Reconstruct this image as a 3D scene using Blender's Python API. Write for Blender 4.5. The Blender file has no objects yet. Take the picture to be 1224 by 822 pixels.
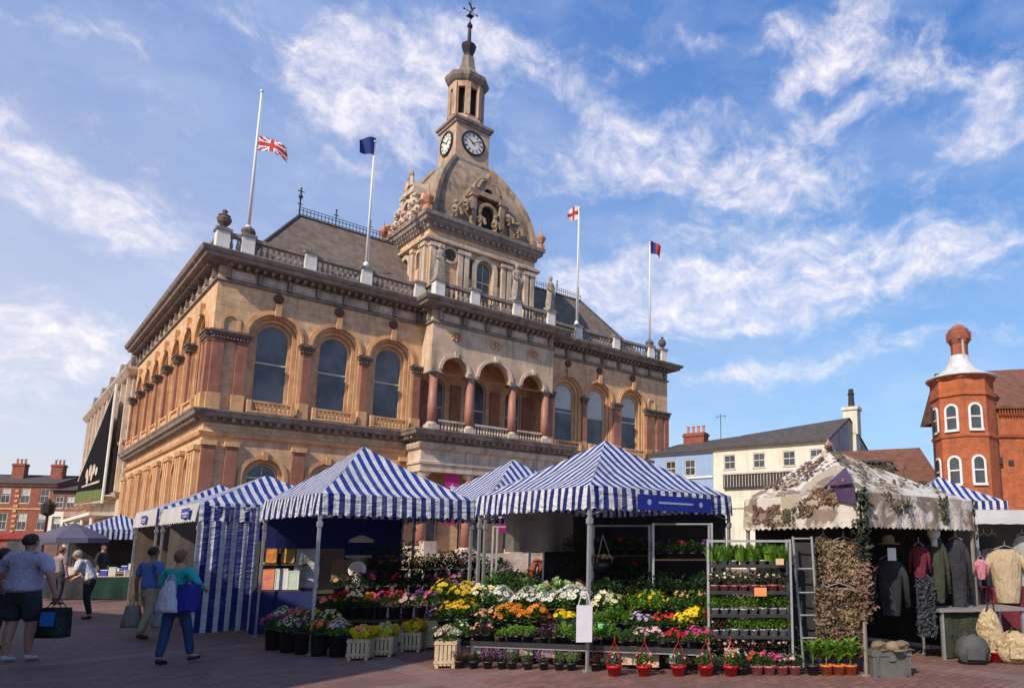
import bpy, math, random
from mathutils import Vector, Matrix
random.seed(7)
R = math.radians
PI = math.pi
sc = bpy.context.scene
COL = bpy.data.collections.new('market_place'); sc.collection.children.link(COL)

# ---------------------------------------------------------------- measuring
FX, CXP, CYP, TH, EYE = 830.66, 795.16, 521.53, 0.156, 1.65
def at(px, py, Y):
    """point at distance Y seen in direction (px,py)"""
    a = (px-CXP)/FX; b = -(py-CYP)/FX
    d = (a, math.cos(TH)-b*math.sin(TH), math.sin(TH)+b*math.cos(TH))
    t = Y/d[1]
    return Vector((t*d[0], Y, t*d[2]+EYE))
def gr(px, py, z=0.0):
    a = (px-CXP)/FX; b = -(py-CYP)/FX
    d = (a, math.cos(TH)-b*math.sin(TH), math.sin(TH)+b*math.cos(TH))
    t = (z-EYE)/d[2]
    return Vector((t*d[0], t*d[1], z))
PSI = 0.7941
DF = Vector((math.sin(PSI), math.cos(PSI), 0)); DS = Vector((-math.cos(PSI), math.sin(PSI), 0))
ROT = math.atan2(DF.y, DF.x)

# ---------------------------------------------------------------- materials
def new_mat(name):
    m = bpy.data.materials.new(name); m.use_nodes = True
    nt = m.node_tree; nt.nodes.clear()
    out = nt.nodes.new('ShaderNodeOutputMaterial')
    b = nt.nodes.new('ShaderNodeBsdfPrincipled')
    nt.links.new(b.outputs[0], out.inputs[0])
    return m, nt, b, out
def rgba(c, k=1): return (c[0]*k, c[1]*k, c[2]*k, 1)
def mixc(nt, fac, a, b, mode='MIX'):
    n = nt.nodes.new('ShaderNodeMix'); n.data_type = 'RGBA'; n.blend_type = mode
    for sock, v in ((n.inputs[0], fac), (n.inputs[6], a), (n.inputs[7], b)):
        if hasattr(v, 'is_output'): nt.links.new(v, sock)
        elif isinstance(v, (int, float)): sock.default_value = v
        else: sock.default_value = rgba(v)
    return n.outputs[2]
def ramp(nt, src, p0, p1, c0=(0,0,0), c1=(1,1,1)):
    n = nt.nodes.new('ShaderNodeValToRGB'); e = n.color_ramp.elements
    e[0].position = p0; e[0].color = rgba(c0); e[1].position = p1; e[1].color = rgba(c1)
    nt.links.new(src, n.inputs[0]); return n.outputs[0]
def noise(nt, vec, scale, detail=4, rough=.55, dist=0):
    n = nt.nodes.new('ShaderNodeTexNoise'); n.inputs['Scale'].default_value = scale
    n.inputs['Detail'].default_value = detail; n.inputs['Roughness'].default_value = rough
    n.inputs['Distortion'].default_value = dist
    if vec is not None: nt.links.new(vec, n.inputs['Vector'])
    return n.outputs['Fac']
def mapped(nt, scale=(1,1,1), coord='Object', rot=(0,0,0)):
    tc = nt.nodes.new('ShaderNodeTexCoord'); mp = nt.nodes.new('ShaderNodeMapping')
    mp.inputs['Scale'].default_value = scale; mp.inputs['Rotation'].default_value = rot
    nt.links.new(tc.outputs[coord], mp.inputs[0]); return mp.outputs[0]
def bump(nt, b, h, dist, strength=.6):
    n = nt.nodes.new('ShaderNodeBump'); n.inputs['Distance'].default_value = dist; n.inputs['Strength'].default_value = strength
    nt.links.new(h, n.inputs['Height']); nt.links.new(n.outputs[0], b.inputs['Normal'])
def M(name, c, c2=None, scale=3.0, rough=.8, bmp=.0, metal=0, grime=0, gcol=(.05,.04,.035), translucent=0, spec=.3):
    """noise mottled surface, optionally with vertical streaks of grime"""
    m, nt, b, out = new_mat(name)
    v = mapped(nt)
    n1 = noise(nt, v, scale, 6, .6)
    c2 = c2 or tuple(x*.7 for x in c)
    col = mixc(nt, ramp(nt, n1, .32, .68), c, c2)
    if grime:
        vs = mapped(nt, (1.6, 1.6, .18))
        g = noise(nt, vs, 1.3, 7, .68)
        g2 = noise(nt, v, .45, 3, .5)
        mm = nt.nodes.new('ShaderNodeMath'); mm.operation = 'MULTIPLY'
        nt.links.new(ramp(nt, g, .45, .72), mm.inputs[0]); nt.links.new(ramp(nt, g2, .35, .6), mm.inputs[1])
        m2 = nt.nodes.new('ShaderNodeMath'); m2.operation = 'MULTIPLY'; m2.inputs[1].default_value = grime
        nt.links.new(mm.outputs[0], m2.inputs[0])
        col = mixc(nt, m2.outputs[0], col, gcol)
    if grime: col = mixc(nt, mth_scale(nt, ramp(nt, noise(nt, v, 7, 8, .72), .5, .72), .4*grime), col, tuple(x*.4 for x in c2))
    nt.links.new(col, b.inputs['Base Color'])
    b.inputs['Roughness'].default_value = rough; b.inputs['Metallic'].default_value = metal
    b.inputs['Specular IOR Level'].default_value = spec
    if bmp: bump(nt, b, noise(nt, v, scale*4, 5, .6), bmp)
    if translucent:
        tr = nt.nodes.new('ShaderNodeBsdfTranslucent'); nt.links.new(col, tr.inputs[0])
        ms = nt.nodes.new('ShaderNodeMixShader'); ms.inputs[0].default_value = translucent
        nt.links.new(b.outputs[0], ms.inputs[1]); nt.links.new(tr.outputs[0], ms.inputs[2]); nt.links.new(ms.outputs[0], out.inputs[0])
    return m
def mth_scale(nt, a, k):
    n = nt.nodes.new('ShaderNodeMath'); n.operation = 'MULTIPLY'; n.inputs[1].default_value = k; nt.links.new(a, n.inputs[0]); return n.outputs[0]
def M_ashlar(name, c, c2, bw=1.1, bh=.42, grime=.5, mortar=(.16,.11,.07)):
    m, nt, b, out = new_mat(name)
    tc = nt.nodes.new('ShaderNodeTexCoord'); sep = nt.nodes.new('ShaderNodeSeparateXYZ'); nt.links.new(tc.outputs['Object'], sep.inputs[0])
    ad = nt.nodes.new('ShaderNodeMath'); ad.operation = 'ADD'; nt.links.new(sep.outputs[0], ad.inputs[0]); nt.links.new(sep.outputs[1], ad.inputs[1])
    cb = nt.nodes.new('ShaderNodeCombineXYZ'); nt.links.new(ad.outputs[0], cb.inputs[0]); nt.links.new(sep.outputs[2], cb.inputs[1])
    br = nt.nodes.new('ShaderNodeTexBrick'); nt.links.new(cb.outputs[0], br.inputs[0])
    br.inputs['Color1'].default_value = rgba(c); br.inputs['Color2'].default_value = rgba(c2); br.inputs['Mortar'].default_value = rgba(mortar)
    br.inputs['Scale'].default_value = 1; br.inputs['Brick Width'].default_value = bw; br.inputs['Row Height'].default_value = bh
    br.inputs['Mortar Size'].default_value = .012 if bh > .2 else .006; br.inputs['Bias'].default_value = -.1
    n1 = noise(nt, tc.outputs['Object'], 2.2, 6, .6)
    col = mixc(nt, .55, br.outputs['Color'], ramp(nt, n1, .3, .7, tuple(x*1.25 for x in c), tuple(x*.75 for x in c2)))
    vs = mapped(nt, (1.6, 1.6, .18)); g = noise(nt, vs, 1.1, 7, .68); g2 = noise(nt, tc.outputs['Object'], .35, 3, .5)
    mm = nt.nodes.new('ShaderNodeMath'); mm.operation = 'MULTIPLY'
    nt.links.new(ramp(nt, g, .45, .75), mm.inputs[0]); nt.links.new(ramp(nt, g2, .35, .6), mm.inputs[1])
    m2 = nt.nodes.new('ShaderNodeMath'); m2.operation = 'MULTIPLY'; m2.inputs[1].default_value = grime; nt.links.new(mm.outputs[0], m2.inputs[0])
    col = mixc(nt, m2.outputs[0], col, (.09,.065,.05))
    col = mixc(nt, mth_scale(nt, ramp(nt, noise(nt, tc.outputs['Object'], 6, 8, .72), .50, .72), .45*min(1, grime*1.4)), col, tuple(x*.42 for x in c2))
    nt.links.new(col, b.inputs['Base Color']); b.inputs['Roughness'].default_value = .88; b.inputs['Specular IOR Level'].default_value = .2
    bump(nt, b, br.outputs['Fac'], -.012, .6)
    return m
def M_stripe(name, c1, c2, period=.2, trans=.25, duty=.5):
    m, nt, b, out = new_mat(name)
    uv = nt.nodes.new('ShaderNodeUVMap'); sep = nt.nodes.new('ShaderNodeSeparateXYZ'); nt.links.new(uv.outputs[0], sep.inputs[0])
    d = nt.nodes.new('ShaderNodeMath'); d.operation = 'DIVIDE'; d.inputs[1].default_value = period; nt.links.new(sep.outputs[0], d.inputs[0])
    f = nt.nodes.new('ShaderNodeMath'); f.operation = 'FRACT'; nt.links.new(d.outputs[0], f.inputs[0])
    g = nt.nodes.new('ShaderNodeMath'); g.operation = 'GREATER_THAN'; g.inputs[1].default_value = duty; nt.links.new(f.outputs[0], g.inputs[0])
    tc = nt.nodes.new('ShaderNodeTexCoord')
    n = noise(nt, tc.outputs['Object'], 2.5, 5, .6)
    a = mixc(nt, ramp(nt, n, .35, .75), c1, tuple(x*.8 for x in c1)); bb = mixc(nt, ramp(nt, n, .35, .75), c2, tuple(x*.78 for x in c2))
    col = mixc(nt, g.outputs[0], a, bb)
    nt.links.new(col, b.inputs['Base Color']); b.inputs['Roughness'].default_value = .6; b.inputs['Specular IOR Level'].default_value = .25
    col = mixc(nt, mth_scale(nt, ramp(nt, noise(nt, tc.outputs['Object'], 1.1, 6, .7), .5, .75), .35), col, (.30,.29,.33))
    nt.links.new(col, b.inputs['Base Color'])
    mpw = nt.nodes.new('ShaderNodeMapping'); mpw.inputs['Scale'].default_value = (1,1.6,3); mpw.inputs['Rotation'].default_value = (0,.3,.7); nt.links.new(tc.outputs['Object'], mpw.inputs[0])
    bump(nt, b, noise(nt, mpw.outputs[0], 2.6, 4, .55, .8), .09, .9)
    tr = nt.nodes.new('ShaderNodeBsdfTranslucent'); nt.links.new(col, tr.inputs[0])
    ms = nt.nodes.new('ShaderNodeMixShader'); ms.inputs[0].default_value = trans
    nt.links.new(b.outputs[0], ms.inputs[1]); nt.links.new(tr.outputs[0], ms.inputs[2]); nt.links.new(ms.outputs[0], out.inputs[0])
    return m
def M_leaf(name, c, c2, trans=.3, scale=6):
    m, nt, b, out = new_mat(name)
    oi = nt.nodes.new('ShaderNodeObjectInfo'); tc = nt.nodes.new('ShaderNodeTexCoord')
    n = noise(nt, tc.outputs['Object'], scale*3, 3, .6)
    col = mixc(nt, ramp(nt, n, .35, .65), c, c2)
    hs = nt.nodes.new('ShaderNodeHueSaturation'); nt.links.new(col, hs.inputs['Color'])
    mr = nt.nodes.new('ShaderNodeMapRange'); mr.inputs[3].default_value = .8; mr.inputs[4].default_value = 1.25
    nt.links.new(oi.outputs['Random'], mr.inputs[0]); nt.links.new(mr.outputs[0], hs.inputs['Value'])
    nt.links.new(hs.outputs[0], b.inputs['Base Color']); b.inputs['Roughness'].default_value = .55; b.inputs['Specular IOR Level'].default_value = .3
    tr = nt.nodes.new('ShaderNodeBsdfTranslucent'); nt.links.new(hs.outputs[0], tr.inputs[0])
    ms = nt.nodes.new('ShaderNodeMixShader'); ms.inputs[0].default_value = trans
    nt.links.new(b.outputs[0], ms.inputs[1]); nt.links.new(tr.outputs[0], ms.inputs[2]); nt.links.new(ms.outputs[0], out.inputs[0])
    return m
def M_camo(name, cols, scale=5, trans=0):
    m, nt, b, out = new_mat(name)
    tc = nt.nodes.new('ShaderNodeTexCoord')
    col = None
    for i, c in enumerate(cols):
        mp = nt.nodes.new('ShaderNodeMapping'); mp.inputs['Location'].default_value = (i*3.7, i*1.3, i*2.1); nt.links.new(tc.outputs['Object'], mp.inputs[0])
        if col is None: col = mixc(nt, .0, c, c)
        else:
            f = ramp(nt, noise(nt, mp.outputs[0], scale, 4, .6, .6), .47+.035*i, .50+.035*i)
            col = mixc(nt, f, col, c)
    nt.links.new(col, b.inputs['Base Color']); b.inputs['Roughness'].default_value = .9; b.inputs['Specular IOR Level'].default_value = .1
    bump(nt, b, noise(nt, tc.outputs['Object'], scale*4, 4, .6), .03, .8)
    if trans:
        tr = nt.nodes.new('ShaderNodeBsdfTranslucent'); nt.links.new(col, tr.inputs[0])
        ms = nt.nodes.new('ShaderNodeMixShader'); ms.inputs[0].default_value = trans
        nt.links.new(b.outputs[0], ms.inputs[1]); nt.links.new(tr.outputs[0], ms.inputs[2]); nt.links.new(ms.outputs[0], out.inputs[0])
    return m
def M_glass(name, c=(.03,.035,.04), rough=.12):
    m, nt, b, out = new_mat(name)
    v = mapped(nt); col = mixc(nt, ramp(nt, noise(nt, v, .9, 3, .5), .35, .65), c, tuple(x*2.2 for x in c))
    nt.links.new(col, b.inputs['Base Color']); b.inputs['Roughness'].default_value = rough; b.inputs['Specular IOR Level'].default_value = .45
    bump(nt, b, noise(nt, v, 1.2, 2, .5), .02, .3)
    return m

# ---------------------------------------------------------------- mesh builder
class MB:
    def __init__(s): s.v = []; s.f = []; s.m = []; s.uv = {}; s.cur = 0; s.X = None
    def vert(s, p):
        p = Vector(p)
        if s.X is not None: p = s.X @ p
        s.v.append(p); return len(s.v)-1
    def face(s, pts, uvs=None):
        ids = [s.vert(p) for p in pts]; s.f.append(ids); s.m.append(s.cur)
        if uvs: s.uv[len(s.f)-1] = uvs
    def fi(s, ids, uvs=None):
        s.f.append(list(ids)); s.m.append(s.cur)
        if uvs: s.uv[len(s.f)-1] = uvs
    def box(s, x0, x1, y0, y1, z0, z1, taper=0):
        k = taper
        b = [s.vert(p) for p in ((x0,y0,z0),(x1,y0,z0),(x1,y1,z0),(x0,y1,z0),(x0+k,y0+k,z1),(x1-k,y0+k,z1),(x1-k,y1-k,z1),(x0+k,y1-k,z1))]
        for q in ((3,2,1,0),(4,5,6,7),(0,1,5,4),(1,2,6,5),(2,3,7,6),(3,0,4,7)): s.fi([b[i] for i in q])
        return s
    def cbox(s, c, d, rz=0, rx=0):
        old = s.X; m = Matrix.Translation(c) @ Matrix.Rotation(rz,4,'Z') @ Matrix.Rotation(rx,4,'X')
        s.X = m if old is None else old @ m
        s.box(-d[0]/2, d[0]/2, -d[1]/2, d[1]/2, -d[2]/2, d[2]/2); s.X = old; return s
    def prism(s, poly, z0, z1):
        n = len(poly); a = [s.vert((p[0],p[1],z0)) for p in poly]; b = [s.vert((p[0],p[1],z1)) for p in poly]
        s.fi(a[::-1]); s.fi(b)
        for i in range(n): s.fi([a[i], a[(i+1)%n], b[(i+1)%n], b[i]])
        return s
    def lathe(s, prof, c=(0,0,0), seg=12, rot=0, sx=1, sy=1):
        rings = []
        for r, z in prof:
            rings.append([s.vert((c[0]+r*math.cos(rot+2*PI*i/seg)*sx, c[1]+r*math.sin(rot+2*PI*i/seg)*sy, c[2]+z)) for i in range(seg)])
        for a, b in zip(rings, rings[1:]):
            for i in range(seg): s.fi([a[i], a[(i+1)%seg], b[(i+1)%seg], b[i]])
        s.fi(rings[0][::-1]); s.fi(rings[-1]); return s
    def tube(s, pts, r, seg=6, r1=None):
        pts = [Vector(p) for p in pts]; rings = []
        for i, p in enumerate(pts):
            d = (pts[min(i+1, len(pts)-1)] - pts[max(i-1,0)]).normalized()
            u = d.cross(Vector((0,0,1)));  u = u.normalized() if u.length > 1e-4 else Vector((1,0,0))
            w = d.cross(u).normalized(); rr = r if r1 is None else r+(r1-r)*i/max(1,len(pts)-1)
            rings.append([s.vert(p + u*math.cos(2*PI*k/seg)*rr + w*math.sin(2*PI*k/seg)*rr) for k in range(seg)])
        for a, b in zip(rings, rings[1:]):
            for i in range(seg): s.fi([a[i], a[(i+1)%seg], b[(i+1)%seg], b[i]])
        s.fi(rings[0][::-1]); s.fi(rings[-1]); return s
    def sphere(s, c, r, n=8, sz=1):
        return s.lathe([(max(.001,r*math.sin(PI*i/n)), -r*math.cos(PI*i/n)*sz) for i in range(n+1)], c, n+2)
    def sweep(s, path, prof, closed=False, caps=True):
        """profile (out, z) carried along a plan polyline, outward = right of travel"""
        n = len(path); rings = []
        for i in range(n):
            p = Vector(path[i])
            def nrm(a, b):
                d = (Vector(b)-Vector(a)).normalized(); return Vector((d.y, -d.x))
            if closed or 0 < i < n-1:
                n0 = nrm(path[i-1], path[i]); n1 = nrm(path[i], path[(i+1)%n])
                mv = (n0+n1); mv = mv/ (1+n0.dot(n1))
            elif i == 0: mv = nrm(path[0], path[1])
            else: mv = nrm(path[-2], path[-1])
            rings.append([s.vert((p.x+mv.x*o, p.y+mv.y*o, z)) for o, z in prof])
        m = len(prof); rg = range(n if closed else n-1)
        for i in rg:
            a, b = rings[i], rings[(i+1)%n]
            for k in range(m-1): s.fi([a[k], b[k], b[k+1], a[k+1]])
        if caps and not closed: s.fi(rings[0]); s.fi(rings[-1][::-1])
        return s
    def build(s, name, mats, parent=None, smooth=False, loc=None, rz=0):
        me = bpy.data.meshes.new(name); me.from_pydata([tuple(v) for v in s.v], [], s.f)
        for m in (mats if isinstance(mats, (list, tuple)) else [mats]): me.materials.append(m)
        me.polygons.foreach_set('material_index', s.m)
        if s.uv:
            ul = me.uv_layers.new(name='UVMap')
            for fi, uvs in s.uv.items():
                p = me.polygons[fi]
                for li, u in zip(p.loop_indices, uvs): ul.data[li].uv = u
        if smooth: me.polygons.foreach_set('use_smooth', [True]*len(me.polygons))
        me.update(); o = bpy.data.objects.new(name, me); COL.objects.link(o)
        if parent: o.parent = parent
        if loc is not None: o.location = loc
        if rz: o.rotation_euler.z = rz
        return o
def build_split(mb, name, mats, parent=None, smooth=False, pad=.03, zap=True):
    """each separate piece of the builder becomes an object of its own"""
    n = len(mb.v); par = list(range(n))
    def find(a):
        while par[a] != a: par[a] = par[par[a]]; a = par[a]
        return a
    for f in mb.f:
        r = find(f[0])
        for q in f[1:]: par[find(q)] = r
    comp = {}
    for i in range(n):
        c = comp.setdefault(find(i), [1e9,1e9,1e9,-1e9,-1e9,-1e9]); v = mb.v[i]
        for k in range(3): c[k] = min(c[k], v[k]); c[k+3] = max(c[k+3], v[k])
    keys = sorted(comp, key=lambda k: comp[k][0])
    for a in range(len(keys)):
        A = comp[keys[a]]
        for b in range(a+1, len(keys)):
            B = comp[keys[b]]
            if B[0] > A[3]+pad: break
            if B[1] <= A[4]+pad and A[1] <= B[4]+pad and B[2] <= A[5]+pad and A[2] <= B[5]+pad: par[find(keys[b])] = find(keys[a])
    groups = {}
    for fi, f in enumerate(mb.f): groups.setdefault(find(f[0]), []).append(fi)
    out = []
    for g in groups.values():
        m = MB(); mp = {}
        for fi in g:
            ids = []
            for q in mb.f[fi]:
                if q not in mp: mp[q] = len(m.v); m.v.append(mb.v[q])
                ids.append(mp[q])
            m.f.append(ids); m.m.append(mb.m[fi])
            if fi in mb.uv: m.uv[len(m.f)-1] = mb.uv[fi]
        out.append(m.build(name, mats, parent, smooth))
    return out
def tag(o, label=None, cat=None, group=None, kind=None):
    if label: o['label'] = label
    if cat: o['category'] = cat
    if group: o['group'] = group
    if kind: o['kind'] = kind
    return o
def thing(name, label, cat, loc=(0,0,0), rz=0, group=None):
    o = bpy.data.objects.new(name, None); COL.objects.link(o); o.empty_display_size = .2
    o.location = loc; o.rotation_euler.z = rz; return tag(o, label, cat, group)
def dup(root, loc, rz=0, label=None, scale=None):
    r = root.copy(); COL.objects.link(r); r.location = loc; r.rotation_euler.z = rz
    if label: r['label'] = label
    if scale: r.scale = (scale,)*3 if isinstance(scale, (int,float)) else scale
    for ch in list(root.children):
        c = ch.copy(); COL.objects.link(c); c.parent = r
        for g in ch.children:
            d = g.copy(); COL.objects.link(d); d.parent = c
    return r
def orient(o, loc, rz): o.location = loc; o.rotation_euler.z = rz; return o
# ================================================================ TOWN HALL
stone = M_ashlar('sandstone_ashlar', (.72,.47,.275), (.58,.355,.195), grime=.7, mortar=(.28,.18,.11))
stone_pale = M('pale_stone', (.68,.56,.44), (.48,.37,.27), 1.6, .85, .015, grime=.8)
stone_grey = M('weathered_cornice_stone', (.34,.29,.25), (.19,.155,.13), 2.2, .9, .03, grime=.8)
stone_trim = M('arch_stone', (.72,.43,.22), (.52,.29,.14), 2.0, .85, .02, grime=.6)
stone_dark = M('carved_capital_stone', (.21,.155,.12), (.10,.075,.06), 5, .9, .06)
stone_tower = M('tower_stone', (.60,.44,.30), (.42,.29,.19), 1.8, .85, .02, grime=.9)
red_stone = M('red_sandstone', (.38,.165,.105), (.25,.10,.065), 1.5, .75, .01, grime=.5)
red_col = M('polished_red_granite', (.40,.18,.12), (.30,.12,.08), 7, .45, 0)
lead = M('dome_stone', (.40,.30,.205), (.24,.175,.12), 1.8, .85, .04, grime=1.0)
lead_d = M('dark_lead', (.10,.09,.08), (.05,.045,.04), 3, .6, .01)
tile = M_ashlar('roof_tile', (.21,.165,.135), (.135,.105,.09), .5, .28, .6, (.05,.04,.035))
glass = M_glass('window_glass', (.06,.064,.072), .2)
wood_w = M('window_frame_paint', (.62,.58,.50), (.45,.42,.36), 3, .6)
blindm = M('window_blind', (.55,.57,.54), (.45,.47,.45), 1.2, .8)
ironm = M('black_iron', (.02,.02,.022), (.03,.03,.03), 4, .5)
clockw = M('clock_dial', (.75,.74,.70), (.66,.64,.60), 3, .5)
terra = M('terracotta', (.52,.26,.16), (.42,.2,.12), 4, .8)
pinkm = M('pink_banner_cloth', (.62,.03,.25), (.52,.02,.2), 1.5, .7, translucent=.2)
whitem = M('white_paint', (.75,.75,.74), (.66,.66,.65), 2, .6)
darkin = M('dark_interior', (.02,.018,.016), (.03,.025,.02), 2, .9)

W, T = 32.4, 24.6
th = thing('town_hall', 'Italianate sandstone town hall with arched windows, domed clock tower and balustraded roof', 'town hall', (-22.9456, 34.0, 0), ROT)
FR = lambda a, d, z, t0=0: (a, t0-d, z)          # front plane
SD = lambda a, d, z: (-d, a, z)                  # left side plane
def wallwin(mb, pf, a0, a1, z0, z1, ops, depth, n=12):
    a = a0
    for (ac, hw, zb, zs) in ops:
        mb.face([pf(a,0,z0), pf(ac-hw,0,z0), pf(ac-hw,0,z1), pf(a,0,z1)])
        if zb > z0: mb.face([pf(ac-hw,0,z0), pf(ac+hw,0,z0), pf(ac+hw,0,zb), pf(ac-hw,0,zb)])
        arc = [(ac-hw*math.cos(PI*i/n), zs+hw*math.sin(PI*i/n)) for i in range(n+1)]
        out = [(ac-hw, zb)] + arc + [(ac+hw, zb)]
        for p, q in zip(arc, arc[1:]): mb.face([pf(p[0],0,p[1]), pf(q[0],0,q[1]), pf(q[0],0,z1), pf(p[0],0,z1)])
        for p, q in zip(out, out[1:]+out[:1]): mb.face([pf(p[0],0,p[1]), pf(p[0],-depth,p[1]), pf(q[0],-depth,q[1]), pf(q[0],0,q[1])])
        a = ac+hw
    mb.face([pf(a,0,z0), pf(a1,0,z0), pf(a1,0,z1), pf(a,0,z1)])
def arcring(mb, pf, ac, zs, r0, r1, d0, d1, zb=None, n=14):
    pts = [(-math.cos(PI*i/n), math.sin(PI*i/n)) for i in range(n+1)]
    pi_ = [(ac+p[0]*r0, zs+p[1]*r0) for p in pts]; po = [(ac+p[0]*r1, zs+p[1]*r1) for p in pts]
    if zb is not None: pi_ = [(ac-r0,zb)]+pi_+[(ac+r0,zb)]; po = [(ac-r1,zb)]+po+[(ac+r1,zb)]
    for i in range(len(pi_)-1):
        a, b, c, d = pi_[i], pi_[i+1], po[i+1], po[i]
        mb.face([pf(a[0],d1,a[1]), pf(b[0],d1,b[1]), pf(c[0],d1,c[1]), pf(d[0],d1,d[1])])
        mb.face([pf(d[0],d1,d[1]), pf(c[0],d1,c[1]), pf(c[0],d0,c[1]), pf(d[0],d0,d[1])])
        mb.face([pf(a[0],d1,a[1]), pf(b[0],d1,b[1]), pf(b[0],d0,b[1]), pf(a[0],d0,a[1])])
    for a, d in ((pi_[0], po[0]), (pi_[-1], po[-1])):
        mb.face([pf(a[0],d0,a[1]), pf(a[0],d1,a[1]), pf(d[0],d1,d[1]), pf(d[0],d0,d[1])])
def pbox(mb, pf, a0, a1, d0, d1, z0, z1):
    P = [pf(a,d,z) for z in (z0,z1) for (a,d) in ((a0,d0),(a1,d0),(a1,d1),(a0,d1))]
    x = [p[0] for p in P]; y = [p[1] for p in P]; mb.box(min(x),max(x),min(y),max(y),z0,z1)
def arcfill(mb, pf, ac, hw, zb, zs, d, n=14):
    mb.face([pf(ac-hw,d,zb), pf(ac+hw,d,zb)] + [pf(ac+hw*math.cos(PI*i/n), d, zs+hw*math.sin(PI*i/n)) for i in range(n+1)])
def window(pf, ac, hw, zb, zs, d, parent, blind=None, bars=1, name='window', fr=.07, rail=None):
    f = MB(); arcring(f, pf, ac, zs, hw-fr, hw, d, d+.08, zb)
    pbox(f, pf, ac-hw, ac+hw, d, d+.1, zb-.08, zb+.07)
    zr = rail or (zb+(zs-zb)*.62)
    pbox(f, pf, ac-hw+fr, ac+hw-fr, d+.01, d+.09, zr-.045, zr+.045)
    for k in range(bars-1):
        x = ac-hw+2*hw*(k+1)/bars; pbox(f, pf, x-.02, x+.02, d+.005, d+.07, zb+.07, zs+hw*.8)
    fo = f.build(name, wood_w, parent)
    g = MB(); arcfill(g, pf, ac, hw-.01, zb, zs, d+.02); g.build('glass_pane', glass, fo)
    if blind:
        b = MB(); z0 = zs - (zs-zb)*blind
        b.face([pf(ac-hw+.08,d+.03,z0), pf(ac+hw-.08,d+.03,z0)] + [pf(ac+(hw-.08)*math.cos(PI*i/12), d+.03, zs+(hw-.08)*math.sin(PI*i/12)) for i in range(13)])
        b.build('blind', blindm, fo)
    return fo
def balrow(mb, p0, p1, z0, z1, sp=.3, r=.07, seg=6):
    p0 = Vector(p0); p1 = Vector(p1); L = (p1-p0).length; n = max(1, int(L/sp)); h = z1-z0
    prof = [(r*.8,0),(r*.8,.06*h),(r*.45,.12*h),(r*1.05,.32*h),(r*.85,.48*h),(r*.42,.75*h),(r*.7,.9*h),(r*.8,h)]
    for i in range(n):
        p = p0.lerp(p1, (i+.5)/n); mb.lathe(prof, (p.x,p.y,z0), seg)
def obar(mb, p0, p1, w, z0, z1):
    p0 = Vector(p0); p1 = Vector(p1); d = (p1-p0).normalized(); n = Vector((d.y,-d.x))*w/2
    mb.prism([p0-n, p1-n, p1+n, p0+n], z0, z1)

# ---- walls
left_w = [2.85, 6.0, 9.15]; right_w = [22.15, 25.1, 28.5]
mb = MB()
ups = lambda L: [(a, 1.27, 9.05, 12.6) for a in L]
wallwin(mb, FR, 0, 11.05, 8.4, 15.25, ups(left_w), .38)
wallwin(mb, FR, 19.95, W, 8.4, 15.25, ups(right_w), .38)
wallwin(mb, SD, 0, T, 8.4, 15.25, [(2.5+3.25*k, 1.25, 9.05, 12.6) for k in range(7)], .38)
mb.face([(W,0,0),(W,T,0),(W,T,17),(W,0,17)]); mb.face([(0,T,0),(W,T,0),(W,T,17),(0,T,17)])
# ground storey
low = lambda L: [(a, .95, 2.2, 5.15) for a in L]
wallwin(mb, FR, 0, 10.6, .9, 8.05, low([2.85,6.0,9.15]), .45)
wallwin(mb, FR, 20.4, W, .9, 8.05, low(right_w), .45)
wallwin(mb, SD, 0, T, .9, 8.05, [(2.5+3.25*k, .75, 1.8, 5.4) for k in range(7)], .45)
# frieze
mb.box(.02, W-.02, .02, T-.02, 15.25, 16.0)
mb.build('wall', stone, th)
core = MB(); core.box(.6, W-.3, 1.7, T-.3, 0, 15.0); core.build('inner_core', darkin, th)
# set-back arch planes (splayed inner order) and windows
tr = MB(); 
def upper_window(pf, a, hw0, blind=None):
    arcring(tr, pf, a, 12.6, hw0+.02, hw0+.13, 0, .13)
    arcring(tr, pf, a, 12.6, hw0+.132, hw0+.26, 0, .08)
    arcring(tr, pf, a, 12.6, 1.12, hw0, -.16, -.06, 9.06)
    arcring(tr, pf, a, 12.6, .92, 1.122, -.36, -.2, 9.06)
    arcring(tr, pf, a, 12.6, .76, .922, -.55, -.38, 9.06)
    window(pf, a, .80, 9.12, 12.58, -.52, th, blind, fr=.05)
for a in left_w: upper_window(FR, a, 1.27)
for i, a in enumerate(right_w): upper_window(FR, a, 1.27, (.30,.42,.25)[i])
for k in range(7): upper_window(SD, 2.5+3.25*k, 1.25)
def lower_window(pf, a, hw=.95, zs=5.15, zb=2.2):
    arcring(tr, pf, a, zs, hw+.02, hw+.22, 0, .09, zb); arcring(tr, pf, a, zs, hw-.2, hw, -.3, -.15, zb)
    window(pf, a, hw-.2, zb, zs-.02, -.40, th, None, 2, rail=zs)
for a in left_w + right_w: lower_window(FR, a)
for k in range(7): lower_window(SD, 2.5+3.25*k, .75, 5.4, 1.8)
for a in (.74,): arcring(tr, FR, a, 13.05, .3, .45, 0, .07, 12.6)
arcring(tr, FR, 30.6, 13.05, .3, .45, 0, .07, 12.6)
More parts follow.
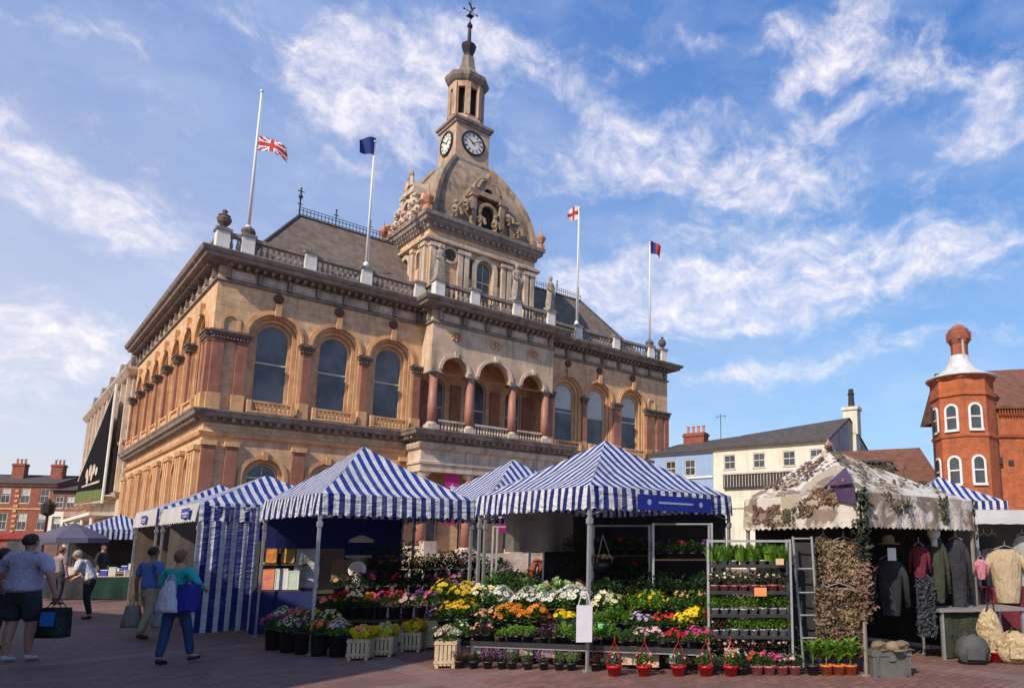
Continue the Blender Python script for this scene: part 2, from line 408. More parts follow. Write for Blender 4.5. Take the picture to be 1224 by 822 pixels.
# keystones
for pf, L in ((FR, left_w+right_w), (SD, [2.5+3.25*k for k in range(7)])):
    for a in L:
        pbox(tr, pf, a-.14, a+.14, 0, .24, 13.8, 14.45); pbox(tr, pf, a-.12, a+.12, 0, .17, 6.05, 6.5)
tr.build('arch_moulding', stone_trim, th)
rd = MB()
def roundel(mb, pf, a, z, r=.27, d=.14):
    c = [pf(a+r*math.cos(2*PI*i/12), d, z+r*math.sin(2*PI*i/12)) for i in range(12)]
    b = [pf(a+r*1.1*math.cos(2*PI*i/12), 0, z+r*1.1*math.sin(2*PI*i/12)) for i in range(12)]
    t = pf(a, d+.08, z)
    for i in range(12):
        j = (i+1)%12; mb.face([b[i], b[j], c[j], c[i]]); mb.face([c[i], c[j], t])
for a in left_w + right_w: roundel(rd, FR, a, 14.82, .24)
build_split(rd, 'roundel', M('dark_red_roundel', (.18,.07,.045), (.10,.04,.03), 6, .7), th)
# ---- pilasters and piers (upper)
pr = MB(); pc = MB(); cap = MB(); pd = MB()
def pilaster(pf, a0, a1, d=.2, z0=9.0, z1=12.05, m=pr, base=True):
    pbox(m, pf, a0, a1, 0, d, z0+.25, z1)
    if base: pbox(pd, pf, a0-.06, a1+.06, 0, d+.06, z0-.6, z0+.25)
    pbox(m, pf, a0-.03, a1+.03, 0, d+.03, z1-.12, z1-.04)
def capital(pf, a0, a1, z=12.05, d=.26):
    pbox(cap, pf, a0-.02, a1+.02, 0, d-.04, z, z+.2)
    pbox(cap, pf, a0-.09, a1+.09, 0, d+.05, z+.2, z+.34)
    pbox(cap, pf, a0-.14, a1+.14, 0, d+.11, z+.34, z+.44)
    x = a0
    while x < a1-.05:          # carved leaves
        pbox(cap, pf, x+.02, x+.11, d-.04, d+.03, z+.02, z+.17); x += .15
# corner bays
for (a0,a1) in ((-.0,.5),(1.1,1.55)): pilaster(FR, a0, a1)
capital(FR, -.05, 1.62)
for (a0,a1) in ((4.25,4.62),(7.4,7.77),(10.5,10.95)): pilaster(FR, a0, a1)
for (a0,a1) in ((4.14,4.72),(7.29,7.87),(10.44,11.0)): capital(FR, a0, a1)
for (a0,a1) in ((20.15,20.8),(23.48,23.8),(26.5,27.1),(29.95,30.4),(31.05,31.45),(31.95,32.4)): pilaster(FR, a0, a1)
for (a0,a1) in ((20.05,20.86),(23.43,23.83),(26.42,27.18),(29.8,32.42)): capital(FR, a0, a1)
for k in range(8):
    a = .85+3.25*k
    if k == 0: pilaster(SD, 0, .55); pilaster(SD, .82, 1.25); capital(SD, 0, 1.3)
    else:
        pbox(pc, SD, a-.33, a+.33, 0, .12, 8.75, 12.03)
        pilaster(SD, a-.2, a+.2, .26); capital(SD, a-.36, a+.36, d=.36)
# ---- ground storey pilasters
for (a0,a1) in ((0,.55),(1.05,1.55),(4.15,4.75),(7.3,7.9),(10.0,10.5)): pilaster(FR, a0, a1, .18, 1.6, 6.6); pbox(pc, FR, a0-.08, a1+.08, 0, .26, 6.6, 6.85)
for (a0,a1) in ((20.5,21.0),(23.4,23.95),(26.6,27.2),(30,30.4),(31,31.4),(31.9,32.4)): pilaster(FR, a0, a1, .18, 1.6, 6.6); pbox(pc, FR, a0-.08, a1+.08, 0, .26, 6.6, 6.85)
for k in range(8):
    a = .85+3.25*k
    for q in (-.62, -.05, .5):
        if a+q < .1: continue
        pbox(pc, SD, a+q-.14, a+q+.2, 0, .24, .9, 6.35); pbox(pc, SD, a+q-.2, a+q+.26, 0, .31, 6.35, 6.6); pbox(pd, SD, a+q-.2, a+q+.26, 0, .31, 2.2, 2.6)
build_split(pr, 'pilaster', red_stone, th); build_split(pc, 'pier', stone_trim, th); build_split(cap, 'capital', stone_dark, th); build_split(pd, 'plinth', stone_trim, th)
# ---- mouldings carried round the building
s1, s2, pj = 11.05, 19.95, 1.3
path = [(0,T),(0,0),(s1,0),(s1,-pj),(s2,-pj),(s2,0),(W,0),(W,T)]
mb = MB()
mb.sweep(path, [(0,15.98),(.16,16.0),(.2,16.08),(.75,16.14),(.8,16.3),(.92,16.34),(1.0,16.5),(1.0,16.56),(0,16.68)])
mb.sweep(path, [(0,15.12),(.12,15.16),(.12,15.24),(.05,15.30),(0,15.3)])
def along(path, step, fn, inset=.4):
    for p, q in zip(path, path[1:]):
        p = Vector(p); q = Vector(q); L = (q-p).length; d = (q-p)/L; n = Vector((d.y,-d.x)); k = max(1, round((L-2*inset)/step))
        for i in range(k+1): fn(p+d*(inset+(L-2*inset)*i/k), d, n)
def modil(p, d, n, o=.5, z0=15.88, z1=16.06, w=.13):
    a = p-d*w/2+n*.0; mb.prism([a, a+d*w, a+d*w+n*o, a+n*o], z0, z1)
along(path[:-1], .40, modil)
def brack(p, d, n): modil(p, d, n, .22, 15.32, 15.87, .18)
along(path[:-1], 1.56, brack)
mb.build('cornice', stone_grey, th)
fz = MB()
def panel(p, d, n):
    a = p-d*.58; mbq = fz; mbq.prism([a, a+d*1.16, a+d*1.16+n*.06, a+n*.06], 15.36, 15.84)
    a = p-d*.45; mbq.prism([a, a+d*.9, a+d*.9+n*.1, a+n*.1], 15.45, 15.75)
def mids(path, step, fn, inset=.4):
    for p, q in zip(path, path[1:]):
        p = Vector(p); q = Vector(q); L = (q-p).length; d = (q-p)/L; n = Vector((d.y,-d.x)); k = max(1, round((L-2*inset)/step))
        for i in range(k): fn(p+d*(inset+(L-2*inset)*(i+.5)/k), d, n) if L > 3 else None
mids(path[:-1], 1.56, panel); build_split(fz, 'frieze_panel', stone_pale, th)
mb = MB()
p2 = [(0,T),(0,0),(10.3,0),(10.3,-2.0),(20.7,-2.0),(20.7,0),(W,0),(W,T)]
mb.sweep(p2, [(0,7.75),(.1,7.8),(.15,7.95),(.5,8.05),(.55,8.2),(.62,8.3),(.62,8.36),(0,8.46)])
along(p2[:-1], .42, lambda p,d,n: modil(p, d, n, .38, 7.83, 8.03, .16))
mb.build('string_course', stone_grey, th)
mb = MB(); mb.sweep([(0,T),(0,0),(10.3,0)], [(0,7.05),(.14,7.1),(.2,7.28),(.1,7.36),(0,7.4)]); mb.sweep([(20.7,0),(W,0),(W,T)], [(0,7.05),(.14,7.1),(.2,7.28),(.1,7.36),(0,7.4)])
mb.sweep([(0,T),(0,0),(W,0),(W,T)], [(0,0),(.45,0),(.45,.8),(.3,.92),(0,1.0)]); mb.build('plinth_course', stone_trim, th)
# ---- window balconies
mb = MB()
for pf, L in ((FR, left_w+right_w), (SD, [2.5+3.25*k for k in range(7)])):
    for a in L:
        p0 = pf(a-.95,.28,0)[:2]; p1 = pf(a+.95,.28,0)[:2]
        balrow(mb, p0, p1, 8.55, 8.98, .2, .065); obar(mb, p0, p1, .2, 8.98, 9.08); obar(mb, p0, p1, .22, 8.44, 8.55)
        for e in (-1.02, 1.02): q = pf(a+e,.28,0); mb.box(q[0]-.1,q[0]+.1,q[1]-.12,q[1]+.12,8.44,9.1)
build_split(mb, 'window_balustrade', stone_trim, th)
# ---- portico, upper loggia
mb = MB()
PF = lambda a, d, z: FR(a, d, z, -pj)
arches = [(12.62,.86,12.3),(15.42,1.13,12.25),(18.33,.86,12.2)]
wallwin(mb, PF, s1, s2, 12.1, 15.25, [(a,h,12.1,z) for a,h,z in arches], .55)
wallwin(mb, lambda a,d,z: (a, -pj+.55-d, z), s1, s2, 12.1, 15.25, [(a,h,12.1,z) for a,h,z in arches], .01)
mb.face([(s1,-pj,12.1),(s1,0,12.1),(s1,0,16),(s1,-pj,16)]); mb.face([(s2,-pj,12.1),(s2,0,12.1),(s2,0,16),(s2,-pj,16)])
mb.box(s1+.02, s2-.02, -pj+.02, .1, 15.25, 16.0)
mb.face([(s1,-pj+.02,12.1),(s1,0,12.1),(s1+.1,0,12.1),(s1+.1,-pj+.02,12.1)])
mb.build('loggia_wall', M('tan_loggia_stone', (.68,.52,.37), (.50,.36,.24), 1.4, .85, .015, grime=.9), th)
mb = MB()
for a,h,z in arches: arcring(mb, PF, a, z, h+.01, h+.2, 0, .1); pbox(mb, PF, a-.12, a+.12, 0, .2, z+h, z+h+.38)
build_split(mb, 'loggia_arch_moulding', stone_pale, th)
mb = MB()
for a in (12.6, 15.4, 18.3):   # carved panels above the arches
    for k in range(9): 
        q = 2*PI*k/8 if k < 8 else 0; rr = .24 if k < 8 else 0
        c = PF(a+rr*math.cos(q)*1.3, .05, 14.55+rr*math.sin(q)); mb.sphere(c, .11, 4)
build_split(mb, 'carving', stone_trim, th)
# back wall of loggia, ceiling, doors
mb = MB(); FB = lambda a,d,z: FR(a,d,z,1.1)
wallwin(mb, FB, s1, s2, 8.3, 15.2, [(12.62,.62,8.4,11.7),(15.42,.8,8.4,11.9),(18.33,.62,8.4,11.7)], .3)
mb.face([(s1,0,8.3),(s1,1.1,8.3),(s1,1.1,15.2),(s1,0,15.2)]); mb.face([(s2,0,8.3),(s2,1.1,8.3),(s2,1.1,15.2),(s2,0,15.2)])
mb.face([(s1,-pj+.5,14.4),(s2,-pj+.5,14.4),(s2,1.1,14.4),(s1,1.1,14.4)])
mb.build('loggia_back_wall', stone, th)
for a,h,z in ((12.62,.6,11.7),(15.42,.78,11.9),(18.33,.6,11.7)): window(FB, a, h, 8.45, z, -.25, th, None, 2, name='french_window')
mb = MB()
for a in (11.6,13.95,16.85,19.4): pbox(mb, FB, a-.35, a+.35, 0, .15, 8.5, 12.0)
build_split(mb, 'loggia_pilaster', red_stone, th)
# columns
mbc = MB(); mbk = MB(); mbb = MB()
for a in (11.4, 13.84, 16.95, 19.55):
    y = -pj+.28
    mbc.lathe([(.27,0),(.275,1.0),(.235,3.05)], (a,y,9.0), 14)
    mbk.lathe([(.25,0),(.27,.08),(.34,.22),(.4,.3)], (a,y,12.04-.24), 12); mbk.box(a-.4,a+.4,y-.36,y+.36,12.03,12.12)
    mbb.box(a-.36,a+.36,y-.34,y+.34,8.42,8.86); mbb.lathe([(.36,0),(.36,.06),(.3,.1),(.3,.16)], (a,y,8.86), 12)
build_split(mbc, 'column', red_col, th, True); build_split(mbk, 'column_capital', stone_grey, th); build_split(mbb, 'column_base', stone_pale, th)
mb = MB()
for a0,a1 in ((11.75,13.5),(14.2,16.6),(17.3,19.2)):
    y = -pj+.2; balrow(mb, (a0,y), (a1,y), 8.55, 9.1, .2, .07); obar(mb, (a0,y), (a1,y), .24, 9.1, 9.22); obar(mb, (a0,y), (a1,y), .24, 8.42, 8.55)
build_split(mb, 'loggia_balustrade', stone_pale, th)
mb = MB(); mb.box(10.35, 20.65, -1.95, 1.05, 7.9, 8.4); mb.build('loggia_floor', stone_grey, th)
# ---- lower porch
mb = MB()
mb.sweep([(10.45,0),(10.45,-1.85),(20.55,-1.85),(20.55,0)], [(-.6,5.95),(0,5.95),(0,6.35),(.08,6.4),(.08,6.55),(.0,6.6),(0,7.2),(.15,7.3),(.22,7.5),(.22,7.6),(0,7.76),(-.6,7.76),(-.6,5.95)])
mb.build('porch_entablature', stone_pale, th)
mbc = MB(); mbb = MB()
for a in (10.85, 13.7, 17.1, 20.1):
    mbc.lathe([(.3,0),(.31,1.4),(.26,4.1)], (a,-1.5,1.55), 14)
    mbb.box(a-.42,a+.42,-1.92,-1.08,0,1.45); mbb.lathe([(.38,0),(.33,.1)], (a,-1.5,1.45), 12); mbb.lathe([(.27,0),(.36,.2),(.42,.27)], (a,-1.5,5.65), 12)
build_split(mbc, 'porch_column', red_col, th, True); build_split(mbb, 'porch_column_base', stone_pale, th)
mb = MB(); wallwin(mb, lambda a,d,z: FR(a,d,z,.9), 10.6, 20.4, 0, 8, [(12.3,.8,1.2,4.4),(15.45,1.0,1.2,4.4),(18.6,.8,1.2,4.4)], .4)
mb.face([(10.6,0,0),(10.6,.9,0),(10.6,.9,8),(10.6,0,8)]); mb.build('porch_wall', stone, th)
for a in (12.3, 15.45, 18.6): window(lambda q,d,z: FR(q,d,z,.9), a, .78, 1.25, 4.35, -.3, th, None, 2, name='entrance_door')
mb = MB()
for i in range(7): mb.box(9.9-.1*i, 21.1, -4.6+.42*i, .8, .17*i, .17*(i+1))
mb.build('entrance_steps', stone_pale, th)
mb = MB()
for a in (9.6, 21.3):
    obar(mb, (a,-5.0), (a,-.6), .4, 0, .9); balrow(mb, (a,-4.6), (a,-.8), .9, 1.5, .25, .08); obar(mb, (a,-5.0), (a,-.5), .36, 1.5, 1.65); mb.box(a-.35,a+.35,-5.4,-4.8,0,1.9)
for a0,a1 in ((2.0,9.2),(21.7,29)):
    obar(mb, (a0,-2.2), (a1,-2.2), .4, 0, .8); balrow(mb, (a0,-2.2), (a1,-2.2), .8, 1.45, .27, .08); obar(mb, (a0,-2.2), (a1,-2.2), .36, 1.45, 1.6)
build_split(mb, 'step_balustrade', stone_pale, th)
# pink banners in the porch
for (a0,a1,z0,z1,lab) in ((12.15,13.05,2.9,5.85,'pink'),(15.9,17.0,2.5,5.85,'pink')):
    b = MB(); n = 10
    for i in range(n):
        za, zb = z1-(z1-z0)*i/n, z1-(z1-z0)*(i+1)/n; ya, yb = -1.62-.03*math.sin(i), -1.62-.03*math.sin(i+1)
        b.face([(a0,ya,za),(a1,ya,za),(a1,yb,zb),(a0,yb,zb)])
    bo = b.build('banner', pinkm, th)
    st = MB(); c = ((a0+a1)/2, -1.69, z1-.75)
    pts = [(c[0]+(.26 if k%2==0 else .1)*math.sin(k*PI/5), c[1], c[2]+(.26 if k%2==0 else .1)*math.cos(k*PI/5)) for k in range(10)]
    st.face(pts); st.build('star', whitem, bo)
# ---- roof balustrade
mb = MB(); pedm = M('white_washed_pedestal', (.74,.71,.66), (.60,.57,.52), 3, .85, .01, grime=.25)
BZ0, BZ1 = 16.62, 17.85
ped_wing = [(.0,.1),(1.15,.1),(4.25,.1),(7.35,.1),(10.6,.1),(23.0,.1),(26.72,.1),(30.45,.1),(31.9,.1)]
ped_port = [(11.3,-1.2),(13.72,-1.2),(16.85,-1.2),(19.6,-1.2)]
def run(p0, p1):
    obar(mb, p0, p1, .34, BZ0, BZ0+.24); obar(mb, p0, p1, .34, BZ1-.24, BZ1-.04); balrow(mb, p0, p1, BZ0+.24, BZ1-.24, .27, .095)
for L in (ped_wing[:5], ped_wing[5:], ped_port):
    for p, q in zip(L, L[1:]): run((p[0]+.28,p[1]), (q[0]-.28,q[1]))
run((20.1,.1),(22.7,.1)); run((11.1,-.9),(11.1,.1)); run((19.8,-.9),(19.8,.1))
sp = [(0.0, .1+3.05*k) for k in range(9)]
for p, q in zip(sp, sp[1:]): run((p[0],p[1]+.28),(q[0],q[1]-.28))
mb.build('roof_balustrade', stone_grey, th)
for p in ped_wing + ped_port + sp[1:]:
    m = MB(); m.box(p[0]-.3,p[0]+.3,p[1]-.3,p[1]+.3,BZ0,BZ1-.08); 
    po = m.build('pedestal', pedm, th)
    m = MB(); m.box(p[0]-.37,p[0]+.37,p[1]-.37,p[1]+.37,BZ1-.08,BZ1+.06); m.box(p[0]-.25,p[0]+.25,p[1]-.25,p[1]+.25,BZ1+.06,BZ1+.13); m.build('coping', stone_grey, po)
fin = MB()
for p in (ped_wing[0], ped_wing[-1]):
    fin.lathe([(.2,0),(.12,.08),(.3,.3),(.36,.5),(.24,.62),(.3,.68),(.1,.8),(.14,.95),(.02,1.05)], (p[0],p[1],BZ1+.13), 10)
for p in (ped_wing[1], ped_wing[7]): fin.lathe([(.3,0),(.36,.18),(.3,.32),(.16,.42),(.1,.5)], (p[0],p[1],BZ1+.13), 8)
build_split(fin, 'finial', stone_dark, th)
# ---- roofs
def hip(s0, s1_, t0, t1, zb, zr, r0, r1, name='roof'):
    m = MB(); tm = (t0+t1)/2; a=(s0,t0,zb); b=(s1_,t0,zb); c=(s1_,t1,zb); d=(s0,t1,zb); e=(r0,tm,zr); f=(r1,tm,zr)
    m.face([a,b,f,e]); m.face([b,c,f]); m.face([c,d,e,f]); m.face([d,a,e]); o = m.build(name, tile, th)
    h = MB()
    for p, q in ((a,e),(b,f),(c,f),(d,e),(e,f)): h.tube([p,q], .1, 6)
    h.build('hip_tiles', lead_d, o); return o
hip(1.0, W-1.0, 1.0, 9.4, 16.7, 22.2, 4.9, 27.2)
hip(1.0, W-1.0, 9.5, T-1, 16.7, 21.0, 7, 25.5)
mb = MB(); mb.box(.3, W-.3, .4, T-.3, 16.5, 16.72); mb.build('gutter_flat', lead_d, th)
cr = MB(); x = 4.9
while x < 27.3:
    big = abs((x-4.9)/2.2 - round((x-4.9)/2.2)) < .02
    cr.tube([(x,5.2,22.2),(x,5.2,22.2+(1.15 if big else .55))], .035 if big else .022, 5)
    if big: cr.cbox((x,5.2,23.0),(.3,.04,.05)); cr.sphere((x,5.2,23.35),.07,4)
    x += .22
for z in (22.35,22.62,22.8): cr.tube([(4.9,5.2,z),(27.2,5.2,z)], .022, 4)
cr.tube([(4.9,5.2,22.2),(4.9,5.2,24.1)], .05, 5); cr.sphere((4.9,5.2,23.5),.14,5); cr.cbox((4.9,5.2,23.85),(.4,.05,.05))
cr.build('iron_cresting', ironm, th)
# ================================================================ clock tower (part of the hall)
S0, S1, T0, T1 = 11.3, 19.35, .5, 7.0
mb = MB(); TF = lambda a,d,z: FR(a,d,z,T0); TS = lambda a,d,z: (S0-d, a, z)
wallwin(mb, TF, S0, S1, 16.7, 21.9, [(15.35,.62,17.9,20.2)], .4)
wallwin(mb, TS, T0, T1, 16.7, 21.9, [(3.75,.5,17.9,20.2)], .4)
mb.face([(S1,T0,16.7),(S1,T1,16.7),(S1,T1,21.9),(S1,T0,21.9)]); mb.face([(S0,T1,16.7),(S1,T1,16.7),(S1,T1,21.9),(S0,T1,21.9)])
mb.box(S0+.02,S1-.02,T0+.02,T1-.02,21.88,22.2)
mb.build('tower_wall', stone, th)
window(TF, 15.35, .6, 17.95, 20.2, -.3, th, None, 2); window(TS, 3.75, .48, 17.95, 20.2, -.3, th, None, 2)
mb = MB(); arcring(mb, TF, 15.35, 20.2, .64, .95, 0, .14, 17.9); arcring(mb, TS, 3.75, 20.2, .52, .8, 0, .12, 17.9)
for a in (11.55,12.05,13.5,13.95,16.75,17.2,18.6,19.1): pbox(mb, TF, a-.16, a+.16, 0, .2, 17.2, 21.0); pbox(mb, TF, a-.23, a+.23, 0, .27, 20.75, 21.0); pbox(mb, TF, a-.2, a+.2, 0, .25, 17.2, 17.6)
for a in (12.25,19.0): pass
for a in (.75,1.2,2.5,5.0,6.3,6.75): pbox(mb, TS, a-.16, a+.16, 0, .2, 17.2, 21.0); pbox(mb, TS, a-.23, a+.23, 0, .27, 20.75, 21.0)
mb.sweep([(S0,T1),(S0,T0),(S1,T0),(S1,T1)], [(0,21.12),(.3,21.16),(.32,21.3),(.12,21.36),(.12,21.5),(0,21.55)])
build_split(mb, 'tower_pilaster', stone_pale, th)
mb = MB()
for a in (12.78, 17.9):   # round-headed niches with a roundel above
    arcring(mb, TF, a, 20.5, .42, .58, 0, .12); arcring(mb, lambda q,d,z: TF(q,d,41-z), a, 20.5, .42, .58, 0, .12)
for a in (1.7, 5.8): arcring(mb, TS, a, 20.3, .34, .48, 0, .1, 19.6)
build_split(mb, 'niche_moulding', stone_pale, th)
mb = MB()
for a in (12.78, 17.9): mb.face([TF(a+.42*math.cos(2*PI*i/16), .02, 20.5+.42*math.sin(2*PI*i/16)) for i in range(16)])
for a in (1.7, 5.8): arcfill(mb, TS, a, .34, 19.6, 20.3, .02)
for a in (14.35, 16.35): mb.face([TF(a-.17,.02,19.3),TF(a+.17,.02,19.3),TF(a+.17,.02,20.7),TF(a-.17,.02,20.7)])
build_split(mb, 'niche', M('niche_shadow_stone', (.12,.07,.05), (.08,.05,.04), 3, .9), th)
mb = MB(); tp = [(S0,T1),(S0,T0),(S1,T0),(S1,T1)]
mb.sweep(tp, [(0,21.9),(.12,22.0),(.14,22.2),(.4,22.4),(.44,22.62),(.54,22.7),(.56,22.95),(0,23.1),(-.3,23.1),(-.3,21.9)], closed=True)
along(tp[:-1], .42, lambda p,d,n: modil(p, d, n, .34, 22.12, 22.38, .13), .2)
mb.build('tower_cornice', stone_grey, th)
# dome: square plan, convex outline
CS, CT = 15.4, 4.15
def rect(k):  # k 0 at the foot, 1 at the clock stage
    e = (math.cos(k*PI/2*.93))**.9 if k < 1 else (math.cos(PI/2*.93))**.9
    e0 = (math.cos(PI/2*.93))**.9
    f = (e-e0)/(1-e0)
    a0 = 13.9+(S0+.25-13.9)*f; a1 = 16.65+(S1-.1-16.65)*f; b0 = 2.75+(T0+.1-2.75)*f; b1 = 5.6+(T1-.1-5.6)*f
    return a0,a1,b0,b1, 23.05+5.95*k
N = 14; rings = [rect(i/N) for i in range(N+1)]
mb = MB()
for r, q in zip(rings, rings[1:]):
    A = [(r[0],r[2],r[4]),(r[1],r[2],r[4]),(r[1],r[3],r[4]),(r[0],r[3],r[4])]; Bq = [(q[0],q[2],q[4]),(q[1],q[2],q[4]),(q[1],q[3],q[4]),(q[0],q[3],q[4])]
    for i in range(4): mb.face([A[i],A[(i+1)%4],Bq[(i+1)%4],Bq[i]])
mb.build('dome', lead, th)
mb = MB()
for ix, iy in ((0,2),(1,2),(1,3),(0,3)): mb.tube([(r[ix],r[iy],r[4]) for r in rings], .3, 6, .22)
mb.build('dome_rib', lead, th)
# dormer groups on the dome
def dormer(pf, c, w):
    m = MB()
    for e in (-1,1):
        pbox(m, pf, c+e*w*.62-.17, c+e*w*.62+.17, -.9, .25, 23.1, 25.2); pbox(m, pf, c+e*w*.62-.26, c+e*w*.62+.26, -.9, .33, 25.2, 25.4)
        pbox(m, pf, c+e*w*1.15-.22, c+e*w*1.15+.22, -.5, .1, 23.1, 24.1)
    pbox(m, pf, c-w*.8, c+w*.8, -1.3, .2, 25.4, 25.75)
    arcring(m, pf, c, 25.75, .35, w*.62, -1.4, .15); arcring(m, pf, c, 24.3, .5, .72, -.2, .22, 23.1)
    for e in (-1,1):
        for q, zz in ((.92,24.1),(.34,23.3),(1.35,23.4)):   # seated figures
            m.sphere(pf(c+e*w*q,.12,zz+.35), .27, 6, 1.4); m.sphere(pf(c+e*w*q,.14,zz+.9), .15, 6); m.tube([pf(c+e*w*q,.15,zz+.6), pf(c+e*w*q+.25,.35,zz+.35), pf(c+e*w*q+.3,.4,zz)], .1, 5); m.tube([pf(c+e*w*q,.15,zz+.6), pf(c+e*w*q-.25,.3,zz+.3)], .09, 5); m.tube([pf(c+e*w*q-.1,.2,zz+.15), pf(c+e*w*q-.1,.5,zz+.05), pf(c+e*w*q-.12,.45,zz-.3)], .12, 5)
        m.tube([pf(c+e*w*1.45,-.2,23.2), pf(c+e*w*1.3,-.3,24.0), pf(c+e*w*1.0,-.4,24.7), pf(c+e*w*.8,-.5,25.3)], .16, 6)
        m.tube([pf(c+e*w*.5,.15,25.85), pf(c+e*w*.3,.1,26.5), pf(c,.0,26.8)], .13, 5)
    m.sphere(pf(c,0,27.0), .2, 6, 1.5)
    return m
for pf, c, w in ((TF,15.35,1.75),(TS,3.75,1.15)):
    o = dormer(pf, c, w).build('dormer', stone_pale if pf is TS else lead, th)
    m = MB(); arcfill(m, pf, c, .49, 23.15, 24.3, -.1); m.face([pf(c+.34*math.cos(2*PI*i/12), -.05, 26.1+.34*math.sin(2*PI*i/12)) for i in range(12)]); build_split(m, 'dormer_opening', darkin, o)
mb = MB()
pot = [(.12,0),(.12,.1),(.2,.2),(.34,.5),(.36,.62),(.15,.72),(.12,.85),(.05,1.0),(.02,1.5)]
for p in ((S0-.3,T0-.3),(S1+.3,T0-.3),(S0-.3,T1+.2),(S1+.3,T1+.2)): mb.lathe([(.3,0),(.3,.3)], (p[0],p[1],22.95), 6); mb.lathe(pot, (p[0],p[1],23.25), 10)
for t in (1.0,3.75,6.4): mb.lathe([(.3,0),(.24,.5),(.5,.75),(.5,.85),(.25,.9),(.1,1.15)], (S0-.05,t,23.1), 8)
build_split(mb, 'urn_finial', terra, th)
# clock stage
C0,C1,D0,D1 = 13.95,16.6,2.8,5.45
mb = MB(); mb.box(C0,C1,D0,D1,28.9,32.0); mb.build('clock_stage', stone_tower, th)
cp = [(C0,D1),(C0,D0),(C1,D0),(C1,D1)]
mb = MB(); mb.sweep(cp, [(0,28.75),(.22,28.75),(.2,28.95),(.12,29.1),(0,29.12)], True); mb.sweep(cp, [(0,31.75),(.1,31.8),(.12,31.95),(.22,32.02),(.24,32.2),(0,32.4),(-.8,32.5)], True)
build_split(mb, 'clock_stage_cornice', stone_grey, th)
def clock(pf, c, z=30.55, r=.79):
    m = MB(); n = 32
    m.face([pf(c+r*math.cos(2*PI*i/n), .06, z+r*math.sin(2*PI*i/n)) for i in range(n)]); face = m.build('clock_face', clockw, th)
    m = MB()
    for r0, r1, d in ((r, r+.13, .12),(r*.62,r*.645,.075)):
        for i in range(n):
            q0, q1 = 2*PI*i/n, 2*PI*(i+1)/n
            P = [pf(c+a*math.cos(q), dd, z+a*math.sin(q)) for a, q, dd in ((r0,q0,d),(r0,q1,d),(r1,q1,d),(r1,q0,d))]; m.face(P)
            if r0 == r: m.face([P[3], P[2], pf(c+r1*math.cos(q1),0,z+r1*math.sin(q1)), pf(c+r1*math.cos(q0),0,z+r1*math.sin(q0))])
    build_split(m, 'clock_rim', ironm, face)
    m = MB()
    def bar(ang, r0, r1, w, d):
        ca, sa = math.sin(ang), math.cos(ang)
        m.face([pf(c+ca*r0-sa*w, d, z+sa*r0+ca*w), pf(c+ca*r0+sa*w, d, z+sa*r0-ca*w), pf(c+ca*r1+sa*w, d, z+sa*r1-ca*w), pf(c+ca*r1-sa*w, d, z+sa*r1+ca*w)])
    for h in range(12): 
        for k in ((-.045,0,.045) if h in (0,3,4,8,7) else (-.025,.03)): bar(2*PI*h/12+k*1.2, r*.68, r*.93, .016, .08)
    m.build('numerals', ironm, face)
    m = MB(); bar(R(305), -.1, r*.55, .045, .095); bar(R(55), -.12, r*.85, .03, .1); m.build('clock_hands', ironm, face)
clock(lambda a,d,z: FR(a,d,z,D0), (C0+C1)/2); clock(lambda a,d,z: (C0-d,a,z), (D0+D1)/2)
# belvedere octagon
cx0, cy0 = (C0+C1)/2, (D0+D1)/2
mb = MB(); rr = 1.28
mb.lathe([(rr+.1,0),(rr+.1,.3),(rr,.4),(rr,.55)], (cx0,cy0,32.3), 8, PI/8)
for i in range(8):
    q = PI/8+2*PI*i/8; mb.cbox((cx0+(rr-.12)*math.cos(q), cy0+(rr-.12)*math.sin(q), 34.1), (.3,.34,2.6), q)
    q2 = q+PI/8; ap = rr*math.cos(PI/8)
    for zz, hh in ((35.3,.5),): mb.cbox((cx0+(ap-.12)*math.cos(q2), cy0+(ap-.12)*math.sin(q2), zz), (.22,1.0,hh), q2)
    for e in (-.33,.33): mb.cbox((cx0+(ap-.12)*math.cos(q2)-e*math.sin(q2), cy0+(ap-.12)*math.sin(q2)+e*math.cos(q2), 34.0), (.2,.16,2.5), q2)
mb.build('belvedere', stone_tower, th)
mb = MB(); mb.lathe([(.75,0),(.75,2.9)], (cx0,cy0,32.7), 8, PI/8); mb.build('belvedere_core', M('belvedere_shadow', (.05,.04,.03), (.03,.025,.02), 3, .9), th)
mb = MB(); mb.lathe([(rr,35.5),(rr+.12,35.6),(rr+.3,35.85),(rr+.36,36.1),(rr+.2,36.25),(1.0,36.6),(.62,37.1),(.48,37.7),(.42,38.2)], (cx0,cy0,0), 8, PI/8)
mb.build('cupola', stone_grey, th)
mb = MB(); mb.lathe([(.42,38.2),(.36,38.25),(.34,38.45),(.5,38.9),(.56,39.2),(.4,39.35),(.2,39.45),(.15,39.6),(.09,41.2)], (cx0,cy0,0), 10)
mb.sphere((cx0,cy0,40.9), .22, 6); mb.tube([(cx0,cy0,41),(cx0,cy0,43.4)], .05, 6, .02)
for q in (0, PI/2, PI, 3*PI/2):
    mb.tube([(cx0,cy0,42.1),(cx0+.55*math.cos(q),cy0+.55*math.sin(q),42.1)], .035, 4); mb.sphere((cx0+.55*math.cos(q),cy0+.55*math.sin(q),42.1), .08, 4)
mb.cbox((cx0,cy0,42.6), (.9,.03,.22), R(40)); mb.cbox((cx0,cy0,41.75), (.4,.4,.08), 0)
mb.build('weather_vane', ironm, th)
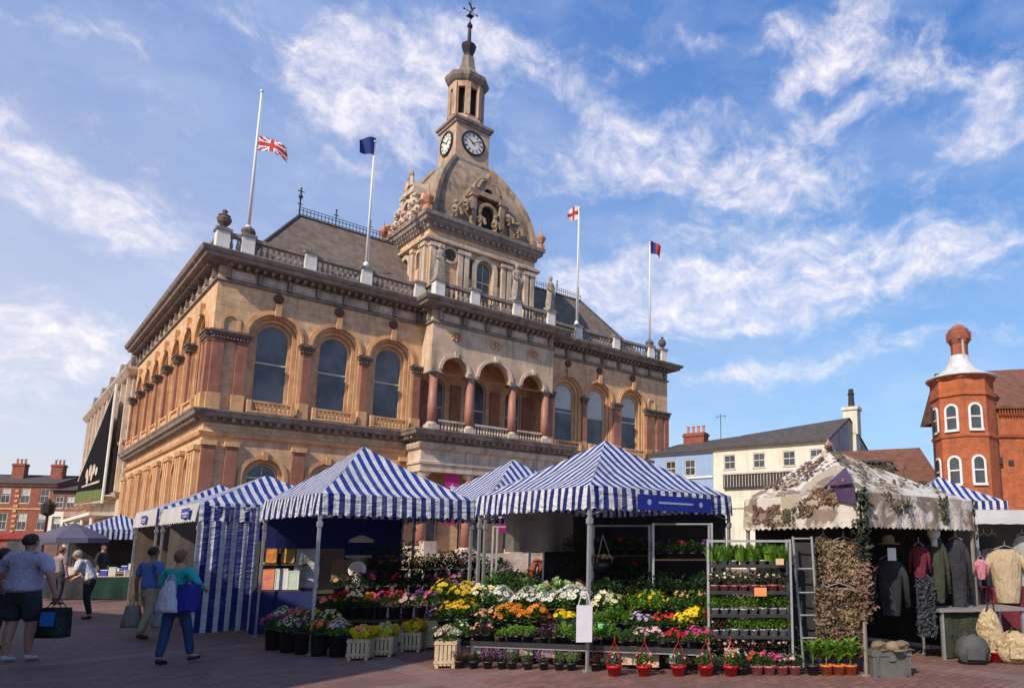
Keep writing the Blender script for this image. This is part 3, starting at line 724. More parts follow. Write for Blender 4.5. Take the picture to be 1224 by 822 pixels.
# statues on the loggia pedestals
def robed(h=2.1):
    m = MB(); m.box(-.26,.26,-.24,.24,0,.12)
    m.lathe([(.27,.12),(.3,.4),(.25,.8),(.22,1.1),(.25,1.35),(.27,1.55),(.2,1.68),(.08,1.74),(.075,1.8)], (0,0,0), 12, 0, 1, .8)
    m.lathe([(.03,1.78),(.1,1.84),(.125,1.94),(.115,2.03),(.06,2.11),(.01,2.13)], (0,-.01,0), 10)
    m.cbox((0,-.13,1.93),(.03,.04,.05))
    m.tube([(-.25,0,1.58),(-.33,-.05,1.3),(-.2,-.24,1.12)], .075, 6, .05); m.tube([(.25,0,1.58),(.34,.0,1.32),(.3,-.15,1.0)], .075, 6, .05)
    for k in range(7): m.tube([(-.2+.066*k,-.2,.14),(-.14+.047*k,-.2,1.1)], .03, 4)
    m.tube([(-.2,-.1,1.5),(.1,-.24,1.15),(.22,-.18,.8)], .06, 5)
    return m
stat_m = M('statue_stone', (.42,.37,.30), (.24,.2,.16), 5, .9, .02)
def hall(s, t, z): return Vector((-22.9456, 34, 0)) + DF*s + DS*t + Vector((0,0,z))
base = robed().build('statue', stat_m)
tag(base, 'robed stone statue on the leftmost pedestal above the arcade of the town hall', 'statue', 'statues on the roof balustrade')
orient(base, hall(11.3,-1.2,BZ1+.13), ROT)
for (s, lab, sc_) in ((16.85,'robed stone statue standing right of the tower window on the town hall balustrade',1.25),(19.6,'stone statue against the sky at the right end of the arcade balustrade',1.2)):
    o = base.copy(); COL.objects.link(o); o['label'] = lab; orient(o, hall(s,-1.2,BZ1+.13), ROT+.3); o.scale = (sc_,)*3
base.scale = (1.1,)*3
# flagpoles
flagred = (.55,.03,.04)
fw = M('flag_white', (.75,.75,.75), (.68,.68,.7), 2, .7, translucent=.2); fb = M('flag_blue', (.02,.04,.22), (.015,.03,.16), 2, .7, translucent=.2); frd = M('flag_red', (.45,.04,.05), (.45,.02,.03), 2, .7, translucent=.2)
ROTI = -ROT
def flag(kind, w=2.2, h=1.25, droop=.5):
    m = MB(); nx, nz = 24, 14
    def P(i, j):
        u, v = i/nx, j/nz; x = u*w*(1-.12*droop); y = .22*math.sin(u*6+v*1.5)*u; z = -v*h*(1-.15*u) - droop*u*u*.9*w*.45
        return (x, y, z)
    for i in range(nx):
        for j in range(nz):
            u, v = (i+.5)/nx*2, (j+.5)/nz; x = u-1; y = v*2-1; c = 0
            if kind == 'union':
                c = 1
                if abs(y-x) < .42 or abs(y+x) < .42: c = 0
                if abs(y-x) < .16 or abs(y+x) < .16: c = 2
                if abs(x) < .24 or abs(y) < .42: c = 0
                if abs(x) < .13 or abs(y) < .24: c = 2
            elif kind == 'blue': c = 1
            elif kind == 'george':
                c = 2 if abs(x) < .15 or abs(y) < .25 else 0
            elif kind == 'town': c = 1 if x < 0 else 2
            m.cur = c; m.face([P(i,j),P(i+1,j),P(i+1,j+1),P(i,j+1)])
    return m
poles = [(1.12,18.2,26.3,'union',1.85,'white flagpole with a half-mast union flag at the left corner of the roof'),(7.35,18.0,26.0,'blue',0,'white flagpole with a furled dark blue flag left of the clock tower'),
         (22.95,18.0,27.2,'george',0,'white flagpole with a red and white flag right of the clock tower'),(30.45,18.0,26.8,'town',0,'white flagpole at the far right of the roof with a small red and blue flag')]
for (s,z0,z1,k,dz,lab) in poles:
    p = thing('flagpole', lab, 'flagpole', hall(s,.1,z0), 0, 'flagpoles on the town hall roof')
    m = MB(); L = z1-z0; m.tube([(0,0,0),(0,0,L*.55),(0,0,L)], .085, 8, .05); m.sphere((0,0,L+.06), .1, 6); m.lathe([(.2,0),(.16,.25),(.1,.35)], (0,0,-.05), 8); m.build('pole', whitem, p, True)
    m = MB(); m.tube([(.1,.02,.4),(.12,.02,L*.6),(.07,.02,L-.1)], .012, 4); m.build('halyard', whitem, p)
    f = flag(k, 1.75 if k=='union' else 1.05, .85 if k=='union' else 1.15, .95 if k=='union' else 1.0).build('flag', [fw, fb, frd], p)
    f.location = (.06,0, L-2.6 if k=='union' else L+.3); f.rotation_euler.z = R(5) if k == 'union' else R(218 if k=='blue' else 190 if k=='george' else 25)
# ================================================================ OTHER BUILDINGS
def M_brick(name, c, c2, mortar, grime=.4): return M_ashlar(name, c, c2, .23, .078, grime, mortar)
redbrick = M_ashlar('orange_red_brick', (.48,.14,.055), (.33,.085,.04), .26, .09, .75, (.42,.24,.15))
oldbrick = M_brick('old_red_brick', (.34,.11,.07), (.25,.08,.055), (.25,.15,.11), .5)
brownbrick = M_brick('brown_brick', (.20,.12,.09), (.15,.09,.07), (.16,.11,.09), .5)
cream_r = M('cream_render', (.74,.70,.58), (.66,.61,.49), 1.0, .85, .004, grime=.35)
grey_r = M('grey_gable_render', (.52,.47,.42), (.42,.38,.34), 1.0, .85, .004, grime=.5)
blue_r = M('pale_blue_render', (.30,.42,.62), (.26,.37,.56), 1.2, .8, grime=.25)
slate = M_ashlar('grey_slate', (.105,.09,.085), (.07,.062,.06), .35, .22, .5, (.03,.03,.03))
redtile = M_ashlar('brown_red_roof_tile', (.21,.095,.065), (.13,.06,.045), .28, .2, .6, (.05,.03,.02))
sash_glass = M_glass('sash_glass', (.04,.045,.05), .15)
black_t = M('black_timber', (.03,.027,.025), (.05,.045,.04), 4, .7)
curtain = M('net_curtain', (.5,.5,.47), (.38,.38,.36), 3, .9)

def sash(pf, a, w, z0, z1, d, parent, arched=False, frame=wood_w, bars=2, half=0, proud=.03):
    """sliding window set in an opening: frame, meeting rail, panes"""
    m = MB(); h = w/2; f = .07
    if arched: arcring(m, pf, a, z1-h, h-f, h, d, d+.09, z0)
    else:
        pbox(m, pf, a-h, a-h+f, d, d+.09, z0, z1); pbox(m, pf, a+h-f, a+h, d, d+.09, z0, z1); pbox(m, pf, a-h, a+h, d+.003, d+.093, z1-f, z1+.002)
    pbox(m, pf, a-h-.05, a+h+.05, d, d+.17, z0-.08, z0+.04)
    zm = (z0+z1)/2; pbox(m, pf, a-h+f, a+h-f, d+.006, d+.085, zm-.035, zm+.035)
    for k in range(1, bars): x = a-h+w*k/bars; pbox(m, pf, x-.015, x+.015, d+.01, d+.06, z0, z1-(.05 if not arched else .1))
    fo = m.build('window', frame, parent)
    g = MB()
    if arched: arcfill(g, pf, a, h-.02, z0, z1-h, d+.03)
    else: g.face([pf(a-h,d+.03,z0), pf(a+h,d+.03,z0), pf(a+h,d+.03,z1), pf(a-h,d+.03,z1)])
    g.build('pane', sash_glass, fo)
    if half:
        b = MB(); b.face([pf(a-h+.09,d+.036,z1-(z1-z0)*half), pf(a+h-.09,d+.036,z1-(z1-z0)*half), pf(a+h-.09,d+.036,z1-.1), pf(a-h+.09,d+.036,z1-.1)]); b.build('curtain', curtain, fo)
    return fo
def rectwall(mb, pf, a0, a1, z0, z1, ops, depth):
    """wall with rectangular holes; ops (a,w,zb,zt)"""
    xs = sorted({a0,a1} | {o[0]-o[1]/2 for o in ops} | {o[0]+o[1]/2 for o in ops}); zs = sorted({z0,z1} | {o[2] for o in ops} | {o[3] for o in ops})
    for x0, x1 in zip(xs, xs[1:]):
        for y0, y1 in zip(zs, zs[1:]):
            cx, cz = (x0+x1)/2, (y0+y1)/2
            if any(abs(cx-o[0]) < o[1]/2 and o[2] < cz < o[3] for o in ops): continue
            mb.face([pf(x0,0,y0), pf(x1,0,y0), pf(x1,0,y1), pf(x0,0,y1)])
    for a, w, zb, zt in ops:
        L = [(a-w/2,zb),(a-w/2,zt),(a+w/2,zt),(a+w/2,zb)]
        for p, q in zip(L, L[1:]+L[:1]): mb.face([pf(p[0],0,p[1]), pf(p[0],-depth,p[1]), pf(q[0],-depth,q[1]), pf(q[0],0,q[1])])
def chimney(x, y, z0, z1, w, d, parent, m, pots=2, potm=terra):
    c = MB(); c.box(x-w/2,x+w/2,y-d/2,y+d/2,z0,z1); c.box(x-w/2-.08,x+w/2+.08,y-d/2-.08,y+d/2+.08,z1-.3,z1-.1); o = c.build('chimney', m, parent)
    if pots:
        p = MB()
        for k in range(pots): p.lathe([(.15,0),(.13,.1),(.12,.5),(.16,.55),(.15,.62)], (x-w/2+w*(k+.5)/pots, y, z1), 8)
        p.build('chimney_pot', potm, o)
    return o
# ---- neighbouring stone building on the left (continues the street line)
nb = thing('stone_building', 'ornate pale stone building with gabled roofline behind the left end of the town hall', 'building', hall(-.0,25.0,0), ROT)
NS = lambda a, d, z: (-.15-d, a, z)
mb = MB(); rectwall(mb, NS, 0, 29, 0, 14.6, [(2.2+3.0*k, 1.2, zb, zb+2.2) for k in range(9) for zb in (6.6, 10.4)], .35)
mb.box(-.14, 14, .02, 28.98, 0, 0.1); mb.face([(-.15,0,0),(14,0,0),(14,0,14.6),(-.15,0,14.6)]); mb.face([(-.15,29,0),(14,29,0),(14,29,14.6),(-.15,29,14.6)])
nbo = mb.build('wall', stone_pale, nb)
mb = MB()
mb.sweep([(14,29),(-.15,29),(-.15,0),(14,0)], [(0,14.4),(.3,14.5),(.6,14.9),(.6,15.05),(0,15.2),(-.5,15.2)]); mb.sweep([(14,29),(-.15,29),(-.15,0),(14,0)], [(0,9.2),(.25,9.3),(.3,9.5),(0,9.6)]); mb.sweep([(14,29),(-.15,29),(-.15,0),(14,0)], [(0,5.2),(.25,5.3),(.4,5.6),(0,5.7)])
for k in range(10): pbox(mb, NS, .7+3.0*k-.25, .7+3.0*k+.25, 0, .3, 5.7, 14.4)
mb.build('cornice', stone_pale, nb)
mb = MB()
for k in range(5):
    a = 1.4+6.2*k; pbox(mb, NS, a-.9, a+.9, -.5, .2, 15.1, 16.0); mb.lathe([(.3,0),(.2,.3),(.4,.7),(.15,1.0),(.05,1.3)], (.3,a-.8,15.9), 8); mb.lathe([(.3,0),(.2,.3),(.4,.7),(.15,1.0),(.05,1.3)], (.3,a+.8,15.9), 8)
    arcring(mb, NS, a, 15.9, .3, .9, -.4, .1)
build_split(mb, 'parapet', stone_grey, nb)
for k in range(9):
    for zb in (6.6, 10.4): sash(NS, 2.2+3.0*k, 1.15, zb+.03, zb+2.15, -.3, nb)
# black banner
bn = thing('hanging_banner', 'large black sloping banner with pale emblem and green foot beside the town hall', 'banner', hall(-1.0,25.6,0), ROT)
mb = MB(); P = lambda a, z: (-.03*math.sin(a*1.3), a, z)
top = [(1.6,13.3),(8,11.6),(14,9.9),(20,8.0)]; mb.face([P(1.0,5.9),P(20.5,6.7),P(20,8.0),P(14,9.9),P(8,11.6),P(1.6,13.6)])
mb.build('black_cloth', M('black_canvas', (.008,.007,.008), (.014,.013,.014), 1.5, .95, spec=.05), bn)
mb = MB(); mb.face([(-.05,1.0,5.0),(-.05,21.0,5.6),(-.05,20.6,6.68),(-.05,1.0,5.88)]); mb.build('green_foot', M('green_canvas', (.13,.17,.04), (.09,.12,.03), 1.5, .8), bn)
mb = MB()
for (a, z, r) in ((6,7.6,.35),(8,7.9,.45),(10.5,8.0,.5),(13,7.9,.42),(9.2,7.4,.4),(12,7.3,.4)): mb.face([(-.09, a+r*2.2*math.cos(q*PI/6), z+r*math.sin(q*PI/6)) for q in range(12)])
mb.face([(-.09,3,6.5),(-.09,16,6.85),(-.09,16,7.0),(-.09,3,6.68)]); mb.build('pale_emblem', stone_pale, bn)
mb = MB(); mb.tube([(.02,.8,4.8),(.02,.8,13.9)], .09, 6); mb.tube([(.02,.8,13.9),(.02,21,7.8)], .07, 6); mb.tube([(.02,.8,4.95),(.02,21.2,5.5)], .06, 6); mb.tube([(.9,.8,13.0),(0,.8,13.0)], .06, 5); mb.tube([(.9,.8,5.4),(0,.8,5.4)], .06, 5); mb.build('frame', whitem, bn)
# first floor balcony rail beyond
bk = thing('iron_balcony', 'first floor balcony with pale floor and thin rail under the black banner', 'balcony', hall(-.15,26.5,0), ROT)
mb = MB(); mb.box(-1.5,.1,0,22,3.9,4.15); mb.build('floor_slab', cream_r, bk)
mb = MB()
for k in range(23): mb.tube([(-1.45,k,4.15),(-1.45,k,5.1)], .025, 4)
mb.tube([(-1.45,0,5.1),(-1.45,22,5.1)], .04, 5); mb.tube([(-1.45,0,5.1),(.1,0,5.1)], .04, 5); mb.build('railing', red_col, bk)
mb = MB()
for k in range(4): mb.lathe([(.18,0),(.15,.2),(.13,3.7),(.2,3.9)], (-1.2,1+6.5*k,0), 8)
mb.build('post', cream_r, bk)

def facade(name, label, loc, rz, w, h, dep, wallm, rows, roofm, rise=2.0, cat='building', eave=.35, sill=None, group=None, cols=None, band=None):
    """rows: (zb, zt, width); cols: x positions"""
    t = thing(name, label, cat, loc, rz, group); pf = lambda a, d, z: (a, -d, z)
    ops = [(x, ww, zb, zt) for (zb, zt, ww) in rows for x in cols]
    mb = MB(); rectwall(mb, pf, 0, w, 0, h, ops, .25)
    mb.face([(0,0,0),(0,dep,0),(0,dep,h),(0,dep/2,h+rise-.03),(0,0,h)]); mb.face([(w,0,0),(w,dep,0),(w,dep,h),(w,dep/2,h+rise-.03),(w,0,h)]); mb.face([(0,dep,0),(w,dep,0),(w,dep,h),(0,dep,h)])
    mb.build('wall', wallm, t)
    for (zb, zt, ww) in rows:
        for x in cols: sash(pf, x, ww-.02, zb+.02, zt-.02, -.14, t, half=random.choice((0,.4,.5)))
    m = MB(); e = eave; k = rise/(dep/2)
    for y0, y1, z0, z1 in ((-e,dep/2,h-e*k,h+rise),(dep+e,dep/2,h-e*k,h+rise)):
        m.face([(-.15,y0,z0+.12),(w+.15,y0,z0+.12),(w+.15,y1,z1+.12),(-.15,y1,z1+.12)]); m.face([(-.15,y0,z0),(w+.15,y0,z0),(w+.15,y1,z1),(-.15,y1,z1)]); m.face([(-.15,y0,z0),(w+.15,y0,z0),(w+.15,y0,z0+.12),(-.15,y0,z0+.12)])
        for x in (-.15, w+.15): m.face([(x,y0,z0),(x,y0,z0+.12),(x,y1,z1+.12),(x,y1,z1)])
    m.tube([(-.2,dep/2,h+rise+.12),(w+.2,dep/2,h+rise+.12)], .12, 6); m.build('roof', roofm, t)
    g = MB(); g.tube([(-.1,-e-.06,h-e*k+.02),(w+.1,-e-.06,h-e*k+.02)], .07, 6); g.build('gutter', black_t, t)
    return t, pf
# ---- far left street
t, pf = facade('brick_terrace', 'red brick terrace with two tall chimneys at the far left edge of the square', (-99,82.0,0), R(14), 23, 9.4, 9, oldbrick, [(6.9,8.8,1.0),(3.6,5.7,1.0)], slate, 1.2, cols=[1.3+2.05*k for k in range(11)], group='buildings along the far left street')
for x in (17.2, 21.4): chimney(x, 3.0, 9.3, 12.1, 1.3, .9, t, oldbrick, 3)
mb = MB(); mb.box(-.0,23,-.12,0,9.0,9.35); mb.box(0,23,-.1,0,6.1,6.3)
for k in range(6):
    for j in range(9): mb.box(2.3+4.1*k, 2.3+4.1*k+.35+.12*(j%2), -.09, 0, 3.3+j*.62, 3.6+j*.62)
mb.build('brick_banding', stone_trim, t)
sf = MB(); sf.box(.2,22.8,-.35,-.02,2.5,3.1); sf.build('shop_fascia', M('red_shop_fascia', (.35,.04,.04), (.28,.03,.03), 2, .6), t)
sf = MB()
for k in range(5): sf.box(.6+4.5*k,4.3+4.5*k,-.06,.0,.5,2.45)
sf.build('shop_window', sash_glass, t)
t, pf = facade('terrace_house', 'brown brick house with white painted lower floors beside the far left red terrace', (-76.9,87.3,0), R(5), 5.6, 8.6, 8, brownbrick, [(6.3,7.8,.95),(3.6,5.2,.95)], slate, .9, cols=[.9,2.2,3.5,4.7], group='buildings along the far left street')
mb = MB(); mb.box(-.01,5.61,-.09,-.001,2.9,3.55); mb.box(-.01,5.61,-.09,-.001,5.25,5.9)
for x0,x1 in ((0,.4),(1.4,1.7),(2.7,3.0),(4.0,4.2),(5.2,5.6)): mb.box(x0,x1,-.08,-.001,3.55,5.25)
mb.build('white_render_band', cream_r, t); chimney(2.0,3.2,8.8,10.2,1.6,.9,t,brownbrick,3)
sf = MB(); sf.box(.1,5.5,-.3,-.02,2.3,2.85); sf.build('shop_fascia', black_t, t)
t, pf = facade('cream_house', 'narrow cream house with small red chimney in the gap left of the stone building', (-71.2,87.9,0), R(3), 9.0, 8.0, 8, cream_r, [(5.2,6.8,.9),(2.6,4.3,.9)], slate, 1.0, cols=[1.0,2.7,4.4,6.1,7.8], group='buildings along the far left street')
chimney(2.6,3.2,7.9,9.6,1.4,.9,t,oldbrick,2)
# ---- right: pale blue, cream, tiled, brick
X0 = 11.39; ang = math.atan2(-.49,.87)  # facade runs from far left (x=12.9) to the corner
L = 12.9; org = Vector((X0-.87*8.9, 48+.49*8.9, 0))
t = thing('cream_building', 'long cream rendered building with slate roof, four small sash windows and a dark louvred band', 'building', org, ang)
pf = lambda a, d, z: (a, -d, z); w = 8.9; dep = 12.4; h = 9.05
cols = [1.35, 3.7, 6.0, 8.0]
mb = MB(); rectwall(mb, pf, 0, w, 0, h, [(x, .95, 7.3, 8.4) for x in cols], .2); mb.face([(0,0,0),(0,dep,0),(0,dep,h),(0,0,h)]); mb.build('wall', cream_r, t)
for x in cols: sash(pf, x, .93, 7.32, 8.38, -.12, t)
mb = MB(); mb.face([(w,0,0),(w,dep,0),(w,dep,h+.2),(w,5.6,h+2.35),(w,0,h)]); mb.build('gable_wall', grey_r, t)
mb = MB(); mb.box(-.05,w+.05,-.16,-.002,8.82,9.04); mb.box(-.02,8.0,-.1,-.002,4.4,4.75); mb.build('eaves_board', cream_r, t)
m = MB(); m.box(.9,7.3,-.22,-.002,5.85,6.9); m.build('louvred_panel', black_t, t)
m = MB()
for k in range(26): m.box(1.0+.24*k,1.05+.24*k,-.26,-.221,5.95,6.8)
m.box(.85,7.35,-.3,-.221,6.86,6.96); m.build('louvre', grey_r, t)
m = MB(); m.face([(-.0,-.3,h-.05),(w+.12,-.3,h-.05),(w+.12,5.6,h+2.4),(-.0,5.6,h+1.7)]); m.face([(0,-.3,h-.17),(w+.12,-.3,h-.17),(w+.12,-.3,h-.05),(0,-.3,h-.05)]); m.face([(w+.12,5.6,h+2.4),(w+.12,dep,h+.2),(0,dep,h+.2),(0,5.6,h+1.7)])
m.face([(w+.12,-.3,h-.17),(w+.12,-.3,h-.05),(w+.12,5.6,h+2.4),(w+.12,5.6,h+2.25)]); m.build('roof', slate, t)
c = MB(); c.box(w-.6,w+.5,6.4,7.5,h+1.2,12.3); c.box(w-.7,w+.6,6.3,7.6,12.2,12.45); c.box(w+.0,w+.35,6.4,7.5,3,h+1.3); co = c.build('chimney', cream_r, t)
c = MB(); c.lathe([(.3,0),(.26,.2),(.22,1.0),(.3,1.1),(.22,1.15),(.2,1.5)], (w-.05,6.95,12.45), 10); c.build('chimney_pot', black_t, co)
m = MB(); m.face([(2.2,-.1,7.0),(2.6,-.1,7.0),(2.6,-.1,7.05),(2.2,-.1,7.05)]); m.build('small_sign', whitem, t)
bl = thing('blue_building', 'pale blue rendered building with two sash windows and red chimney pots beside the town hall', 'building', org - Vector((.87,-.49,0))*5.6, ang)
mb = MB(); rectwall(mb, pf, 0, 5.58, 0, 8.9, [(1.9,.95,7.0,8.25),(3.6,.95,7.0,8.25),(1.9,.95,3.8,5.2),(3.6,.95,3.8,5.2)], .2); mb.build('wall', blue_r, bl)
for x in (1.9,3.6):
    sash(pf, x, .93, 7.02, 8.23, -.12, bl); sash(pf, x, .93, 3.82, 5.18, -.12, bl)
mb = MB(); mb.box(-.1,5.55,-.1,-.002,6.75,6.9); mb.box(-.1,5.55,-.14,-.002,8.7,8.88); mb.build('moulding', whitem, bl)
m = MB(); m.face([(-.1,-.3,8.9),(5.58,-.3,8.9),(5.58,5,10.6),(-.1,5,10.3)]); m.face([(-.1,-.3,8.78),(5.58,-.3,8.78),(5.58,-.3,8.9),(-.1,-.3,8.9)]); m.face([(-.1,5,10.3),(5.58,5,10.6),(5.58,10,8.9),(-.1,10,8.9)]); m.build('roof', slate, bl)
co = chimney(2.0,4.2,9.4,11.0,1.9,.9,bl,oldbrick,4)
m = MB(); m.tube([(4.4,4,10.2),(4.4,4,12.4)], .03, 4); m.tube([(4.0,4,12.2),(4.9,4,12.2)], .02, 4); m.tube([(4.1,4,12.0),(4.1,4,12.35)], .015, 4); m.tube([(4.8,4,12.0),(4.8,4,12.35)], .015, 4); m.build('aerial', ironm, bl)
# timbered house with brown tiles
tb = thing('timbered_house', 'low half timbered house under a brown tiled roof next to the orange brick tower', 'house', (11.4,46,0), R(-2))
w = 6.6; h = 5.95
mb = MB(); mb.face([(0,0,0),(w,0,0),(w,0,h),(0,0,h)]); mb.face([(0,0,0),(0,7,0),(0,7,h),(0,3.5,8.3),(0,0,h)]); mb.face([(w,0,0),(w,7,0),(w,7,h),(w,3.5,8.3),(w,0,h)]); mb.build('wall', cream_r, tb)
mb = MB()
for z in (5.75,4.7,3.2): mb.box(0,w,-.09,-.003,z,z+.2)
for x in (0,1.1,2.3,3.4,4.2,5.3,6.35): mb.box(x,x+.2,-.07,-.004,0,5.75)
mb.box(2.4,3.6,-.1,-.005,4.95,5.7); mb.build('timber_frame', black_t, tb)
for x in (2.8,4.85): sash(pf, x, .8, 4.95, 5.65, 0.012, tb)
m = MB(); m.face([(-.3,-.4,h-.1),(w+.1,-.4,h-.1),(w+.1,3.5,8.6),(.2,3.5,8.3)]); m.face([(.2,3.5,8.3),(w+.1,3.5,8.6),(w+.1,7.3,h),(-.3,7.3,h)]); m.face([(-.3,-.4,h-.25),(w+.1,-.4,h-.25),(w+.1,-.4,h-.1),(-.3,-.4,h-.1)]); ro = m.build('roof', redtile, tb)
m = MB(); m.box(2.0,3.9,.1,2.2,6.3,6.42); m.box(2.1,3.8,.2,.3,6.42,7.15); m.face([(1.9,.0,7.15),(4.0,.0,7.15),(4.0,1.9,7.5),(1.9,1.9,7.5)]); m.face([(2.1,.2,6.4),(2.1,1.6,7.2),(2.1,.2,7.15)]); m.face([(3.8,.2,6.4),(3.8,1.6,7.2),(3.8,.2,7.15)]); m.build('dormer', black_t, ro)
# orange brick building with turret
bb = thing('brick_building', 'orange red brick building with a corner turret and a tall ornate octagonal chimney', 'building', (17.95,41.2,0), 0)
mb = MB(); rr = 1.78; prof = [(rr,0),(rr,7.85),(rr+.08,7.9),(rr+.08,8.05),(rr,8.1),(rr,10.3),(rr+.1,10.35),(rr+.1,10.5),(rr,10.55),(rr,11.3),(rr+.12,11.4),(rr+.14,11.6),(rr-.1,11.62)]
mb.lathe(prof, (0,0,0), 8, PI/8)
mb.box(1.2, 9, -.35, 7, 0, 10.0); mb.build('wall', redbrick, bb)
def octpf(k):
    q = -PI/2 + k*PI/4; ap = rr*math.cos(PI/8); n = Vector((math.cos(q), math.sin(q), 0)); tg = Vector((-math.sin(q), math.cos(q), 0))
    return lambda a, d, z: tuple(n*(ap+d)+tg*a+Vector((0,0,z)))
def octwin(k, z0, z1, w):
    pfk = octpf(k); q = -PI/2 + k*PI/4
    f = MB(); h = w/2; zs = z1-h; n = 10
    arc = lambda r: [(-r, z0)] + [(-r*math.cos(PI*i/n), zs+r*math.sin(PI*i/n)) for i in range(n+1)] + [(r, z0)]
    A, B_ = arc(h-.09), arc(h+.04)
    for i in range(len(A)-1):
        f.face([pfk(A[i][0],.07,A[i][1]),pfk(A[i+1][0],.07,A[i+1][1]),pfk(B_[i+1][0],.07,B_[i+1][1]),pfk(B_[i][0],.07,B_[i][1])])
        f.face([pfk(B_[i][0],.07,B_[i][1]),pfk(B_[i+1][0],.07,B_[i+1][1]),pfk(B_[i+1][0],0,B_[i+1][1]),pfk(B_[i][0],0,B_[i][1])])
    def bar(a0,a1,zz0,zz1,d): f.face([pfk(a0,d,zz0),pfk(a1,d,zz0),pfk(a1,d,zz1),pfk(a0,d,zz1)])
    bar(-h-.06,h+.06,z0-.09,z0+.05,.12); bar(-h+.05,h-.05,(z0+z1)/2-.05,(z0+z1)/2+.03,.06)
    f.face([pfk(-h-.06,.12,z0+.05),pfk(h+.06,.12,z0+.05),pfk(h+.06,0,z0+.05),pfk(-h-.06,0,z0+.05)])
    fo = f.build('window', whitem, bb); g = MB(); g.face([pfk(x,.02,z) for x, z in A]); g.build('pane', sash_glass, fo)
for k in (-2,-1,0):
    octwin(k, 8.3, 9.85, .74); octwin(k, 5.15, 6.8, .74)
m = MB(); m.lathe([(rr+.25,11.55),(rr+.27,11.63),(1.68,11.76),(1.25,11.98),(.9,12.25),(.68,12.6),(.56,13.0),(.5,13.1)], (0,0,0), 16); m.build('turret_roof', M('white_lead_roof', (.66,.65,.64), (.52,.51,.5), 2, .5, grime=.3), bb, True)
m = MB(); m.lathe([(.5,12.9),(.5,13.8),(.56,13.85),(.66,14.05),(.7,14.2),(.7,14.5),(.6,14.6),(.62,14.7),(.45,14.85),(.3,15.0),(.28,14.9)], (0.05,0,0), 8, PI/8)
for k in range(8): q = PI/8+PI/4*k; m.cbox((.05+.66*math.cos(q), .66*math.sin(q), 14.3), (.14,.14,.55), q)
co = m.build('chimney', oldbrick, bb); m = MB(); m.tube([(.05,0,14.8),(.05,0,15.3)], .04, 5); m.cbox((.05,0,15.2),(.35,.05,.08)); m.tube([(.05,-.55,12.4),(.05,-.52,14.2)], .07, 6); m.build('flue_pipe', grey_r, co)
m = MB(); m.face([(1.0,-.6,9.85),(9.2,-.6,10.0),(9.2,4.4,13.6),(.2,4.4,13.1)]); m.face([(.2,4.4,13.1),(9.2,4.4,13.6),(9.2,7.6,10),(.2,7.6,10)]); m.face([(1.0,-.6,9.7),(9.2,-.6,9.85),(9.2,-.6,10.0),(1.0,-.6,9.85)]); m.face([(1.0,-.6,9.8),(.2,4.4,13.1),(.2,7.6,10)]); m.build('roof', redtile, bb)
m = MB(); m.box(1.5,9,-.47,-.35,8.02,8.2); 
for k in range(16): m.box(1.95+.17*k,2.02+.17*k,-.53,-.35,9.3+.02*(k%2),9.75)
m.box(1.5,9,-.45,-.35,9.72,9.9); m.box(3.3,3.45,-.43,-.35,4.0,7.2); m.box(3.3,5.3,-.43,-.35,7.2,7.35)
m.build('brick_string_course', M_brick('dark_moulded_brick', (.33,.09,.04), (.25,.07,.03), (.2,.09,.05)), bb)
m = MB(); 
gx = 3.9
m.face([(gx-.0,-.7,9.6),(gx+4,-.7,9.6),(gx+4,-.7,13.5),(gx+2.6,-.7,13.2),(gx+1.8,-.7,12.6),(gx+.9,-.7,12.4),(gx+.55,-.7,11.9),(gx+.15,-.7,11.0)]); m.box(gx,gx+4,-.7,-.36,0,9.6); m.build('gable', redbrick, bb)
m = MB(); m.tube([(1.75,-.48,0),(1.75,-.48,10.0)], .06, 6); m.box(1.6,1.9,-.62,-.36,6.4,6.8); m.tube([(-1.85,0,3),(-1.85,0,9.9)], .06, 6); m.build('drainpipe', black_t, bb)
m = MB(); m.cbox((2.5,-.39,6.5),(.3,.06,.3)); m.build('wall_tie', black_t, bb)
sash(lambda a,d,z: (a,-.7-d,z), 5.1, .9, 4.0, 6.2, .01, bb, True, whitem)
m = MB(); m.box(-1.6,9,.0,.2,-1,-.5)
# unseen house added at the near left, sized to throw shadow over the paving
E0, E1 = Vector((-31.0,7.0,0)), Vector((-10.8,-3.2,0)); dE = (E1-E0); 
facade('shadow_casting_house', 'unseen brown brick house at the near left, added to shade the paving', E0, math.atan2(dE.y,dE.x)+0, dE.length, 7.0, 8, brownbrick, [(4.4,6.0,1.0),(1.6,3.4,1.1)], slate, 1.3, cols=[1.6+2.6*k for k in range(8)])
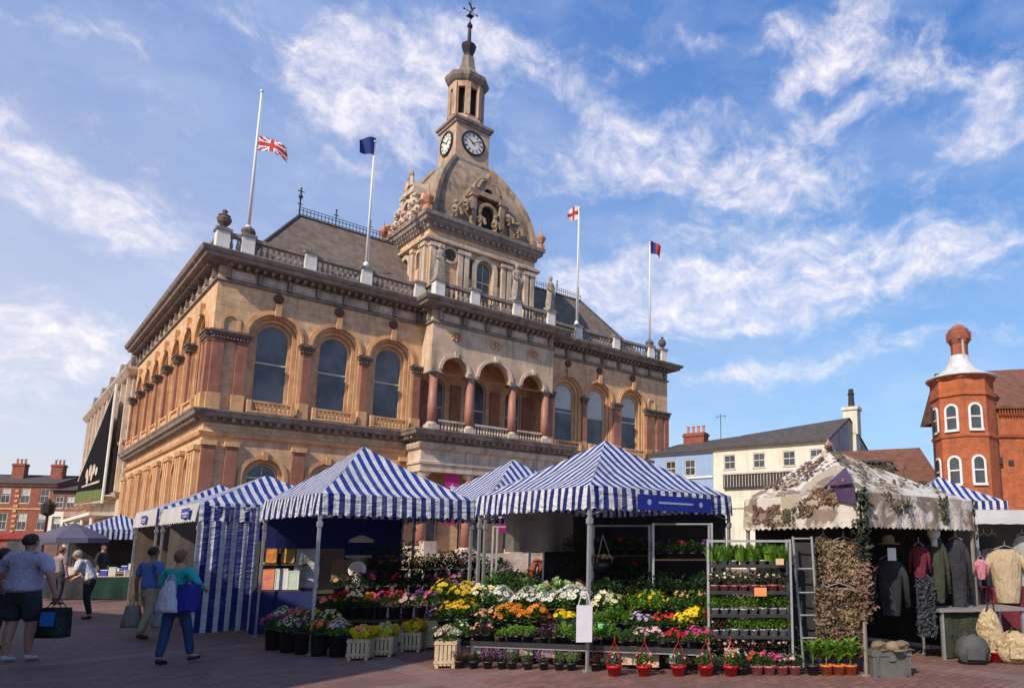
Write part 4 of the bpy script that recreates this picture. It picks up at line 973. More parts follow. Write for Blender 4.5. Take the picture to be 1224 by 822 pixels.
# ================================================================ GROUND
def ground():
    m, nt, b, out = new_mat('brick_paving')
    tc = nt.nodes.new('ShaderNodeTexCoord'); mp = nt.nodes.new('ShaderNodeMapping'); mp.inputs['Rotation'].default_value = (0,0,-ROT); nt.links.new(tc.outputs['Object'], mp.inputs[0])
    br = nt.nodes.new('ShaderNodeTexBrick'); nt.links.new(mp.outputs[0], br.inputs[0]); br.inputs['Scale'].default_value = 1
    br.inputs['Brick Width'].default_value = .215; br.inputs['Row Height'].default_value = .105; br.inputs['Mortar Size'].default_value = .009; br.inputs['Bias'].default_value = 0
    br.inputs['Color1'].default_value = rgba((.26,.125,.10)); br.inputs['Color2'].default_value = rgba((.16,.07,.055)); br.inputs['Mortar'].default_value = rgba((.09,.06,.05))
    n = noise(nt, mp.outputs[0], .35, 6, .6); n2 = noise(nt, mp.outputs[0], 3.5, 6, .7)
    col = mixc(nt, ramp(nt, n, .3, .7), br.outputs['Color'], (.20,.115,.095), 'MIX')
    col = mixc(nt, .5, br.outputs['Color'], col)
    col = mixc(nt, ramp(nt, n2, .50, .72), col, (.11,.075,.065))
    vo = nt.nodes.new('ShaderNodeTexVoronoi'); vo.inputs['Scale'].default_value = 2.2; nt.links.new(mp.outputs[0], vo.inputs['Vector']); col = mixc(nt, ramp(nt, vo.outputs['Distance'], .028, .045, (.75,.75,.75), (0,0,0)), col, (.05,.045,.045))
    n4 = noise(nt, mp.outputs[0], .9, 5, .65, .4); col = mixc(nt, mth_scale(nt, ramp(nt, n4, .48, .66), .5), col, (.12,.075,.065))
    # pale bands of slabs
    sep = nt.nodes.new('ShaderNodeSeparateXYZ'); nt.links.new(mp.outputs[0], sep.inputs[0])
    def band(sock, per, wd, off):
        a = nt.nodes.new('ShaderNodeMath'); a.operation = 'ADD'; a.inputs[1].default_value = off; nt.links.new(sock, a.inputs[0])
        d = nt.nodes.new('ShaderNodeMath'); d.operation = 'DIVIDE'; d.inputs[1].default_value = per; nt.links.new(a.outputs[0], d.inputs[0])
        f = nt.nodes.new('ShaderNodeMath'); f.operation = 'FRACT'; nt.links.new(d.outputs[0], f.inputs[0])
        g = nt.nodes.new('ShaderNodeMath'); g.operation = 'LESS_THAN'; g.inputs[1].default_value = wd/per; nt.links.new(f.outputs[0], g.inputs[0]); return g.outputs[0]
    mx = nt.nodes.new('ShaderNodeMath'); mx.operation = 'MAXIMUM'; nt.links.new(band(sep.outputs[0],5.2,.42,1.0), mx.inputs[0]); nt.links.new(band(sep.outputs[1],5.2,.42,2.3), mx.inputs[1])
    ml = nt.nodes.new('ShaderNodeMath'); ml.operation = 'MULTIPLY'; ml.inputs[1].default_value = .2; nt.links.new(mx.outputs[0], ml.inputs[0])
    col = mixc(nt, ml.outputs[0], col, (.30,.24,.21))
    nt.links.new(col, b.inputs['Base Color']); b.inputs['Roughness'].default_value = .8; b.inputs['Specular IOR Level'].default_value = .3
    bump(nt, b, br.outputs['Fac'], -.006, .6)
    g = MB(); S = 900; g.face([(-S,-S,0),(S,-S,0),(S,S,0),(-S,S,0)]); o = g.build('ground', m); o['kind'] = 'structure'
ground()
# ================================================================ SKY, SUN, CAMERA
SUN_AZ = math.atan2(-.47,-.88); SUN_EL = R(38)     # towards the sun: from the left, behind the viewer
sd = Vector((math.sin(SUN_AZ)*math.cos(SUN_EL), math.cos(SUN_AZ)*math.cos(SUN_EL), math.sin(SUN_EL)))
su = bpy.data.lights.new('sun', 'SUN'); su.energy = 4.8; su.angle = R(.6); su.color = (1,.88,.72)
so = bpy.data.objects.new('sun', su); COL.objects.link(so); so.rotation_euler = (-sd).to_track_quat('-Z','Y').to_euler(); so.location = (0,0,60)
w = bpy.data.worlds.new('World'); sc.world = w; w.use_nodes = True; nt = w.node_tree; nt.nodes.clear()
wo = nt.nodes.new('ShaderNodeOutputWorld'); bg = nt.nodes.new('ShaderNodeBackground'); nt.links.new(bg.outputs[0], wo.inputs[0]); bg.inputs[1].default_value = .165
sky = nt.nodes.new('ShaderNodeTexSky'); sky.sky_type = 'NISHITA'; sky.sun_disc = False; sky.sun_elevation = SUN_EL; sky.sun_rotation = SUN_AZ; sky.air_density = 1.3; sky.dust_density = 1.2; sky.ozone_density = 3
tc = nt.nodes.new('ShaderNodeTexCoord'); sep = nt.nodes.new('ShaderNodeSeparateXYZ'); nt.links.new(tc.outputs['Generated'], sep.inputs[0])
def mth(op, a, b=None, c=None):
    n = nt.nodes.new('ShaderNodeMath'); n.operation = op
    for i, v in enumerate((a, b, c)):
        if v is None: continue
        if isinstance(v, (int, float)): n.inputs[i].default_value = v
        else: nt.links.new(v, n.inputs[i])
    return n.outputs[0]
az = mth('ARCTAN2', sep.outputs[0], sep.outputs[1]); el = mth('ARCSINE', sep.outputs[2])
cmb = nt.nodes.new('ShaderNodeCombineXYZ'); nt.links.new(az, cmb.inputs[0]); nt.links.new(el, cmb.inputs[1]); AE = cmb.outputs[0]
def azel(px, py):
    p = at(px, py, 1.0) - Vector((0,0,EYE)); p = p.normalized(); return math.atan2(p.x, p.y), math.asin(p.z)
wn = nt.nodes.new('ShaderNodeTexNoise'); wn.inputs['Scale'].default_value = 9; wn.inputs['Detail'].default_value = 6; nt.links.new(AE, wn.inputs['Vector'])
vs = nt.nodes.new('ShaderNodeVectorMath'); vs.operation = 'SUBTRACT'; nt.links.new(wn.outputs['Color'], vs.inputs[0]); vs.inputs[1].default_value = (.5,.5,.5)
vm = nt.nodes.new('ShaderNodeVectorMath'); vm.operation = 'SCALE'; vm.inputs['Scale'].default_value = .075; nt.links.new(vs.outputs[0], vm.inputs[0])
va = nt.nodes.new('ShaderNodeVectorMath'); va.operation = 'ADD'; nt.links.new(AE, va.inputs[0]); nt.links.new(vm.outputs[0], va.inputs[1]); AEW = va.outputs[0]
def blob(px, py, rx, ry, rot, amp, vec=None):
    """soft patch of cloud in a given direction of the sky; radii in photo pixels"""
    a, e = azel(px, py); k = 1/FX
    mp = nt.nodes.new('ShaderNodeMapping'); mp.vector_type = 'TEXTURE'; mp.inputs['Location'].default_value = (a, e, 0); mp.inputs['Rotation'].default_value = (0,0,R(rot)); mp.inputs['Scale'].default_value = (rx*k*1.2, ry*k*1.2, 1)
    nt.links.new(vec or AEW, mp.inputs[0]); g = nt.nodes.new('ShaderNodeTexGradient'); g.gradient_type = 'SPHERICAL'; nt.links.new(mp.outputs[0], g.inputs[0])
    return mth('MULTIPLY', g.outputs['Fac'], amp)
def summ(L):
    t = L[0]
    for x in L[1:]: t = mth('ADD', t, x)
    return t
BL = [(470,115,130,80,10,1.25),(420,100,75,45,-20,1.0),(560,60,70,40,0,.75),(660,75,110,26,-8,.75),(735,185,170,50,10,.8),(830,190,120,42,0,.6),(955,150,45,100,-35,.7),
      (930,210,130,36,10,.5),(1010,35,80,40,20,1.2),(930,40,36,26,10,1.1),(1080,85,80,45,0,1.1),(1190,110,70,50,25,.9),(1160,178,70,26,20,.7),(900,225,220,30,-4,.6),
      (940,300,280,50,0,.85),(1060,325,240,46,4,.85),(800,350,210,38,-3,.85),(740,350,110,45,0,.6),(850,385,180,26,0,.8),(880,445,130,18,0,.7),(1000,430,140,18,0,.7),(1120,400,140,16,0,.55),
      (75,228,170,34,-22,.95),(140,255,60,22,-20,.6),(205,250,60,30,-30,.55),(30,210,60,40,-20,.5),(60,400,140,45,0,.85),(25,25,25,12,0,.6),(70,38,30,12,-15,.7),(120,47,26,10,0,.6),(160,57,30,12,-15,.7),
      (110,145,30,20,0,.45),(15,125,20,15,0,.4),(330,50,200,45,0,.35),(700,120,60,20,-20,.6),(1000,150,30,18,0,.8),(1020,130,24,14,0,.7),(960,100,40,16,20,.6),(850,60,60,14,-10,.5),(1130,300,90,20,0,.5),(760,70,40,14,-10,.6),(0,450,260,60,0,.6)]
mask = summ([blob(*b) for b in BL])
def wnoise(scale, sx, sy, rot, det=8, rough=.6):
    mp = nt.nodes.new('ShaderNodeMapping'); mp.inputs['Scale'].default_value = (sx,sy,1); mp.inputs['Rotation'].default_value = (0,0,R(rot)); nt.links.new(AEW, mp.inputs[0])
    n = nt.nodes.new('ShaderNodeTexNoise'); n.inputs['Scale'].default_value = scale; n.inputs['Detail'].default_value = det; n.inputs['Roughness'].default_value = rough; nt.links.new(mp.outputs[0], n.inputs['Vector']); return n.outputs['Fac']
nz = wnoise(12, 1, 1.9, -20); nz2 = wnoise(26, 1, 1.6, 30, 6, .65)
nz3 = wnoise(60, 1, 1.3, 10, 5, .65)
nn = mth('ADD', mth('ADD', mth('MULTIPLY', nz, .48), mth('MULTIPLY', nz2, .36)), mth('MULTIPLY', nz3, .16))
dens = mth('ADD', mth('MULTIPLY', mth('MINIMUM', mask, .85), .70), mth('MULTIPLY', mth('SUBTRACT', nn, .52), 2.1))
mr = nt.nodes.new('ShaderNodeMapRange'); mr.interpolation_type = 'SMOOTHSTEP'; nt.links.new(dens, mr.inputs[0]); mr.inputs[1].default_value = .03; mr.inputs[2].default_value = 1.0; mr.inputs[3].default_value = 0; mr.inputs[4].default_value = .92
veil = mth('MULTIPLY', ramp(nt, wnoise(4, 1, 2.5, -15, 6), .42, .8), .35)
hz = mth('MULTIPLY', ramp(nt, el, 0, .42, (1,1,1), (0,0,0)), .55)
# paler towards the left of the square
lf = nt.nodes.new('ShaderNodeMapRange'); nt.links.new(az, lf.inputs[0]); lf.inputs[1].default_value = -.05; lf.inputs[2].default_value = -.85; lf.inputs[3].default_value = 0; lf.inputs[4].default_value = .42
tint = mixc(nt, 1.0, sky.outputs[0], (.92,.98,1.1), 'MULTIPLY')
ef = nt.nodes.new('ShaderNodeMapRange'); nt.links.new(el, ef.inputs[0]); ef.inputs[1].default_value = .02; ef.inputs[2].default_value = .75; ef.interpolation_type = 'SMOOTHSTEP'
rgt = mixc(nt, ef.outputs[0], (2.5,4.0,6.0), (.38,1.35,4.1)); lft = mixc(nt, ef.outputs[0], (5.2,4.9,5.3), (1.9,2.6,4.9))
hs = nt.nodes.new('ShaderNodeHueSaturation'); hs.inputs['Saturation'].default_value = 1.2; hs.inputs['Value'].default_value = .9; nt.links.new(tint, hs.inputs['Color'])
lf.inputs[1].default_value = .25; lf.inputs[2].default_value = -.85; lf.inputs[4].default_value = 1.0
c1 = mixc(nt, .65, hs.outputs[0], mixc(nt, lf.outputs[0], rgt, lft))
c3 = mixc(nt, veil, c1, (4.6,5.0,6.2))
shade = mixc(nt, ramp(nt, nz2, .35, .65), (4.9,4.8,5.6), (7.0,6.6,6.6))
c4 = mixc(nt, mr.outputs[0], c3, shade)
nt.links.new(c4, bg.inputs[0])
cam = bpy.data.cameras.new('camera'); co = bpy.data.objects.new('camera', cam); COL.objects.link(co)
cam.sensor_width = 36; cam.lens = FX/1224*36; cam.shift_x = (612-CXP)/1224; cam.shift_y = (CYP-411)/1224; cam.clip_end = 3000; cam.clip_start = .05
co.location = (0,0,EYE); co.rotation_euler = (PI/2+TH, 0, 0); sc.camera = co
sc.view_settings.view_transform = 'Standard'; sc.view_settings.look = 'None'; sc.view_settings.exposure = 0; sc.view_settings.gamma = 1
# ================================================================ MARKET STALLS
canvas = M_stripe('blue_white_canvas', (.70,.70,.70), (.02,.05,.30), .172)
canvas_v = M_stripe('shaded_blue_white_valance', (.72,.72,.71), (.013,.024,.17), .172, .15)  # darker blue than the roof canvas: shade on the valances put into the colour
alu = M('galvanised_pole', (.42,.42,.42), (.32,.32,.33), 8, .45, metal=.5)
navy = M('navy_canvas', (.012,.022,.12), (.008,.014,.08), 1.5, .75, .01)
white_c = M('white_canvas', (.70,.69,.67), (.58,.57,.55), 1.5, .65, .01, translucent=.25)
black_c = M('black_sheet', (.03,.028,.027), (.045,.042,.04), 2, .9)
wood_p = M('pale_crate_wood', (.56,.43,.28), (.43,.32,.20), 7, .8, .01)
darkwood = M('dark_staging_wood', (.07,.05,.035), (.04,.03,.02), 5, .8)
blackpl = M('black_plastic', (.018,.018,.02), (.03,.03,.03), 6, .4, spec=.5)
def canopy_tri(m, A, B_, P, sag=.1, n=8, uoff=0, jit=.012):
    A, B_, P = Vector(A), Vector(B_), Vector(P); d = (B_-A).normalized(); idx = {}
    for j in range(n+1):
        for i in range(n+1-j):
            a = i/n; v = j/n; b = 1-a-v
            p = A*b + B_*a + P*v
            s = 27*a*b*v if False else (4*v*(1-v))*.6 + 4*a*b*(1-v)*.4
            q = p.copy(); edge = (a == 0 or b <= 1e-6 or v == 0)
            q.z -= sag*s*(.55 if (a == 0 or b < 1e-6) else 1) if v > 0 else 0
            if not edge: q.z += random.uniform(-jit, jit)
            idx[i,j] = (m.vert(q), ((p-A).dot(d)+uoff, v*2))
    for j in range(n):
        for i in range(n-j):
            t = [idx[i,j], idx[i+1,j], idx[i,j+1]]; m.fi([x[0] for x in t], [x[1] for x in t])
            if i < n-j-1: t = [idx[i+1,j], idx[i+1,j+1], idx[i,j+1]]; m.fi([x[0] for x in t], [x[1] for x in t])
def valance(m, A, B_, zt, zb, out, uoff=0, scallop=.1, depth=.03):
    A, B_ = Vector(A), Vector(B_); L = (B_-A).length; n = max(4, int(L/(scallop/2))); d = (B_-A)/L
    o = Vector(out); ids = []
    for i in range(n+1):
        p = A + d*L*i/n; wv = .012*math.sin(i*.9+uoff*3)
        zz = zb + (depth if i%2 else 0)
        r = [ (Vector((p.x,p.y,zt))+o*.0, 1), (Vector((p.x,p.y,(zt+zb)/2))+o*(.02+wv), .5), (Vector((p.x,p.y,zz))+o*(.03+wv*1.6), 0) ]
        ids.append([(m.vert(q), (L*i/n+uoff, h)) for q, h in r])
    for a, b in zip(ids, ids[1:]):
        for k in range(2): t = [a[k], a[k+1], b[k+1], b[k]]; m.fi([x[0] for x in t], [x[1] for x in t])
def stall(label, corner, rz, L1, L2, zt, zb, zp, apex=None, cm=None, vm=None, poles=(1,1,1,1), vals=(1,1,1,1), group='striped pop-up market stalls', name='market_stall', sag=.1, vm_left=None, pm=None):
    t = thing(name, label, 'market stall', (corner[0], corner[1], 0), rz, group)
    C4 = [(0,0),(L1,0),(L1,L2),(0,L2)]; ax = apex or (L1/2, L2/2); uo = random.random()*.2
    m = MB()
    for i in range(4):
        a, b = C4[i], C4[(i+1)%4]; canopy_tri(m, (*a,zt), (*b,zt), (*ax,zp), sag, 8, uo+i*.07)
    m.build('canopy', cm or canvas, t)
    outs = [(0,-1,0),(1,0,0),(0,1,0),(-1,0,0)]
    for i in range(4):
        if not vals[i]: continue
        a, b = C4[i], C4[(i+1)%4]; m = MB(); valance(m, a, b, zt+.01, zb, outs[i], uo+i*.07)
        m.build('valance', (vm_left if (i == 3 and vm_left) else (vm or canvas_v)), t)
    for i, (x, y) in enumerate(C4):
        if not poles[i]: continue
        x += .03 if x == 0 else -.03; y += .03 if y == 0 else -.03
        m = MB(); m.box(x-.022,x+.022,y-.022,y+.022,.8,zt-.02); m.box(x-.017,x+.017,y-.017,y+.017,.02,.82); m.box(x-.045,x+.045,y-.045,y+.045,0,.02); m.box(x-.035,x+.035,y-.035,y+.035,1.95,2.03); m.build('leg', pm or alu, t)
    m = MB()
    for i in range(4):
        a, b = Vector((*C4[i],zt-.06)), Vector((*C4[(i+1)%4],zt-.06)); q = (a+b)/2; dz = Vector((0,0,.34))
        ins = (Vector((L1/2,L2/2,zt-.06))-q).normalized()*.04; a += ins; b += ins; q += ins
        m.tube([a, q-dz*.0+Vector((0,0,-.28))], .012, 4); m.tube([a-dz, q], .012, 4); m.tube([b, q+Vector((0,0,-.28))], .012, 4); m.tube([b-dz, q], .012, 4)
    m.tube([(*ax,zt-.3),(*ax,zp-.03)], .02, 5)
    for c in C4: m.tube([(*c,zt-.02),(*ax,zp-.06)], .012, 4)
    m.build('folding_frame', pm or alu, t)
    return t
A_ = Vector((-5.45,11.0,0)); B_c = Vector((-1.04,9.57,0))
stA = stall('blue striped stall over the cut flower buckets, left of the two front flower stalls', A_, ROT, 2.7, 3.0, 2.47, 2.12, 3.5, (1.22,1.58))
stB = stall('blue striped stall over the long plant table with a navy strip on its valance', B_c, ROT, 3.0, 3.0, 2.47, 2.14, 3.42)
cC = Vector((-3.3,15.0,0))-(DF+DS)*1.5
stC = stall('smaller looking blue striped stall behind and between the two front flower stalls', cC, ROT, 3, 3, 2.5, 2.15, 3.5)
stD = stall('blue striped stall closed at the front by a striped curtain', (-8.78,13.15,0), ROT, 3, 3.6, 2.45, 2.1, 3.2, (1.5,1.6), vm_left=white_c)
cE = Vector((-11.75,18.3,0))-(DF+DS)*1.5
stE = stall('blue striped stall with a white side valance behind the curtained stall', cE, ROT, 3, 3, 2.5, 2.1, 3.25, vm_left=white_c)
stF = stall('blue striped stall in the distance at the foot of the town hall corner', Vector((-23.4,30,0))-(DF+DS)*1.5, ROT, 3, 3, 2.3, 1.9, 3.0)
stH = stall('blue striped stall behind the camouflage stall, in front of the orange brick turret', (5.95,17.0,0), R(-3), 2.35, 2.6, 2.72, 2.44, 3.45)
# navy name strip on stall B, blue panels on left stalls
m = MB(); m.cur = 0; m.box(.85,2.45,-.05,-.044,2.17,2.40); m.build('name_strip', M('navy_strip', (.015,.03,.28), (.012,.022,.2), 1, .6), stB)
m = MB(); m.box(1.28,2.02,-.056,-.0505,2.275,2.305); m.lathe([(.03,0),(.03,.006)], (0,0,0), 8) if False else None
for x in (1.08,2.2): m.face([(x+.045*math.cos(k*PI/5), -.054, 2.29+.045*math.sin(k*PI/5)) for k in range(10)])
m.build('pale_lettering', M('pale_strip_lettering', (.35,.4,.6), (.3,.35,.5), 1, .6), stB)
bluep = M('blue_label', (.05,.06,.42), (.04,.05,.3), 1, .6)
for st, ys in ((stD,(.5,)),(stE,(.9,))):
    for y in ys:
        m = MB(); m.box(-.062,-.058,y,y+.75,2.18,2.38); p_ = m.build('logo_panel', bluep, st)
        m = MB(); m.box(-.067,-.064,y+.1,y+.65,2.26,2.3); m.box(-.067,-.064,y+.2,y+.55,2.21,2.235); m.build('logo_lettering', white_c, p_)
# curtain on the front of D
m = MB(); L = 1.35; n = 44; ids = []
for i in range(n+1):
    x = L*i/n; y = -.05+.035*math.sin(i*.95)+.02*math.sin(i*.37)
    ids.append([(m.vert((x, y*(.3+.7*(1-j/6)) , .06+(2.4-.06)*j/6)), (x, j)) for j in range(7)])
for a, b in zip(ids, ids[1:]):
    for k in range(6): q = [a[k],b[k],b[k+1],a[k+1]]; m.fi([x[0] for x in q],[x[1] for x in q])
m.build('side_curtain', M_stripe('curtain_stripe', (.66,.66,.66), (.014,.022,.15), .19, .15), stD, True)
# inner sheets
def sheet(m, a, b, z0, z1, n=16, amp=.03, vs=3):
    a, b = Vector(a), Vector(b); d = (b-a).normalized(); nn = Vector((d.y,-d.x,0)); g = []
    for i in range(n+1):
        g.append([m.vert(a.lerp(b,i/n)+nn*amp*math.sin(i*1.1)*(1.2-j/vs)+Vector((0,0,z0+(z1-z0)*j/vs))) for j in range(vs+1)])
    for p, q in zip(g, g[1:]):
        for k in range(vs): m.fi([p[k],q[k],q[k+1],p[k+1]])
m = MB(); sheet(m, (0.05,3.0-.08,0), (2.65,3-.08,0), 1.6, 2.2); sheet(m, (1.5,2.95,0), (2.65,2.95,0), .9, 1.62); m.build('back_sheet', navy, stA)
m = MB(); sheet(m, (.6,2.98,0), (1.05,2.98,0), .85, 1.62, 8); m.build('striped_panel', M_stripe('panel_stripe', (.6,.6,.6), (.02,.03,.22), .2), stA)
m = MB(); sheet(m, (2.92,.05,0), (2.92,2.95,0), .1, 2.2); sheet(m, (1.3,2.95,0), (2.92,2.95,0), .3, 2.2); m.build('back_sheet', black_c, stB)  # black sheets put in to make the stall interior dark
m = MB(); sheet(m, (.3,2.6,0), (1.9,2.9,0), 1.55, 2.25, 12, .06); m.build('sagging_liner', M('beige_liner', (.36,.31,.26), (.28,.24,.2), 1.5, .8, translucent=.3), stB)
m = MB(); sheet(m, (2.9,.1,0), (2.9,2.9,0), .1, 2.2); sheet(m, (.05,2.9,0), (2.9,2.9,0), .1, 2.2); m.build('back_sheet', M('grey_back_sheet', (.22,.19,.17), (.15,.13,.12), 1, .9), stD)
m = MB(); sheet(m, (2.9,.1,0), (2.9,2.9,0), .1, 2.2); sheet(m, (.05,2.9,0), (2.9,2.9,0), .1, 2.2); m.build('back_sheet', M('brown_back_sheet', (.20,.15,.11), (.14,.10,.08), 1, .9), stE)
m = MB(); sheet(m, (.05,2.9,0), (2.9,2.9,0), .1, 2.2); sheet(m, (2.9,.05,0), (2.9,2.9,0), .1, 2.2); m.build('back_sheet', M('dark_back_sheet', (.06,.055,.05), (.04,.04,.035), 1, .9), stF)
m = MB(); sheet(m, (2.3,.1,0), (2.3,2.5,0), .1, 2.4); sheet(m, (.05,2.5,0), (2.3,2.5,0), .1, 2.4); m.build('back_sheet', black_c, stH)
# white paper bag on the corner pole
b = MB(); o3 = B_c + Vector((-.02,-.06,0)); pts = []
b.prism([(-.12,-.05),(.09,-.05),(.09,.03),(-.12,.03)], .4, .87); b.tube([(-.1,-.02,.86),(-.06,-.02,1.0),(0,-.0,1.05)], .008, 4); b.tube([(.06,-.02,.86),(.03,-.02,1.0),(0,0,1.05)], .008, 4)
o = b.build('paper_bag', M('white_paper', (.62,.60,.64), (.52,.50,.55), 4, .7, .01)); tag(o, 'white paper bag hanging on the corner pole of the plant stall', 'bag'); orient(o, o3, .1)
# ---- camouflage stall
ca = R(40); camo_c = M_camo('camouflage_roof', [(.64,.59,.52),(.43,.36,.28),(.23,.185,.135)], 2.2, .15)
camo_v = M_camo('pale_camouflage_valance', [(.60,.55,.48),(.42,.35,.27),(.26,.20,.15)], 2.4, .1)
stG = stall('cream canopied stall draped with camouflage netting and hung with army surplus', (2.59,9.27,0), ca, 3.1, 2.1, 2.36, 1.88, 3.16, (.95,1.2), camo_c, camo_v, group=None, sag=.06, pm=M('wrapped_pole', (.20,.17,.14), (.3,.26,.22), 4, .8))
m = MB(); sheet(m, (3.0,.3,0), (3.0,2.05,0), .05, 2.3); sheet(m, (.15,2.03,0), (3.0,2.03,0), .05, 2.3); sheet(m, (.6,1.2,0), (1.2,1.6,0), .1, 2.2); m.build('back_sheet', black_c, stG)  # black sheets added behind the stock to darken the inside of the stall
netm = M_camo('camouflage_net', [(.14,.12,.06),(.07,.08,.035),(.20,.14,.09),(.05,.045,.03)], 7)
netb = M_camo('brown_camouflage_net', [(.17,.10,.07),(.10,.06,.04),(.24,.16,.11)], 9)
def netting(m, P, n, r, sz=.06, flat=False):
    """ragged scraps of net scattered about a patch; flat scraps lie on the cloth"""
    n = int(n*2.3); sz *= .55; r *= .75; o = Vector(P(0,0)); ex = (Vector(P(1,0))-o).normalized(); ey = (Vector(P(0,1))-o); ey = (ey-ex*ey.dot(ex)).normalized(); nz_ = ex.cross(ey)
    if flat: r *= .5
    for _ in range(n):
        u_, v_ = random.random(), random.random()
        if flat and math.sin(u_*9+v_*4)+math.sin(v_*11-u_*3) < -.25: continue
        q = Vector(P(u_, v_)) + Vector((random.gauss(0,r),random.gauss(0,r),random.gauss(0,r)))
        if flat: a_ = random.uniform(0,PI); u = (ex*math.cos(a_)+ey*math.sin(a_)+nz_*random.gauss(0,.22)).normalized(); v = (ey*math.cos(a_)-ex*math.sin(a_)+nz_*random.gauss(0,.22)).normalized()
        else: u = Vector((random.gauss(0,1),random.gauss(0,1),random.gauss(0,1))).normalized(); v = u.orthogonal().normalized()
        s1_, s2_ = sz*random.uniform(.5,1.4), sz*random.uniform(.5,1.4)
        m.face([q-u*s1_, q+v*s2_*.8, q+u*s1_*.9, q-v*s2_])
def patch(p0, p1, p2):   # param patch
    p0,p1,p2 = Vector(p0),Vector(p1),Vector(p2); return lambda u,v: p0+(p1-p0)*u+(p2-p0)*v
AP = (.95,1.2,3.16)
m = MB()
netting(m, patch((-.04,1.9,2.25),(-.04,1.35,2.25),(-.04,1.9,1.95)), 170, .02, .05, True)
netting(m, patch((-.04,1.0,2.05),(-.04,.25,2.25),(.0,1.0,2.35)), 240, .03, .05, True)
netting(m, patch((.2,1.9,2.54),(.75,1.35,3.0),(.1,1.3,2.52)), 130, .02, .06, True)
build_split(m, 'net_scrap', netb, stG, pad=.12)
m = MB()
netting(m, patch((.1,.3,2.48),(.9,1.1,3.12),(.5,.1,2.44)), 90, .03, .06, True)
netting(m, patch((.6,.06,2.44),(2.8,.2,2.47),(1.1,1.0,3.02)), 170, .03, .06, True)
netting(m, patch((.5,-.05,2.4),(1.2,-.05,2.3),(.6,-.05,2.15)), 70, .03, .05, True)
netting(m, patch((1.95,-.05,2.4),(2.2,-.05,2.4),(2.0,-.05,2.0)), 110, .03, .055, True)
netting(m, patch((3.05,-.03,2.4),(3.12,.0,2.4),(3.1,-.03,1.75)), 80, .03, .06, True)
netting(m, patch((-.06,.85,2.3),(-.05,1.3,2.15),(-.06,1.0,2.05)), 60, .03, .05, True)
m.build('net_garland', netm, stG)
m = MB(); netting(m, patch((0.03,0.03,1.5),(.06,.0,1.5),(.03,.03,2.36)), 330, .055, .07); m.build('pole_wrap', M_camo('dark_green_net', [(.045,.055,.035),(.02,.025,.018),(.09,.09,.06)], 9), stG)
m = MB(); netting(m, patch((.03,.03,.75),(.05,.0,.75),(.04,.03,1.4)), 260, .07, .06); m.tube([(.03,.03,.7),(.05,.01,1.45)], .06, 6); m.build('pole_bundle', netb, stG)
m = MB(); m.face([(-.05,.55,2.46),(-.05,.05,2.48),(.35,.45,2.76)]); m.face([(-.065,.35,2.42),(-.065,.02,2.42),(-.065,.02,2.2),(-.065,.3,2.25)]); m.build('purple_cloth', M('purple_cloth', (.08,.045,.11), (.05,.03,.07), 4, .8), stG)
m = MB(); netting(m, patch((.75,1.0,3.08),(1.15,1.3,3.1),(.8,1.1,3.26)), 60, .03, .07); m.build('peak_cloth', M('pink_brown_cloth', (.38,.24,.18), (.28,.17,.12), 4, .9), stG)
# hanging hessian / camo garments on the left side of the camo stall
def hang(name, label, px, py0, py1, wpx, Y, mat, cat='garment', kind='net', group=None):
    top = at(px, py0, Y); bot = at(px, py1, Y); w_ = wpx/FX*Y; h_ = top.z-bot.z
    t = thing(name, label, cat, (top.x, top.y, top.z), -.25, group)
    m = MB()
    if kind == 'net':
        sheet(m, (-w_/2,0,0), (w_/2,0,0), -h_, 0, 14, .03, 5); netting(m, patch((-w_/2,-.03,-h_),(w_/2,-.03,-h_),(-w_/2,-.03,0)), int(260*w_*h_/.3), .02, .05); m.build('cloth', mat, t)
    else:   # jacket / shirt with sleeves, rounded chest
        n = 10
        prof = [(0,.30),(.12,.34),(.5,.42),(.8,.46),(.92,.44),(1.0,.22)]
        rings = []
        for v, r in prof: rings.append([m.vert((w_*r*math.cos(2*PI*i/n), w_*r*.45*math.sin(2*PI*i/n), -h_*(1-v))) for i in range(n)])
        for a, b in zip(rings, rings[1:]):
            for i in range(n): m.fi([a[i],a[(i+1)%n],b[(i+1)%n],b[i]])
        m.fi(rings[-1]); m.build('body_panel', mat, t, True)
        m = MB()
        for e in (-1,1): m.tube([(e*w_*.36,0,-h_*.12),(e*w_*.52,0,-h_*.32),(e*w_*.56,.02,-h_*(.5 if kind=='tee' else .85))], w_*.13, 8, w_*.1)
        m.build('sleeve', mat, t, True)
    m = MB(); m.tube([(-w_*.3,0,.0),(0,0,.06),(w_*.3,0,0)], .008, 4); m.tube([(0,0,.05),(0,0,.13)], .006, 4); m.build('hanger', alu, t)
    return t
hess = M_camo('hessian_camo', [(.27,.19,.12),(.17,.12,.075),(.33,.25,.16)], 8); camd = M_camo('desert_camo', [(.2,.14,.09),(.10,.07,.045),(.27,.2,.13),(.06,.045,.03)], 8)
hang('camo_poncho', 'pale hessian camouflage net hanging just left of the wrapped corner pole', 1008, 646, 697, 40, 9.7, hess, kind='net')
hang('camo_smock', 'narrow camouflage smock hanging beside the steel trolley', 984, 643, 700, 18, 9.9, camd, kind='net')
hang('camo_net', 'long brown patterned camouflage net hanging above the tall leafy pots', 1003, 702, 785, 56, 9.6, camd, kind='net')
hang('camo_trousers', 'narrow pale camouflage trousers hanging at the left of the long net', 984, 704, 765, 14, 9.75, hess, kind='net')
bl2 = M('black_cloth', (.02,.02,.024), (.035,.035,.04), 4, .85, .01); mar = M('maroon_cloth', (.16,.02,.035), (.1,.015,.025), 4, .8)
